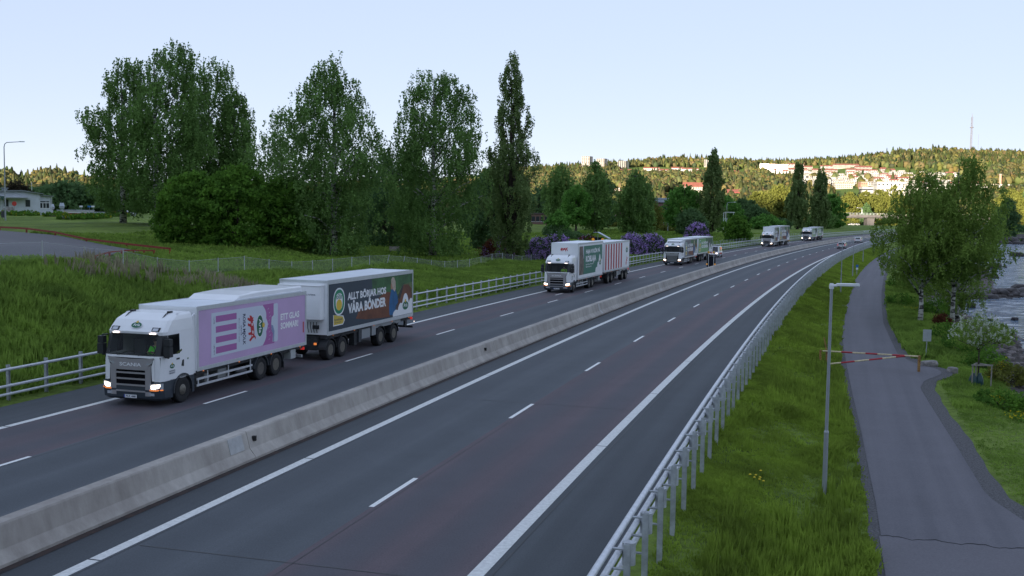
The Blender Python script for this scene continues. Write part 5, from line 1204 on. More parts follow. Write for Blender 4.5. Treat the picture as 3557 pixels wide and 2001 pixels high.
def print_farmer(T, fr, W, H, lines=('ALLT BÖRJAR HOS', 'VÅRA BÖNDER'), base=None, cows=False, k=1.0):
    P = MB().flat(fr, rect(0, W, 0, H), .006).build('advert_panel', base or SLATE, T); a = off(fr, .0065); sx, sy = W/10.35, H/2.2
    X = lambda pts: [(p[0]*sx, p[1]*sy) for p in pts]
    if not cows:
        MB().flat(a, X([(5.0, 1.55), (6.2, 1.2), (7.2, .9), (10.3, .6), (10.35, 2.19), (4.9, 2.19)]), .001).build('picture_green', GRN, P)
        MB().flat(off(a, .001), X([(8.1, 1.2), (10.34, 1.15), (10.34, 1.75), (9.0, 1.65)]), .001).build('picture_field', GRASSP, P)
        MB().flat(off(a, .002), X([(3.0, .35), (4.2, .2), (7.2, .05), (7.4, 1.35), (6.6, 1.42), (5.2, 1.0), (4.2, .95), (3.4, .75)]), .001).build('picture_horse', BRN, P)
        MB().flat(off(a, .002), X([(8.2, .1), (9.6, .1), (10.3, .9), (10.2, 1.4), (9.8, 1.62), (9.2, 1.66), (8.7, 1.45), (8.4, 1.1)]), .001).build('picture_horse', BRN, P)
        MB().flat(off(a, .0032), X([(8.25, 1.0), (8.7, 1.45), (9.15, 1.75), (8.95, 1.35), (8.6, .9)]), .0006).build('picture_mane', BLK, P)
        MB().flat(off(a, .004), X([(7.18, .15), (7.95, .10), (8.0, .6), (8.35, .75), (8.25, 1.1), (7.95, 1.45), (7.75, 1.55), (7.4, 1.5), (7.2, 1.1), (7.1, .6)]), .001).build('picture_shirt', BLUE, P)
        MB().flat(off(a, .0052), X([(7.35, 1.5), (7.7, 1.5), (7.75, 1.8), (7.6, 1.95), (7.4, 1.9), (7.32, 1.7)]), .001).build('picture_face', FACE, P)
        MB().flat(off(a, .0064), X([(7.4, 1.82), (7.5, 1.75), (7.6, 1.5), (7.85, 1.35), (8.0, 1.5), (7.95, 1.9), (7.75, 2.12), (7.5, 2.13), (7.35, 2.0)]), .001).build('picture_hair', BLOND, P)
        MB().flat(off(a, .0064), X([(7.75, .10), (8.0, .35), (8.3, .7), (8.1, .45), (8.0, .1)]), .001).build('picture_hand', FACE, P)
    else:
        MB().flat(a, X([(5.5, 1.2), (7.2, .9), (10.3, .6), (10.35, 2.19), (5.2, 2.19)]), .001).build('picture_green', GRN, P)
        MB().flat(off(a, .002), X([(7.2, .2), (8.6, .2), (8.8, 1.3), (8.4, 1.9), (7.9, 1.7), (7.3, 1.95), (7.1, 1.2)]), .001).build('picture_cow', BLK, P)
        MB().flat(off(a, .0032), X([(7.7, .3), (8.2, .3), (8.3, 1.5), (7.9, 1.2)]), .001).build('picture_blaze', WHITEL, P)
    cloud(a, 7.62*sx, W-.01, .02, 1.15*sy, P, .0078)
    oval_logo(off(a, .011), 9.35*sx, .50*sy, .85*k*min(1, sx*1.15), P)
    badge(a, .5*sx, .20*sy, 1.24*sx, 1.78*sy, P, .001)
    b = MB(); b.write(off(a, .0078), lines[0], 2.04*sx, 1.34*sy, .34*sy, 4.66*sx, 0, .045, 'l', .0008); b.write(off(a, .0078), lines[1], 2.08*sx, .70*sy, .45*sy, 4.62*sx, 0, .05, 'l', .0008); b.build('slogan', WHITEL, P)
def print_koblaja(T, fr, W, H):
    TEAL = mat('print_teal', (.025, .17, .115), .5, noise=.05); P = MB().flat(fr, rect(0, W, 0, H), .006).build('advert_panel', BODYW, T); a = off(fr, .0065); sx, sy = W/9.2, H/3.0
    X = lambda pts: [(p[0]*sx, p[1]*sy) for p in pts]
    MB().flat(a, X([(1.7, .25), (9.0, .25), (9.0, 2.85), (1.9, 2.85)]), .001).build('print_field', TEAL, P)
    MB().flat(off(a, .0012), X([(.35, .25), (1.9, .25), (2.0, 1.2), (1.85, 2.0), (1.6, 2.85), (.35, 2.85)]), .001).build('picture_mud', mat('print_mud', (.16, .12, .10), .6, noise=.6, nscale=2.5), P)
    MB().flat(off(a, .0012), X([(1.6, 2.85), (1.9, 2.85), (2.0, 1.7), (1.85, 1.75)]), .001).build('picture_strip', PALE, P)
    cloud(a, 6.4*sx, 9.0*sx, .22*sy, 1.7*sy, P, .002); oval_logo(off(a, .006), 8.2*sx, 1.1*sy, .8, P)
    b = MB(); b.write(off(a, .004), 'HAJA VI KÖR PÅ', 2.7*sx, 2.15*sy, .36*sy, 5.4*sx, 0, .045, 'l', .0008); b.write(off(a, .004), 'KOBLAJA', 2.7*sx, 1.38*sy, .54*sy, 3.9*sx, 0, .05, 'l', .0008)
    b.write(off(a, .004), 'BILEN DRIVS PÅ BIOGAS', 2.75*sx, 1.06*sy, .11*sy, 2.8*sx, 0, .02, 'l', .0008); b.write(off(a, .004), 'FRÅN KOSSORNA', 2.75*sx, .84*sy, .11*sy, 2.1*sx, 0, .02, 'l', .0008); b.build('slogan', WHITEL, P)
def print_stripes(T, fr, W, H):
    P = MB().flat(fr, rect(0, W, 0, H), .004).build('advert_panel', BODYW, T); m = MB(); n = 7
    for k in range(n): x = .35+k*1.16; m.flat(off(fr, .0045), rect(x, x+.58, .02, H-.02), .002)
    m.build('red_stripes', mat('stripe_red', (.42, .015, .03), .5), P); oval_logo(off(fr, .0045), W-1.15, H*.68, 1.0, P); cow(off(fr, .0045), W-1.2, H*.24, .55, P, .9)
T1 = truck('nearest white truck with a pink milk-carton advert, grey grille and plate PLR 448', 98.15, -13.66, 'g', 3.50, 2.28, 11.10, 1.06, print_pink, 'PLR 448')
MB().prism([(-5.2, 3.51), (-5.7, 3.72), (-7.2, 3.78), (-11.0, 3.76), (-11.05, 3.51)], -1.12, 1.12, 'y').build('roof_spoiler', WHITE, T1, bevel=.06)
trailer('trailer with a dark farmer advert of a woman and horses, behind the nearest truck', 111.3, -13.66, 10.72, 1.25, 3.86, (-.45, -1.75, -6.35, -8.12), lambda T, f, W, H: print_farmer(T, f, W, H))
truck('second white truck with a green KOBLAJA advert and a red cow above the cab', 157.7, -13.66, 'g', 4.42, 2.5, 12.2, 1.08, print_koblaja, 'NBK 27A', True)
cowT = [o for o in COL.objects if o.get('label', '').startswith('second white truck')][0]
cow(((-2.485, 0, 0), (0, 1, 0), (0, 0, 1), 0.), -.05, 3.86, .36, cowT)
trailer('tall white trailer with seven red stripes, behind the second truck', 170.4, -13.66, 11.6, 1.25, 4.25, (-2.1, -3.7, -8.6, -10.4), print_stripes, unit=False)
truck('third white truck with a silver-barred grille and a grey farmer advert', 213.6, -13.66, 'silver', 3.62, 2.6, 12.3, 1.0, lambda T, f, W, H: print_farmer(T, f, W, H, ('ALLT BÖRJAR', 'HOS BÖNDER'), mat('grey_print', (.14, .14, .16), .5)), 'WKC 318', True, 3.2)
trailer('trailer with a bright green cow advert, behind the third truck', 226.7, -13.66, 12.6, 1.2, 3.66, (-1.5, -3.0, -7.8, -9.6), lambda T, f, W, H: print_farmer(T, f, W, H, ('ALLT BÖRJAR', 'HOS BÖNDER'), mat('bright_green_print', (.16, .36, .12), .5, noise=.15), cows=True), unit=False)
truck('fourth white truck with a high blank box front above the cab and grey adverts', 311.1, -14.1, 'g', 4.45, 2.4, 9.2, 1.0, lambda T, f, W, H: print_farmer(T, f, W, H, ('ALLT BÖRJAR', 'HOS BÖNDER'), mat('olive_grey_print', (.24, .24, .22), .5)), 'RGT 902', True)
trailer('tall trailer with a grey advert, behind the fourth truck', 321.4, -14.1, 15.0, 1.1, 4.6, (-2.5, -4.0, -10.2, -12.0), lambda T, f, W, H: print_farmer(T, f, W, H, ('ALLT BÖRJAR', 'HOS BÖNDER'), MATS['olive_grey_print']), unit=False)
truck('fifth and farthest white truck, light green advert, below the two poplars', 375.0, -14.6, 'g', 3.62, 2.4, 11.8, 1.0, lambda T, f, W, H: print_farmer(T, f, W, H, ('ALLT BÖRJAR', 'HOS BÖNDER'), mat('pale_green_print', (.32, .45, .27), .5), cows=True), 'SOP 55K', False)
trailer('farthest trailer with a light green advert, behind the fifth truck', 387.4, -14.6, 10.6, 1.2, 3.8, (-1.5, -3.0, -6.8, -8.4), lambda T, f, W, H: print_farmer(T, f, W, H, ('ALLT BÖRJAR', 'HOS BÖNDER'), MATS['pale_green_print'], cows=True), unit=False)
TR = sorted([o for o in COL.objects if o.get('category') == 'truck'], key=lambda o: o.location.y)
for T, lab, v in zip(TR[:2], ['driver in a bright green vest at the wheel of the nearest truck', 'driver in a yellow-green vest at the wheel of the second truck'], [('vest_green', (.14, .85, .04), .6), ('vest_yellow', (.38, .80, .04), .6)]):
    seated_person(lab, -.98, .40, 1.66, v, T, None)
# cars -----------------------------------------------------------------
def car(label, loc, rz, paint, kind='estate', lights=None, group=None, name='car', cat='car'):
    T = empty(name, label, cat, loc, rz, group)
    L, W = (4.6, .90) if kind != 'van' else (4.3, .92); H = {'estate': 1.48, 'van': 1.86, 'hatch': 1.46}[kind]
    body = MB(); gls = MB(); sp = [-L*.36, -L*.60, -L*.80]
    lvB = [ring(z, -L+xr, -xf, w, .28, sp, .22) for z, xf, xr, w in ((.20, .12, .12, W*.94), (.34, .02, .03, W), (.62, .0, .0, W), (.84, .06, .02, W*.99), (.93, .20, .04, W*.96))]
    loft(lvB, 3, lambda b, tg: body); body.add(lvB[-1], [tuple(range(len(lvB[-1])))])
    x1a, x1b = {'estate': (1.15, 1.95), 'van': (.75, 1.35), 'hatch': (1.1, 1.85)}[kind]; xr = {'estate': .35, 'van': .12, 'hatch': .75}[kind]
    lvG = [ring(.935, -L+.08, -x1a, W*.94, .16, [-L*.42, -L*.60, -L*.80], .16), ring(H-.10, -L+xr, -x1b, W*.80, .14, [-L*.46, -L*.61, -L*.79], .14), ring(H, -L+xr+.14, -x1b-.14, W*.72, .12, [-L*.47, -L*.61, -L*.78], .12)]
    loft(lvG, 3, lambda b, tg: gls if b == 0 and (tg in ('front', 'L1', 'R1', 'rear') or (kind != 'van' and tg in ('L2', 'R2'))) else body); body.add(lvG[-1], [tuple(range(len(lvG[-1])))])
    body.build('body', paint, T, smooth=False, bevel=.02); gls.build('windows', CARGLASS, T)
    for x in (-.85, -L+.85):
        for sg in (1, -1):
            r = .33; t = MB().lathe([(r*.6, -.11), (r, -.1), (r, .1), (r*.6, .11)], (x, sg*(W-.09), r), 'y', 20).build('wheel', RUBBER, T); MB().lathe([(r*.62, sg*.112), (r*.5, sg*.09), (r*.15, sg*.12), (.01, sg*.12)], (x, sg*(W-.09), r), 'y', 16).build('rim', RIM, t)
    fl = MB(); 
    for sg in (1, -1): fl.box(-.10, .015, sg*.62-.14, sg*.62+.14, .62, .76)
    fl.build('headlight', LAMP_P if lights == 'on' else LAMP_OFF, T)
    for sg in (1, -1):
        tl = MB(); tl.box(-L-.02, -L+.1, sg*.74-.09, sg*.74+.09, .72, .86); tl.box(-L+.02, -L+.14, sg*.76-.035, sg*.76+.035, .86, 1.15) if kind == 'estate' else None
        tl.build('tail_light', LAMP_R, T)
    bm_ = MB().box(-L-.03, -L+.1, -.75, .75, .26, .42); bm_.box(-.1, .03, -.75, .75, .24, .4); bm_.build('bumper', BLK, T, bevel=.02)
    pf = ((-L-.035, 0, 0), (0, -1, 0), (0, 0, 1), 0.); MB().flat(pf, rect(-.26, .26, .46, .57), .005).build('number_plate', WHITEL, T)
    mr = MB()
    for sg in (1, -1): mr.box(-x1a-.35, -x1a-.2, sg*(W+.1)-.09, sg*(W+.1)+.09, .95, 1.07)
    mr.build('wing_mirror', paint, T)
    return T
def on_road(s, t): p = rp(s, t); return (p[0], p[1], .006)
def car_rz(s, away): th = heading(s); return math.atan2(math.cos(th), math.sin(th)) if away else math.atan2(-math.cos(th), -math.sin(th))
CARW = mat('car_white', (.72, .73, .75), .3, coat=.5); CARS = mat('car_silver', (.50, .51, .53), .3, metal=.5, coat=.4); CARD = mat('car_dark', (.03, .033, .04), .25, coat=.6); CARB = mat('car_blue', (.03, .10, .30), .3, coat=.4)
car('silver-white estate car driving away in the right-hand lane, the nearer of the two', on_road(313.5, 2.3), car_rz(313, True), CARS, 'estate')
car('white hatchback driving away, the farther of the two cars on the right carriageway', on_road(372, .2), car_rz(372, True), CARW, 'hatch')
V_ = car('small white service van with red side markings, just behind the third trailer', on_road(244.8, -13.3), car_rz(248, False), CARW, 'van', 'on', name='van', cat='van')
MB().box(-3.2, -1.2, .925, .945, .5, .78).build('red_marking', MATS['small_red'], V_); MB().lathe([(.3, 0), (.31, .01), (.02, .02)], (-3.3, .80, 1.35), 'y', 18).build('round_emblem', MATS['marker_orange'], V_); MB().box(-3.6, -1.6, -.65, .65, 1.87, 1.93).build('roof_rack', DKGREY, V_)
x, D = at_g(2072, 370), 370; car('pale blue-white car with its headlights on, on the street by the brick building', (x, D, gz(x, D)), math.radians(-150), CARW, 'hatch', 'on')
x, D = at_g(468, 262), 262; car('dark estate car parked in front of the low white wall, behind the birches', (x, D, gz(x, D)), math.radians(-5), CARD, 'estate')
for i, (px, D, m, lab) in enumerate([(2943,690,CARW,'white car under the left span of the overpass'),(2962,700,CARW,'white car beside it under the left span of the overpass'),(3540,650,CARB,'blue car at the far shore, right picture edge'),(3515,655,CARW,'white car at the far shore next to the blue one')]):
    x = at_g(px, D); car(lab, (x, D, gz(x, D)+.02), math.radians(200+i*10), m, 'hatch')
# ------------------------------------------------------------------ buildings
PLASTER = mat('white_plaster', (.50, .48, .45), .8, noise=.08, nscale=.15)
CREAM = mat('cream_plaster', (.42, .38, .33), .8, noise=.08, nscale=.15)
GREYW = mat('grey_render', (.30, .28, .27), .8, noise=.1, nscale=.15)
TILE = mat('red_roof_tiles', (.30, .10, .065), .8, noise=.2, nscale=.4)
TILE2 = mat('brown_roof', (.26, .10, .07), .8, noise=.2, nscale=.4)
WINM = mat('window_glass', (.045, .05, .06), .15)
WINB = mat('balcony_shadow', (.14, .13, .13), .7)
BRICK = mat('brown_brick', (.21, .12, .105), .9, noise=.2, nscale=3)
TINR = mat('tin_roof', (.42, .47, .52), .45, metal=.3, noise=.1, nscale=.4)
def slab_house(name, label, cat, x, y, z, w, d, h, rz=0., wall=None, roof='gable', rmat=None, storeys=2, bays=4, rh=2.2, balc=False, group=None, ww=1.1, wh=1.2, wm=None, chimney=False):
    o = empty(name, label, cat, (x, y, z), rz, group); wall = wall or PLASTER; rmat = rmat or TILE
    wb = MB().box(-w/2, w/2, -d/2, d/2, -3, h)
    if roof == 'gable_front': wb.prism([(-w/2, h), (w/2, h), (0, h+rh)], -d/2, d/2, 'y')
    wb.build('wall', wall, o)
    r = MB()
    if roof == 'gable': r.prism([(-d/2-.5, h-.1), (d/2+.5, h-.1), (0, h+rh)], -w/2-.3, w/2+.3, 'x')
    elif roof == 'flat': r.box(-w/2-.25, w/2+.25, -d/2-.25, d/2+.25, h, h+.45)
    elif roof == 'gable_front':
        for sg in (1, -1):
            n = Vector((sg*rh, 0, w/2)).normalized()*.25
            a = Vector((sg*(w/2+.5), 0, h-.5*rh/(w/2))); b = Vector((0, 0, h+rh)); pts = [a, b, b+Vector((0, 0, .3)), a+n]
            r.prism([(p.x, p.z) for p in (pts if sg > 0 else pts[::-1])], -d/2-.4, d/2+.4, 'y')
    elif roof == 'mono': r.prism([(-d/2-.4, h-.05), (d/2+.4, h+rh*.4), (d/2+.4, h+rh*.4+.3), (-d/2-.4, h+.25)], -w/2-.3, w/2+.3, 'x')
    ro = r.build('roof', rmat, o)
    if chimney: MB().box(w*.2-.5, w*.2+.5, -.4, .4, h, h+rh+1.2).build('chimney', wall, o)
    sh = h/storeys; bw = w/bays
    if balc:
        for i in range(storeys):
            m = MB(); z0 = i*sh+sh*.42; m.box(-w/2+.5, w/2-.5, -d/2-.06, -d/2-.03, z0, z0+sh*.42)
            m.build('window_row', wm or WINM, o); b = MB()
            for k in range(bays):
                if k % 2: b.box(-w/2+k*bw, -w/2+(k+1)*bw-.3, -d/2-1.2, -d/2-.07, i*sh+.1, i*sh+1.1)
            b.build('balconies', wall, o)
    else:
        wmesh = MB().box(-ww/2, ww/2, -.05, .0, 0, wh).build('window', wm or WINM, o); first = True
        for i in range(storeys):
            for k in range(bays):
                c = wmesh if first else wmesh.copy()
                if not first: COL.objects.link(c); c.parent = o
                first = False; c.location = (-w/2+bw*(k+.5), -d/2-.004, i*sh+sh*.38)
        nd = max(1, round(d/4))
        for i in range(storeys):
            for k in range(min(nd, 3)):
                for sg in (1, -1):
                    if sg == 1 and k: continue
                    c = wmesh.copy(); COL.objects.link(c); c.parent = o; c.rotation_euler = (0, 0, sg*math.pi/2); c.location = (sg*(w/2+.004), -d/2+d*(k+.5)/min(nd, 3), i*sh+sh*.38)
    return o
def far_house(label, px0, px1, pyt, pyb, kind, **kw):
    """building on the hillside at its own distance: base found on the terrain below the photo pixel"""
    pxm = (px0+px1)/2; x, D, z = hit(pxm, pyb, 560, 2450); w = (px1-px0)/3700*D; h = (pyb-pyt)/3700*D
    return slab_house(kw.pop('nm', 'apartment_block'), label, kw.pop('cat', 'building'), x, D, z, w, kw.pop('d', 11), h-(kw.get('rh', 2.2) if kw.get('roof', 'gable').startswith('gable') else 0), kw.pop('rz', -.12), **kw)
TG = 'tower blocks on the wooded ridge'
for px0, px1, pyt, pyb, lab in [(2025,2054,545,588,'tallest pale tower block on the ridge, leftmost'),(2075,2105,553,592,'second pale tower block on the ridge, with a dark side wall'),(2150,2180,561,588,'third pale tower block, lower, right of the other two'),(2449,2478,556,580,'pale tower block peeping out behind the mid-height poplar')]:
    far_house(lab, px0, px1, pyt, pyb, 0, nm='tower_block', roof='flat', rmat=GREYW, storeys=9, bays=4, wall=CREAM, d=16, ww=2.6, wh=1.6, rz=-.5, group=TG)
AG = 'red-roofed apartment blocks on the hillside'
for i, (px0, px1, pyt, pyb) in enumerate([(2145,2200,588,602),(2235,2290,581,602),(2288,2335,587,604),(2332,2372,580,602),(2368,2425,583,604),(2420,2448,590,605),(2505,2565,592,606),(2270,2320,596,606)]):
    far_house('low row house with a red roof on the middle hillside, number %d from the left in its line' % (i+1) if False else ['red-roofed row leftmost on the middle hillside, above the dark conical birch','red-roofed block left of centre in the row on the middle hillside','pale block with stepped red roofs in the middle of that hillside row','tallest red-roofed block of the middle hillside row','long red-roofed block right of the tallest one','short red-roofed block beside the mid-height poplar crown','red-roofed row right of the mid-height poplar crown','lower red-roofed row in front of the stepped block'][i], px0, px1, pyt, pyb, 0, roof='gable', storeys=2, bays=8, rh=2.5, group=AG, rmat=TILE)
for i, (px0, px1, pyt, pyb, lab) in enumerate([(2640,2672,570,600,'pale slab block with balconies at the left end of the hillside estate'),(2672,2700,571,600,'slab block with red roof edge beside the pale slab'),(2698,2738,572,606,'grey-fronted slab block with dark balcony bands'),(2736,2790,568,580,'long red-roofed block at the upper left of the estate'),(2760,2820,576,592,'red-roofed block below the upper left one'),(2738,2800,584,604,'red-roofed block above the left-hand poplar'),(2822,2905,586,604,'very long cream block with red roof above the right-hand poplar'),(2850,2925,574,588,'red-roofed block behind the very long cream one'),(2895,2980,569,584,'uppermost long red-roofed block of the estate'),(2940,2975,585,604,'short tall block with a white gable end'),(2970,3025,576,594,'red-roofed block at the right end of the estate, upper row'),(2975,3020,588,604,'lower block at the right end of the estate'),(3058,3076,582,600,'small lone block with a red roof right of the estate'),(3084,3106,586,604,'second small lone block, near the tree tops')]):
    far_house(lab, px0, px1, pyt, pyb, 0, roof='flat' if i < 3 else 'gable', storeys=7 if i < 3 else 3, bays=6 if i < 3 else 9, balc=True, rh=2.4, rmat=GREYW if i in (0, 2) else TILE, wall=GREYW if i < 3 else (PLASTER if i % 2 else CREAM), group='blocks of the hillside estate', rz=-.35 if i < 3 else -.1)
# terraces of small white houses
t0 = None; rs = np.random.RandomState(21); protos = []
labs = ['small white flat-roofed terrace house on the sunlit slope below the estate']*3+['small white terrace house with a red pitched roof among the flat-roofed ones']
for v in range(4):
    p = slab_house('terrace_house', labs[v], 'house', 0, 0, 0, 7+v*1.3, 8, 4.0+1.2*(v % 2), 0, PLASTER if v != 2 else CREAM, 'flat' if v < 3 else 'gable', [GREYW, GREYW, GREYW, TILE][v], 2, 3, 1.8, group='white terrace houses on the slope', ww=1.5, wh=1.3)
    protos.append(p)
idx_ = {}
for c in COL.objects:
    if c.parent: idx_.setdefault(c.parent.name, []).append(c)
rows = [(604,2700,2840),(607,3020,3160),(613,2790,3170),(621,2790,3230),(629,2800,3260),(637,2800,3280),(645,2810,3300),(613,3200,3330),(652,3230,3400),(660,3260,3420)]
used = [False]*4
for r, (py, a, b) in enumerate(rows):
    px = a+rs.randint(0, 8)
    while px < b:
        v = rs.choice([0, 1, 2, 0, 1, 2, 0, 3]); x, D, z = hit(px, py+rs.randint(-2, 3), 700, 2400); x += rs.normal()*3; rz = -.15+rs.normal()*.12
        if used[v]: copy_tree(protos[v], (x, D, gz(x, D)+.6), rz, index=idx_)
        else: protos[v].location = (x, D, gz(x, D)+.6); protos[v].rotation_euler = (0, 0, rz); used[v] = True
        px += rs.randint(11, 18)
# hospital and office blocks
def place_block(lab, px0, px1, pyt, pyb, D, **kw):
    x = at_g((px0+px1)/2, D); z = at((px0+px1)/2, pyb, D)[2]
    if D >= 430 and not kw.pop('fixed', False): x, D, z = hit((px0+px1)/2, pyb, 560, 2450)
    kw.pop('fixed', None); h = (pyb-pyt)/3700*D; w = (px1-px0)/3700*D
    return slab_house(kw.pop('nm', 'office_building'), lab, 'building', x, D, z, w, kw.pop('d', 16), h, kw.pop('rz', -.1), **kw)
place_block('large white hospital-like block with small square windows behind the overpass', 3040, 3150, 634, 690, 1050, roof='flat', rmat=GREYW, storeys=3, bays=8, ww=1.6, wh=1.6)
place_block('white block continuing the hospital to the right, half hidden by the lakeside birches', 3152, 3330, 640, 694, 1040, roof='flat', rmat=GREYW, storeys=3, bays=12, ww=1.6, wh=1.6)
place_block('low white pavilion with dark window bands in front of the hospital', 2990, 3040, 652, 684, 1000, roof='flat', rmat=PLASTER, storeys=2, bays=3, ww=8, wh=1.4)
place_block('reddish-brown block left of the hospital', 2985, 3008, 634, 656, 1120, roof='flat', wall=mat('terracotta', (.40, .22, .15), .8), rmat=GREYW, storeys=2, bays=3)
place_block('brick-and-white office block above the green trees', 2896, 2956, 636, 655, 1150, roof='flat', wall=CREAM, rmat=mat('terracotta', (.4, .22, .15)), storeys=3, bays=9)
place_block('long white building with a flat top near the brick chimney', 3430, 3495, 642, 672, 1250, roof='flat', rmat=mat('beige_top', (.5, .42, .33), .8), storeys=3, bays=10)
place_block('white building behind the right lakeside birch', 3340, 3432, 650, 680, 1200, roof='flat', rmat=GREYW, storeys=2, bays=8)
place_block('grey low building at the right picture edge', 3512, 3570, 644, 656, 1500, roof='flat', rmat=GREYW, storeys=1, bays=5, wall=GREYW)
x, DC, zz = hit(3474, 642, 560, 2450); o = empty('chimney', 'tall slim brick chimney behind the long white building', 'chimney', (x, DC, zz)); MB().cyl((0, 0, -20), (0, 0, 34*DC/3700), 2.0, 1.5, 14).build('shaft', mat('chimney_brick', (.40, .25, .18), .8), o); MB().cyl((0, 0, 34*DC/3700), (0, 0, 34*DC/3700+1), 1.9, 1.9, 14).build('rim', GREYW, o)
# red-roofed buildings on the lower slopes
place_block('long building with a big orange tiled roof above the broad maple', 2372, 2452, 650, 668, 640, roof='gable', rh=5.5, storeys=2, bays=10, rmat=TILE, wall=CREAM, nm='large_house', d=18)
place_block('red-painted building right of the mid-height poplar', 2512, 2576, 668, 690, 620, roof='gable', rh=3, storeys=2, bays=6, wall=mat('falu_red', (.30, .07, .06), .8), rmat=TILE, nm='large_house')
HG = 'white houses on the lower slopes'
for px0, px1, pyt, pyb, D, lab in [(2580,2612,686,704,620,'small white house with a grey gable roof above the dark crown'),(2662,2688,714,730,560,'white gabled cottage with red roof left of the far poplars'),(2723,2742,712,732,555,'white gable with red roof just left of the left-hand far poplar'),(2624,2650,662,676,720,'white house half hidden in the trees of the slope'),(2290,2318,641,648,900,'small white house alone in the wood above the brick building'),(2128,2160,663,680,700,'white house with a red roof left of the dark conical birch'),(2140,2172,676,692,690,'lower white house beneath the red-roofed one'),(1872,1898,668,690,700,'pale house between the tall poplar and the pale weeping tree'),(2222,2246,660,676,720,'white house half hidden behind the dark conical birch'),(2598,2608,676,684,760,'tiny white gable in the wood'),(2790,2812,708,722,600,'orange-walled house seen between the two far poplars')]:
    place_block(lab, px0, px1, pyt, pyb, D, nm='house', roof='gable_front', rh=(px1-px0)/3700*D*.35, storeys=2, bays=2, d=9, group=HG, chimney=True, rz=-.35, wall=PLASTER if 'orange' not in lab else mat('ochre', (.6, .3, .15), .8))
for px0, px1, pyt, pyb, D, lab in [(30,48,636,652,640,'white house with a dark roof on the left hillside'),(0,20,615,624,900,'pale house at the top of the left hillside'),(38,62,611,618,950,'small pale house just under the left hill skyline'),(268,288,698,712,420,'red house among the trees right of the bungalow')]:
    place_block(lab, px0, px1, pyt, pyb, D, nm='house', roof='gable_front', rh=(px1-px0)/3700*D*.3, storeys=2, bays=2, d=9, chimney=True, rz=.3, wall=PLASTER if 'red' not in lab else mat('falu_red', (.30, .07, .06), .8))
# brick school-like buildings across the lawn
def brick(lab, px0, px1, pyt, pyb, D, storeys, bays, roofm, rtop=0, rz=-.05):
    o = place_block(lab, px0, px1, pyt, pyb, D, nm='brick_building', roof='flat', rmat=roofm, storeys=storeys, bays=bays, wall=BRICK, d=20, ww=1.2, wh=1.7, rz=rz)
    sl = MB(); w = (px1-px0)/3700*D; h = (pyb-pyt)/3700*D
    for i in range(storeys):
        for k in range(bays): xx = -w/2+w/bays*(k+.5); sl.box(xx-.7, xx+.7, -10.12, -10.01, i*h/storeys+h/storeys*.38-.25, i*h/storeys+h/storeys*.38-.05)
    sl.build('window_sills', PLASTER, o); return o
brick('brown brick two-storey building with a tin-clad upper roof, right of the dark conical birch', 2252, 2345, 708, 786, 410, 2, 12, mat('dark_edge', (.08, .05, .05), .7))
o = place_block('tin-clad roof storey', 2236, 2316, 692, 708, 412, nm='roof_storey', roof='flat', rmat=TINR, storeys=1, bays=1, wall=TINR, d=14, ww=.2, wh=.2); o['label'] = 'corrugated tin roof storey with a vent, on top of the brown brick building'
MB().box(6, 9.5, -1.5, 1.5, 2.0, 3.8).build('vent_housing', TINR, o)
brick('brown brick gable building with one large white window, left of the dark conical birch', 2131, 2200, 708, 778, 400, 2, 3, mat('dark_edge', (.08, .05, .05)))
brick('low brick annex with white doors behind the pale blue-white car', 2072, 2128, 757, 776, 395, 1, 5, PLASTER)
brick('low brick building with a white eave left of the shrubby young maple', 1846, 1935, 745, 782, 390, 1, 6, mat('dark_edge', (.08, .05, .05)))
# bungalow at the left
def bungalow():
    D = 250.; z = gz(at_g(90, D), D)-.05; o = empty('bungalow', 'white single-storey bungalow with a low grey roof at the left picture edge', 'building', (at_g(60, D), D, z), .42)
    k = D/3700; X = lambda px: (px-60)*k*.92; H = lambda py: (748-py)*k
    w = MB(); w.prism([(X(-150), -1), (X(143), -1), (X(143), H(672)), (X(82), H(665)), (X(-150), H(671))], 0, 12, 'y'); w.box(X(143), X(180), .6, 11, -1, H(680)); w.build('wall', mat('pale_boards', (.60, .63, .68), .8, noise=.06, nscale=.8), o)
    r = MB(); r.prism([(X(-160), H(668)), (X(82), H(661)), (X(156), H(672)), (X(156), H(674)), (X(82), H(664.5)), (X(-160), H(671.5))], -.9, 13, 'y'); r.build('roof', mat('roof_felt', (.22, .24, .25), .7), o)
    MB().prism([(X(143), H(676)), (X(190), H(679)), (X(190), H(682)), (X(143), H(679))], -.2, 12, 'y').build('side_roof', MATS['roof_felt'], o)
    for px in (142, 152, 164):
        a = X(px); wn = MB().box(a, a+.62, .52, .58, H(722), H(705)).build('window', WINM, o); f = MB(); f.box(a-.08, a+.70, .50, .54, H(704), H(702)); f.box(a-.08, a+.70, .50, .54, H(724), H(722)); f.box(a-.08, a, .5, .54, H(722), H(704)); f.box(a+.62, a+.70, .5, .54, H(722), H(704)); f.build('frame', WHITEL, wn)
        MB().box(a, a+.62, .52, .58, H(702), H(698)).build('fanlight', WINM, o)
    for px in (18, 92): MB().box(X(px), X(px)+1.0, -.06, .0, H(718), H(694)).build('window', WINM, o)
    c = MB().box(X(-150), X(100), -2.6, -.1, H(689), H(686)); c.build('canopy', mat('canopy_grey', (.35, .37, .4), .6), o)
    t = MB().box(X(10), X(29), 3, 5, H(667), H(656)); t.build('roof_lantern', TINR, o); MB().box(X(6), X(33), 2.6, 5.4, H(656), H(653)).build('lantern_cap', MATS['roof_felt'], o)
    MB().cyl((X(183), .3, H(748)), (X(183), .3, H(682)), .06, n=8).build('downpipe', WHITEL, o)
    return o
bungalow()
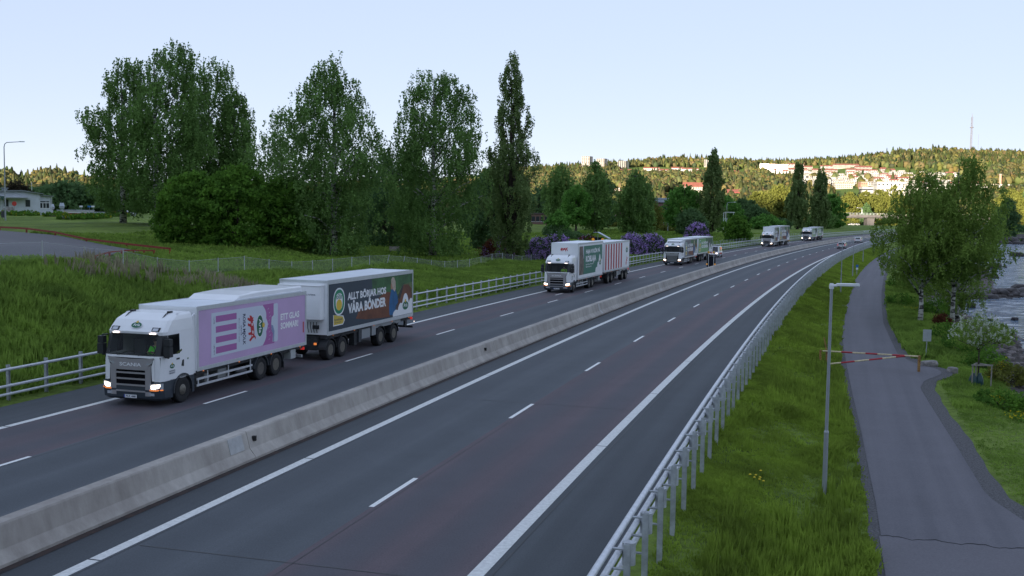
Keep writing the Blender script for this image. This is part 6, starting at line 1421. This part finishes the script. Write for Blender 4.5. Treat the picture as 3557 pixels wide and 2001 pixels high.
def block_at(name, lab, cat, px0, px1, pyt, pyb, D, dpt, m, cap=None):
    k = D/3700; x = at_g((px0+px1)/2, D); z = at((px0+px1)/2, pyb, D)[2]; o = empty(name, lab, cat, (x, D, z), 0); w = (px1-px0)*k; h = (pyb-pyt)*k
    MB().box(-w/2, w/2, 0, dpt, -1.5, h).build('body', m, o); MB().box(-w/2-.1, w/2+.1, -.1, dpt+.1, h, h+.12).build('coping', cap or m, o); return o
block_at('garden_wall', 'long low pale wall behind the parked cars left of the birch trunk', 'wall', 270, 470, 738, 751, 285, 1.0, mat('pale_boards', (.6, .63, .68)), TINR)
block_at('low_building', 'low white building with a red base, right of the bungalow', 'building', 182, 272, 740, 749, 275, 8, mat('red_base', (.30, .04, .03), .8), PLASTER)
block_at('low_building', 'pale flat-roofed low building behind the red base', 'building', 200, 290, 731, 742, 290, 8, PLASTER, TINR)
def vent_stack(lab, px, pyt, pyb, D):
    k = D/3700; x = at_g(px, D); z = at(px, pyb, D)[2]; o = empty('roof_ventilator', lab, 'ventilator', (x, D, z)); h = (pyb-pyt)*k
    MB().lathe([(.35, -1), (.35, .15*h), (.65, .3*h), (.75, .55*h), (.5, h)], (0, 0, 0), 'z', 8).build('cowl', TINR, o); MB().lathe([(.78, .52*h), (.78, .58*h)], (0, 0, 0), 'z', 8).build('band', mat('roof_felt', (.22, .24, .25)), o)
vent_stack('large metal roof ventilator on the low white building', 218, 705, 732, 285); vent_stack('metal roof ventilator close to the bungalow corner', 183, 709, 733, 280)
# station at the far shore
place_block('long low station shed with a white arched gable at the far shore', 3505, 3600, 766, 790, 650, roof='gable', rh=3.2, storeys=1, bays=6, rmat=mat('pale_roof', (.5, .48, .48), .7), wall=mat('falu_red', (.3, .07, .06)), nm='station_shed', rz=0, fixed=True)
place_block('white train carriages standing at the far shore', 3424, 3478, 770, 786, 640, roof='flat', rmat=GREYW, storeys=1, bays=8, wall=PLASTER, nm='train', d=3, rz=0, fixed=True)
place_block('orange and blue container at the far shore', 3448, 3476, 762, 782, 632, roof='flat', rmat=mat('orange', (.5, .14, .04), .7), storeys=1, bays=2, wall=mat('teal_blue', (.03, .12, .28), .7), nm='container', d=3, rz=0, fixed=True)
# ------------------------------------------------------------------ overpass
def overpass():
    o = empty('road_bridge', 'grey concrete road overpass with railings crossing the motorway in the distance', 'bridge', (230, 690, 0))
    D = 690; k = D/3700; xa, xb = at_g(2640, D)-230, at_g(3500, D)-230; z1 = at(3010, 747, D)[2]; z0 = at(3010, 756, D)[2]
    MB().box(xa, xb, -6, 6, z0+.35, z1).build('deck', mat('bridge_concrete_shaded', (.13, .12, .12), .9, noise=.2, nscale=.3), o)  # bridge colours darkened to stand in for the shade it lies in
    MB().box(xa, xb, -4.5, 4.5, z0-.4, z0+.35).build('girder', mat('bridge_shade', (.10, .095, .095), .9), o)
    for px in (3013, 3150, 3290, 2760):
        x = at_g(px, D)-230; MB().prism([(x-2.0, -1.5), (x+2.0, -1.5), (x+2.5, z0-.4), (x-2.2, z0-.4)], -3.5, 3.5, 'y').build('pillar', MATS['bridge_concrete_shaded'], o)
    r = MB()
    for y in (-5.9, 5.9):
        for zz in (.5, 1.2): r.box(xa, xb, y-.04, y+.04, z1+zz-.04, z1+zz+.04)
        x = xa
        while x < xb: r.box(x-.06, x+.06, y-.05, y+.05, z1, z1+1.25); x += 2.2
    r.build('railing', GALVD, o)
    MB().prism([(xa-40, -1), (xa+8, -1), (xa+1, z1), (xa-40, z1)], -8, 8, 'y').build('abutment', MATS['bridge_concrete_shaded'], o)
overpass()
# ------------------------------------------------------------------ lamps, masts, signs and other small things
LAMPP = mat('lamp_pole_grey', (.36, .38, .41), .45, metal=.3, noise=.06, nscale=2)
LAMPH = mat('lamp_head_white', (.80, .81, .83), .4)
def path_lamp(label, s, t, h, big=False):
    x, y, _ = rp(s, t); z = gz(x, y); o = empty('path_lamp', label, 'street lamp', (x, y, z), -heading(s)*.3, 'lamps along the cycle path')
    MB().cyl((0, 0, -.2), (0, 0, h*.30), .070, .066, 14).build('lower_pole', LAMPP, o); MB().cyl((0, 0, h*.30), (0, 0, h), .050, .040, 14).build('upper_pole', LAMPP, o)
    c = MB().lathe([(.070, h*.30-.05), (.075, h*.30), (.052, h*.30+.06)], (0, 0, 0), 'z', 14); c.build('collar', LAMPP, o)
    a = MB(); a.lathe([(.065, h-.12), (.07, h-.02), (.05, h+.04)], (0, 0, 0), 'z', 12); a.cyl((0, 0, h-.03), (.16, 0, h-.02), .04, n=8); a.build('bracket', LAMPH, o)
    hd = MB(); L = .78; hd.prism([(.14, -.05), (.22, -.09), (.52, -.10), (.60, -.075), (L, -.06), (L, .06), (.60, .075), (.52, .10), (.22, .09), (.14, .05)], h-.035, h+.045, 'z'); b = hd.build('lamp_head', LAMPH, o, bevel=.012)
    MB().box(.60, .74, -.05, .05, h-.045, h-.036).build('lens', LAMP_OFF, b); return o
for (s, t, h, lab) in [(97.1,10.75,6.15,'nearest slender path lamp, its white head overlapping the cycle path'),(180,10.3,5.5,'second path lamp from the viewer, at the silver-white estate car'),(213.5,10.5,5.3,'third path lamp from the viewer, beside a small blue marker post'),(258.7,10.0,5.4,'fourth path lamp from the viewer, leftward of the path bend'),(305.4,9.4,5.5,'farthest path lamp, next to the lakeside birches')]:
    path_lamp(lab, s, t, h)
def curved_lamp(label, px, pyb, pyt, D, arm=2.0, r=.09, side=1, base=True):
    x = at_g(px, D); z = gz(x, D) if base else at(px, pyb, D)[2]; h = at(px, pyt, D)[2]-z; o = empty('street_lamp', label, 'street lamp', (x, D, z), 0, 'tall street lamps behind the park')
    MB().tube([(0, 0, -.3), (0, 0, h*.5), (0, 0, h-1.0), (side*.12, 0, h-.45), (side*.5, 0, h-.15), (side*arm, 0, h)], [r*1.3, r, r*.8, r*.7, r*.65, r*.55], 8).build('pole', LAMPP, o)
    b = MB(); b.prism([(side*arm, -.14), (side*(arm+.9), -.11), (side*(arm+.95), .11), (side*arm, .14)][::side], h-.06, h+.12, 'z'); b.build('lamp_head', LAMPH, o); return o
curved_lamp('tall street lamp with a curved arm at the left picture edge', 22, 762, 492, 196, 2.8, .11)
curved_lamp('street lamp above the direction sign by the brick building', 2085, 778, 664, 372, 3.0, .13)
curved_lamp('street lamp in front of the brick building windows', 2317, 787, 684, 365, 3.0, .13)
curved_lamp('street lamp right of the mid-height poplar', 2520, 790, 702, 420, 2.6, .13)
curved_lamp('street lamp with a greenish pole above the fourth truck', 2600, 790, 710, 470, 2.6, .14)
curved_lamp('street lamp standing on the overpass deck', 2988, 742, 722, 690, -0+2.5, .2, -1, False)
curved_lamp('street lamp whose head shows above the rounded bushes', 873, 790, 568, 260, 2.2, .1)
def mast(name, lab, cat, px, pyt, pyb, D, r, n=14, m=None):
    x = at_g(px, D); z = at(px, pyb, D)[2]; h = at(px, pyt, D)[2]-z; o = empty(name, lab, cat, (x, D, z)); mm = MB()
    for k in range(3):
        a = k*2.094; mm.cyl((math.cos(a)*r, math.sin(a)*r, -25), (math.cos(a)*r*.8, math.sin(a)*r*.8, h*.9), r*.14, n=5)
    for k in range(n):
        zz = h*.9*k/n; 
        for q in range(3): a, b = q*2.094, (q+1)*2.094; mm.cyl((math.cos(a)*r, math.sin(a)*r, zz), (math.cos(b)*r*.9, math.sin(b)*r*.9, zz+h*.9/n), r*.09, n=4)
    mm.build('lattice', m or mat('mast_steel', (.16, .14, .15), .6), o); MB().cyl((0, 0, h*.9), (0, 0, h), r*.25, r*.1, 6).build('antenna', MATS['mast_steel'], o); return o
o = mast('radio_mast', 'tall lattice radio mast on the ridge above the lakeside birches', 'radio mast', 3355, 394, 520, 2450, 2.3, 22); MB().cyl((0, 0, 50), (0, 0, 51.2), 4.2, n=10).build('platform', MATS['mast_steel'], o)
mast('radio_mast', 'thin short mast on the ridge above the hospital', 'radio mast', 3144, 496, 545, 2480, .6, 10)
mast('radio_mast', 'faint thin mast just right of the tall lattice mast', 'radio mast', 3380, 462, 520, 2600, .45, 10)
def floodlight(lab, px, pyt, D):
    x = at_g(px, D); z = gz(x, D); h = at(px, pyt, D)[2]-z; o = empty('floodlight_mast', lab, 'floodlight', (x, D, z)); MB().cyl((0, 0, 0), (0, 0, h), .22, .14, 8).build('pole', LAMPP, o)
    MB().box(-1.8, 1.8, -.1, .1, h-.1, h+.1).build('crossbar', LAMPP, o)
    for sx in (-1.5, 1.5): MB().box(sx-.5, sx+.5, -.3, .3, h-.35, h-.1).build('lamp_head', LAMPH, o)
floodlight('twin-headed floodlight mast showing between the left birches and the thin side birch', 858, 533, 300)
x = at_g(115, 300); o = empty('flagpole', 'bare white flagpole rising behind the bungalow roof', 'flagpole', (x, 300, gz(x, 300))); MB().cyl((0, 0, 0), (0, 0, at(115, 632, 300)[2]-gz(x, 300)), .09, .05, 8).build('pole', WHITEL, o); MB().lathe([(.01, 0), (.09, .08), (.01, .17)], (0, 0, at(115, 632, 300)[2]-gz(x, 300)), 'z', 8).build('finial', YELL, o)
# direction sign seen from the back
x, D = at_g(2099, 371), 371; z = gz(x, D); o = empty('road_sign', 'large grey road sign seen from behind, on a pole by the brick building', 'road sign', (x, D, z)); k = D/3700
for dx in (0,): MB().cyl((dx, 0, 0), (dx, 0, 8.0), .10, n=8).build('pole', LAMPP, o)
MB().box(-.7, 2.55, -.12, -.04, 3.9, 6.3).build('sign_panel', mat('sign_back', (.42, .45, .47), .5, metal=.2), o); f = MB()
for zz in (4.4, 5.1, 5.8): f.box(-.7, 2.55, -.18, -.13, zz, zz+.08)
f.build('frame', GALVD, o)
MB().box(-.1, 1.2, -.1, .1, 6.45, 6.9).build('top_plate', MATS['sign_back'], o)
# small sign on the verge by the path
x, y = gpt(3215, 1247, -.85); z = gz(x, y); o = empty('road_sign', 'small grey sign seen from behind beside the boulder at the path', 'road sign', (x, y, z), -.15)
MB().cyl((0, 0, -.2), (.05, 0, 1.62), .03, n=8).build('pole', LAMPP, o); MB().box(-.20, .26, -.03, -.015, .98, 1.66).build('sign_panel', MATS['sign_back'], o)
f = MB(); f.box(.03, .06, -.045, -.031, 1.0, 1.64); f.box(-.19, .25, -.045, -.031, 1.2, 1.23); f.box(-.19, .25, -.045, -.031, 1.45, 1.48); f.build('frame', GALVD, o)
# marker post
x, y, _ = rp(217, 10.9); z = gz(x, y); o = empty('marker_post', 'small blue and white marker post beside the third path lamp', 'marker post', (x, y, z)); MB().cyl((0, 0, -.2), (0, 0, 1.5), .045, n=8).build('post', LAMPP, o); MB().box(-.16, .16, -.07, -.05, 1.15, 1.5).build('upper_plate', mat('sign_blue', (.02, .16, .45), .5), o); MB().box(-.14, .14, -.07, -.05, .85, 1.1).build('lower_plate', WHITEL, o)
# swing barrier across the path
GY = mat('barrier_cream', (.70, .58, .36), .7, noise=.25, nscale=8); GR = mat('barrier_red', (.42, .02, .03), .6, noise=.15, nscale=8); RUSTY = mat('barrier_post_paint', (.55, .33, .10), .8, noise=.45, nscale=14, col2=(.16, .06, .03))
R0 = Vector((*gpt(3191, 1293, -.80), 0)); L0_ = Vector((*gpt(2852, 1258, -.72), 0)); R0.z = gz(R0.x, R0.y); L0_.z = gz(L0_.x, L0_.y)
o = empty('swing_barrier', 'red and cream striped swing barrier across the cycle path on rusty posts', 'barrier', tuple(R0))
def local(m, name, mt, par=None): ob = m.build(name, mt); M = Matrix.Translation(o.location).inverted(); ob.data.transform(M); ob.parent = par or o; return ob
zt = .83
A_ = R0+Vector((0, 0, zt)); D1 = Vector(at(2858, 1219, L0_.y)); D1 = Vector((D1.x, D1.y, D1.z))
D2 = Vector((*gpt(2884, 1264, -.38), -.38))
local(MB().box(R0.x-.055, R0.x+.055, R0.y-.055, R0.y+.055, R0.z-.1, R0.z+zt+.06), 'post', RUSTY)
for dx, hh in ((-.05, .78), (.30, .78)): local(MB().box(L0_.x+dx-.05, L0_.x+dx+.05, L0_.y-.05, L0_.y+.05, L0_.z-.1, D1.z+.05), 'post', RUSTY)
local(MB().cyl((L0_.x+.28, L0_.y, D1.z), (L0_.x+.12, L0_.y, D1.z+.75), .035, .03, 6), 'bent_rod', RUSTY)
n = 8; cols = [GY, GY, GR, GY, GR, GY, GR, GY]
def bar(P0, P1, fr_, name):
    M_ = {}
    for (a, b, m) in fr_:
        p, q = P0.lerp(P1, a), P0.lerp(P1, b); M_.setdefault(m.name, (MB(), m))[0].cyl(p, q, .042, n=8)
    k = local(M_['barrier_cream'][0], name, GY); 
    local(M_['barrier_red'][0], 'red_bands', GR, k)
bar(A_, D1, [(0, .41*.36, GY), (.148, .27, GR), (.27, .42, GY), (.42, .545, GR), (.545, .68, GY), (.68, .80, GR), (.80, 1.0, GY)], 'upper_bar')
bar(A_.lerp(D1, .14)+Vector((0, 0, -.02)), D2, [(0, .13, GR), (.13, .31, GY), (.31, .49, GR), (.49, .68, GY), (.68, .86, GR), (.86, 1.0, GY)], 'lower_bar')
# boulders
def boulder(lab, x, y, sx, sy, sz, seed, m, rz=0., name='boulder', group=None, z=None, sub=3):
    bm = bmesh.new(); bmesh.ops.create_icosphere(bm, subdivisions=sub, radius=1.0); r = np.random.RandomState(seed); ph = r.rand(9)*6.28
    for v in bm.verts:
        c = v.co; k = 1+.13*math.sin(3*c.x+ph[0])*math.sin(2.5*c.y+ph[1])+.10*math.sin(5*c.z+ph[2]+2*c.x)+.06*math.sin(9*c.y+ph[3])*math.cos(8*c.x)+.04*(r.rand()-.5)
        v.co = c*k
        for a in range(3): v.co[a] = max(-.82, min(.82, v.co[a]))
    me = bpy.data.meshes.new(name); bm.to_mesh(me); bm.free(); me.materials.append(m); o = bpy.data.objects.new(name, me); COL.objects.link(o)
    o.scale = (sx, sy, sz); o.rotation_euler = (0, 0, rz); o.location = (x, y, (gz(x, y) if z is None else z)+sz*.25); return tag(o, lab, 'boulder', group)
STONE = mat('pale_stone', (.26, .24, .23), .9, noise=.3, nscale=3, bump=.4, bscale=5); WETS = mat('wet_stone', (.055, .045, .045), .6, noise=.5, nscale=2, bump=.5, bscale=4)
x, y = gpt(3228, 1272, -.8); boulder('long pale boulder at the foot of the small grey sign', x, y, .55, .3, .30, 1, STONE, .2)
x, y = gpt(3308, 1293, -.8); boulder('second pale boulder in the grass, left of the staked tree', x, y, .34, .26, .28, 2, STONE, -.4)
x = at_g(32, 240); boulder('rounded boulder by the street lamp in front of the bungalow', x, 240, 1.5, 1.0, 1.7, 3, STONE)
x = at_g(222, 205); boulder('flat grey boulder among the weeds on the upper lawn', x, 205, 1.3, .8, .55, 4, STONE)
for i, (px, py, sx, sy, sz, lab) in enumerate([(3532,889,1.9,1.2,1.0,'dark round rock in the lake at the right picture edge'),(3455,930,1.9,1.0,.95,'dark slanted rock breaking the lake surface'),(3490,928,.8,.4,.35,'small dark rock beside the slanted one'),(3445,963,1.3,.9,.7,'dark rock at the left tip of the rocky point'),(3537,1005,1.1,.7,.75,'large brownish rock with a pale top on the rocky point'),(3412,1037,.7,.4,.35,'low dark stone at the water line, middle'),(3375,1065,.7,.5,.5,'reddish dark stone in the shallows behind the birch trunk'),(3525,1108,.45,.3,.25,'small dark stone in the near shallows'),(3395,1018,.8,.5,.4,'dark stone on the pebble beach near the trunk'),(3345,1028,.8,.5,.3,'flat dark stone on the pebble beach, left'),(3510,1236,.5,.35,.3,'dark stone on the near pebble beach'),(3440,1110,.4,.3,.2,'tiny dark stone in the foam')]):
    x, y = gpt(px, py, -2.2); boulder(lab, x, y, sx, sy, sz, 20+i, WETS, i*.7, 'shore_rock', 'rocks in the lake and along its shore', z=-2.3)
# breakwater
def rocks(name, pts, smin, smax, seed, m):
    r = np.random.RandomState(seed); bm = bmesh.new(); bmesh.ops.create_icosphere(bm, subdivisions=2, radius=1.0); B = np.array([v.co for v in bm.verts]); T = np.array([[v.index for v in f.verts] for f in bm.faces]); bm.free(); n = len(pts)
    B = np.clip(B, -.8, .8); V = np.repeat(B[None], n, 0)*(.8+.35*r.rand(n, len(B), 1)); s = smin+(smax-smin)*r.rand(n)**2; V = V*(s[:, None, None]*np.array([1.2, 1, .65])); V += pts[:, None]
    return tag(mesh_np(name, V.reshape(-1, 3), (T[None]+np.arange(n)[:, None, None]*len(B)).reshape(-1, 3), m), kind='stuff')
r = np.random.RandomState(9); n = 420; u = r.rand(n); P = np.stack([np.interp(u, [0, 1], [166, 260])+r.normal(size=n)*1.5, 402+30*u*0+r.normal(size=n)*7, 0*u], 1); P[:, 2] = -2.3+1.5*np.exp(-((P[:, 1]-402)/8)**2); rocks('breakwater_rocks', P, .8, 2.2, 1, WETS)
n = 300; P = np.stack([235+r.rand(n)*140, 586+r.normal(size=n)*3, -1.6+.4*r.rand(n)], 1); rocks('shore_rocks', P, .8, 1.8, 2, WETS)
tt = r.rand(900); sS = 118+tt*130; tS = np.interp(sS, SH[:, 0], SH[:, 1])+r.normal(size=900)*1.3-.7; pp = []
for a, b in zip(sS, tS): q = rp(a, b); pp.append((q[0], q[1], gz(q[0], q[1])+.02))
rocks('beach_stones', np.array(pp), .08, .42, 3, mat('beach_stone', (.16, .135, .13), .85, noise=.5, nscale=1.5))
n = 420; u = r.rand(n); P = np.stack([50+42*u+r.normal(size=n)*1.6, 125+27*u+r.normal(size=n)*1.6, 0*u], 1); P[:, 2] = ground(P[:, 0], P[:, 1])+.05; rocks('point_rocks', P, .15, .9, 4, WETS)
# far bank greenery along the bay (one low belt)
rs = np.random.RandomState(31)
def belt(name, x0, x1, y0, y1, n, h, size, m, rs, z=None):
    P = np.stack([x0+(x1-x0)*rs.rand(n), y0+(y1-y0)*rs.rand(n), 0*rs.rand(n)], 1); P[:, 2] = (ground(P[:, 0], P[:, 1]) if z is None else z)+h*rs.rand(n)**1.3*(.6+.4*np.sin(P[:, 0]*.21)*np.sin(P[:, 0]*.087)); V, F = quads(P, size, rs); return tag(mesh_np(name, V, F, m), kind='stuff')
belt('bank_scrub', 225, 380, 590, 606, 9000, 7, 1.0, L_DARK, rs); belt('breakwater_scrub', 168, 262, 398, 406, 1500, 2.6, .55, L_BUSH, rs, -1.6)
# staked blossoming tree with frame and watering bags
x, y = gpt(3396, 1340, -1.0); z = gz(x, y); o = empty('blossoming_tree', 'young tree with white blossom spikes inside a wooden stake frame', 'tree', (x, y, z)); rs = np.random.RandomState(77)
MB().tube([(0, 0, -.1), (.01, 0, .9), (-.02, 0, 1.9), (.0, 0, 2.9)], [.045, .04, .03, .012], 7).build('trunk', BARK, o, smooth=True)
C, hf = crown_points([(.54, .3), (.62, 1.2), (.75, 1.5), (.88, 1.0), (1, .2)], 3.45, rs, 190, lump=.2, shell=.35)
br_ = MB()
for k in range(16): c = C[k]; br_.tube([(0, 0, 1.6+.03*k), tuple(Vector(c)*.6+Vector((0, 0, .7))), tuple(c)], [.02, .014, .006], 5)
br_.build('branches', BARK, o); q = rs.normal(size=(190, 15, 3))*.12; V, F = quads((C[:, None]+q).reshape(-1, 3), .075, rs); mesh_np('crown', V, F, L_BIRCH2, o)
d = C[rs.permutation(190)[:150]]*np.array([1.08, 1.08, 1.02])+rs.normal(size=(150, 3))*.07; dr = rs.normal(size=(150, 3))*.5+np.array([0, -.2, .9]); dr /= np.linalg.norm(dr, axis=1)[:, None]; t = rs.rand(150, 22, 1)*.19; q = d[:, None]+dr[:, None]*t+rs.normal(size=(150, 22, 3))*.022*(1.2-t*4); V, F = quads(q.reshape(-1, 3), .062, rs); mesh_np('blossom', V, F, F_WHITE, o)
o = empty('tree_frame', 'weathered wooden stake frame round the blossoming tree', 'tree support', (x, y, z)); WOOD = mat('grey_wood', (.30, .27, .24), .9, noise=.25, nscale=6)
for a, b in ((-.42, -.30), (.52, -.30), (.08, .45)): MB().cyl((a, b, -.1), (a, b, 1.02), .035, n=8).build('stake', WOOD, o)
m = MB(); m.prism([(-.47, .99), (.57, .99), (.57, 1.06), (-.47, 1.06)], -.33, -.27, 'y'); local_ = [((-.42, -.30), (.08, .45)), ((.52, -.30), (.08, .45))]
for (a, b) in local_: m.cyl((*a, 1.02), (*b, 1.02), .035, n=6)
m.build('rails', WOOD, o)
o = empty('watering_bag', 'pair of slumped dark green watering bags at the staked tree foot', 'watering bag', (x, y, z)); BG_ = mat('bag_green', (.010, .05, .055), .45, noise=.3, nscale=6)
for sx in (-.30, .02): MB().lathe([(.16, -.02), (.20, .08), (.19, .28), (.13, .46), (.07, .55), (.09, .60)], (sx, -.12, 0), 'z', 12).build('bag', BG_, o, smooth=True)
# yellow flower clumps by the shore path
for i, (px, py, lab) in enumerate([(3462,1398,'clump of yellow flowers right of the watering bags'),(3545,1453,'clump of yellow flowers at the right picture edge'),(3170,1086,'yellow flowers left of the first birch trunk')]):
    x, y = gpt(px, py, -.9); z = gz(x, y); o = empty('yellow_flowers', lab, 'flowers', (x, y, z)); r = np.random.RandomState(50+i); P = r.normal(size=(70, 3))*np.array([.28, .28, .0])+np.array([0, 0, 1.])*(.12+.3*r.rand(70, 1)); V, F = quads(P, .075, r); mesh_np('petals', V, F, F_YEL, o)
    P = r.normal(size=(160, 3))*np.array([.28, .28, 0])+np.array([0, 0, 1.])*(.3*r.rand(160, 1)); V, F = quads(P, .06, r, 2.2); mesh_np('leaves', V, F, L_BUSH, o)
# bench on the lawn
x, D = at_g(1372, 150), 150; z = gz(x, D); o = empty('park_bench', 'lone wooden bench on the lawn between the two middle birches', 'bench', (x, D, z), .25); 
MB().box(-.75, .75, -.25, .25, .42, .47).build('seat', WOOD, o); MB().prism([(.22, .55), (.27, .55), (.38, 1.0), (.33, 1.0)], -.75, .75, 'x').build('backrest', WOOD, o)
for sx in (-.6, .6): MB().box(sx-.04, sx+.04, -.22, .28, 0, .42).build('leg', CHAS, o)
# roadside warning sign trailers
AMB = mat('amber_lamp', (.95, .42, .04), .4, emit=(1.0, .40, .05), estr=.04); AMBD = mat('amber_lens', (.75, .38, .06), .3); PANEL = mat('solar_panel', (.012, .014, .022), .15)
x, y, _ = rp(203.0, -6.5); o = empty('warning_sign', 'dark back of a folding warning sign with amber lamps, behind the median barrier', 'warning sign', (x, y, .004), -heading(203))
MB().box(-.55, .55, -.05, .03, .15, 1.85).build('board', PANEL, o)
for sx in (-.33, .33):
    MB().tube([(sx, -.08, .1), (sx*1.02, -.10, 1.9), (sx*1.0, -.1, 2.35)], .03, 6).build('post', LAMPH, o); MB().lathe([(.14, -.03), (.15, .0), (.13, .05), (.02, .06)], (sx, -.14, 2.38), 'y', 16).build('top_lamp', AMBD, o)
for sx in (-.52, .50): MB().lathe([(.10, -.03), (.11, .0), (.09, .04), (.02, .05)], (sx, -.12, .85), 'y', 14).build('amber_lamp', AMB, o)
MB().box(-.6, .6, -.35, .35, .0, .14).build('base', CHAS, o)
x, y, _ = rp(190.0, -18.1); o = empty('warning_sign', 'solar-roofed warning sign with two amber lamps behind the second trailer', 'warning sign', (x, y, .004), -heading(190)); MB().cyl((0, 0, 0), (0, 0, 4.6), .07, n=8).build('post', LAMPP, o)
hz = 4.75; r1 = MB().prism([(-1.65, hz-.75), (-.45, hz+.10), (-.45, hz+.16), (-1.70, hz-.71)], -.5, .5, 'y'); r1.build('solar_roof', PANEL, o, label='dark left slope of the solar roof'); MB().prism([(-.45, hz+.10), (.05, hz+.12), (1.45, hz-.62), (1.50, hz-.56), (.05, hz+.19), (-.45, hz+.16)], -.5, .5, 'y').build('solar_roof', TINR, o, label='light right slope of the solar roof')
MB().box(-.7, .7, -.06, .06, 2.6, 4.3).build('board', PANEL, o)
for sx in (-.55, .62): MB().lathe([(.17, -.03), (.19, .0), (.16, .06), (.02, .08)], (sx, -.14, 4.02), 'y', 16).build('amber_lamp', AMB, o)
# small signs near the bungalow
def post_sign(lab, px, py, D, h, shape, m, pole=LAMPP):
    x = at_g(px, D); z = gz(x, D); o = empty('road_sign', lab, 'road sign', (x, D, z)); MB().cyl((0, 0, 0), (0, 0, h), .05, n=6).build('pole', pole, o)
    k = MB(); k.prism(shape, -.09, -.05, 'y'); k.v = [(p[0], p[1], p[2]+h) for p in k.v]; k.build('sign_panel', m, o); return o
post_sign('red and white round road sign in front of the bungalow bush', 54, 762, 225, 2.4, ellipse(0, 0, .5, .5, 14), mat('sign_red', (.5, .04, .03), .5))
post_sign('dark green yield sign seen from behind, left of the tall street lamp', 13, 770, 225, 3.6, [(-.55, .4), (.55, .4), (0, -.6)], mat('sign_dark_green', (.04, .09, .08), .5))
post_sign('small dark notice board at the foot of the tall street lamp', 16, 775, 200, .9, [(-.45, -.6), (.45, -.6), (.45, .6), (-.45, .6)], mat('notice_dark', (.05, .05, .06), .5))
for i, px in enumerate((285, 313, 326, 392)):
    post_sign(['first parking sign left of the birch, pale square','blue parking sign left of the birch','second pale parking sign left of the birch','third pale parking sign close to the birch trunk'][i], px, 750, 262, 2.3, [(-.4, -.2), (.4, -.2), (.4, .2), (-.4, .2)], mat('sign_blue', (.02, .16, .45), .5) if i == 1 else LAMPH)
# tall stack of white pipes and a footbridge frame near the trees right of the third truck
x, D = at_g(2530, 330), 330; z = gz(x, D); o = empty('sign_gantry', 'white tubular gantry frame half hidden by the trees behind the small white van', 'gantry', (x, D, z)); m = MB()
for dx in (-1.8, -1.2, 1.2, 1.8): m.cyl((dx, 0, 0), (dx, 0, 6.5), .07, n=6)
for zz in (1.5, 3.0, 4.5, 6.4): m.cyl((-1.8, 0, zz), (1.8, 0, zz), .05, n=6)
m.build('frame', LAMPH, o); MB().box(-1.5, 1.5, -.3, .3, 6.5, 6.65).build('walkway', LAMPH, o)
# gull in flight
def gull():
    D = 90; P = Vector(at(2207, 613, D)); o = empty('gull', 'dark-winged gull gliding in front of the dark conical birch', 'bird', tuple(P), .2); 
    b = MB().lathe([(.01, -.20), (.05, -.14), (.075, -.02), (.06, .08), (.04, .15), (.045, .19), (.01, .24)], (0, 0, 0), 'y', 12); b.v = [(p[0], -p[1], p[2]*.8) for p in b.v]; w_ = b
    for sg in (1, -1):
        pts = [(0, .05), (.20, .10), (.42, .08), (.66, -.02), (.40, -.06), (.18, -.06), (0, -.06)]; zz = [0, .07, .10, -.03, .09, .06, 0]
        n0 = len(w_.v); w_.v += [(sg*p[0], -p[1], z+.02) for p, z in zip(pts, zz)]+[(sg*p[0], -p[1], z+.005) for p, z in zip(pts, zz)]
        w_.f += [(n0, n0+1, n0+5, n0+6), (n0+1, n0+2, n0+4, n0+5), (n0+2, n0+3, n0+4), (n0+13, n0+12, n0+8, n0+7), (n0+12, n0+11, n0+9, n0+8), (n0+11, n0+10, n0+9)]
    w_.build('body', mat('gull_dark', (.03, .03, .035), .7), o, smooth=True); MB().cyl((0, -.24, 0), (0, -.29, -.005), .012, .003, 6).build('beak', YELL, o)
gull()
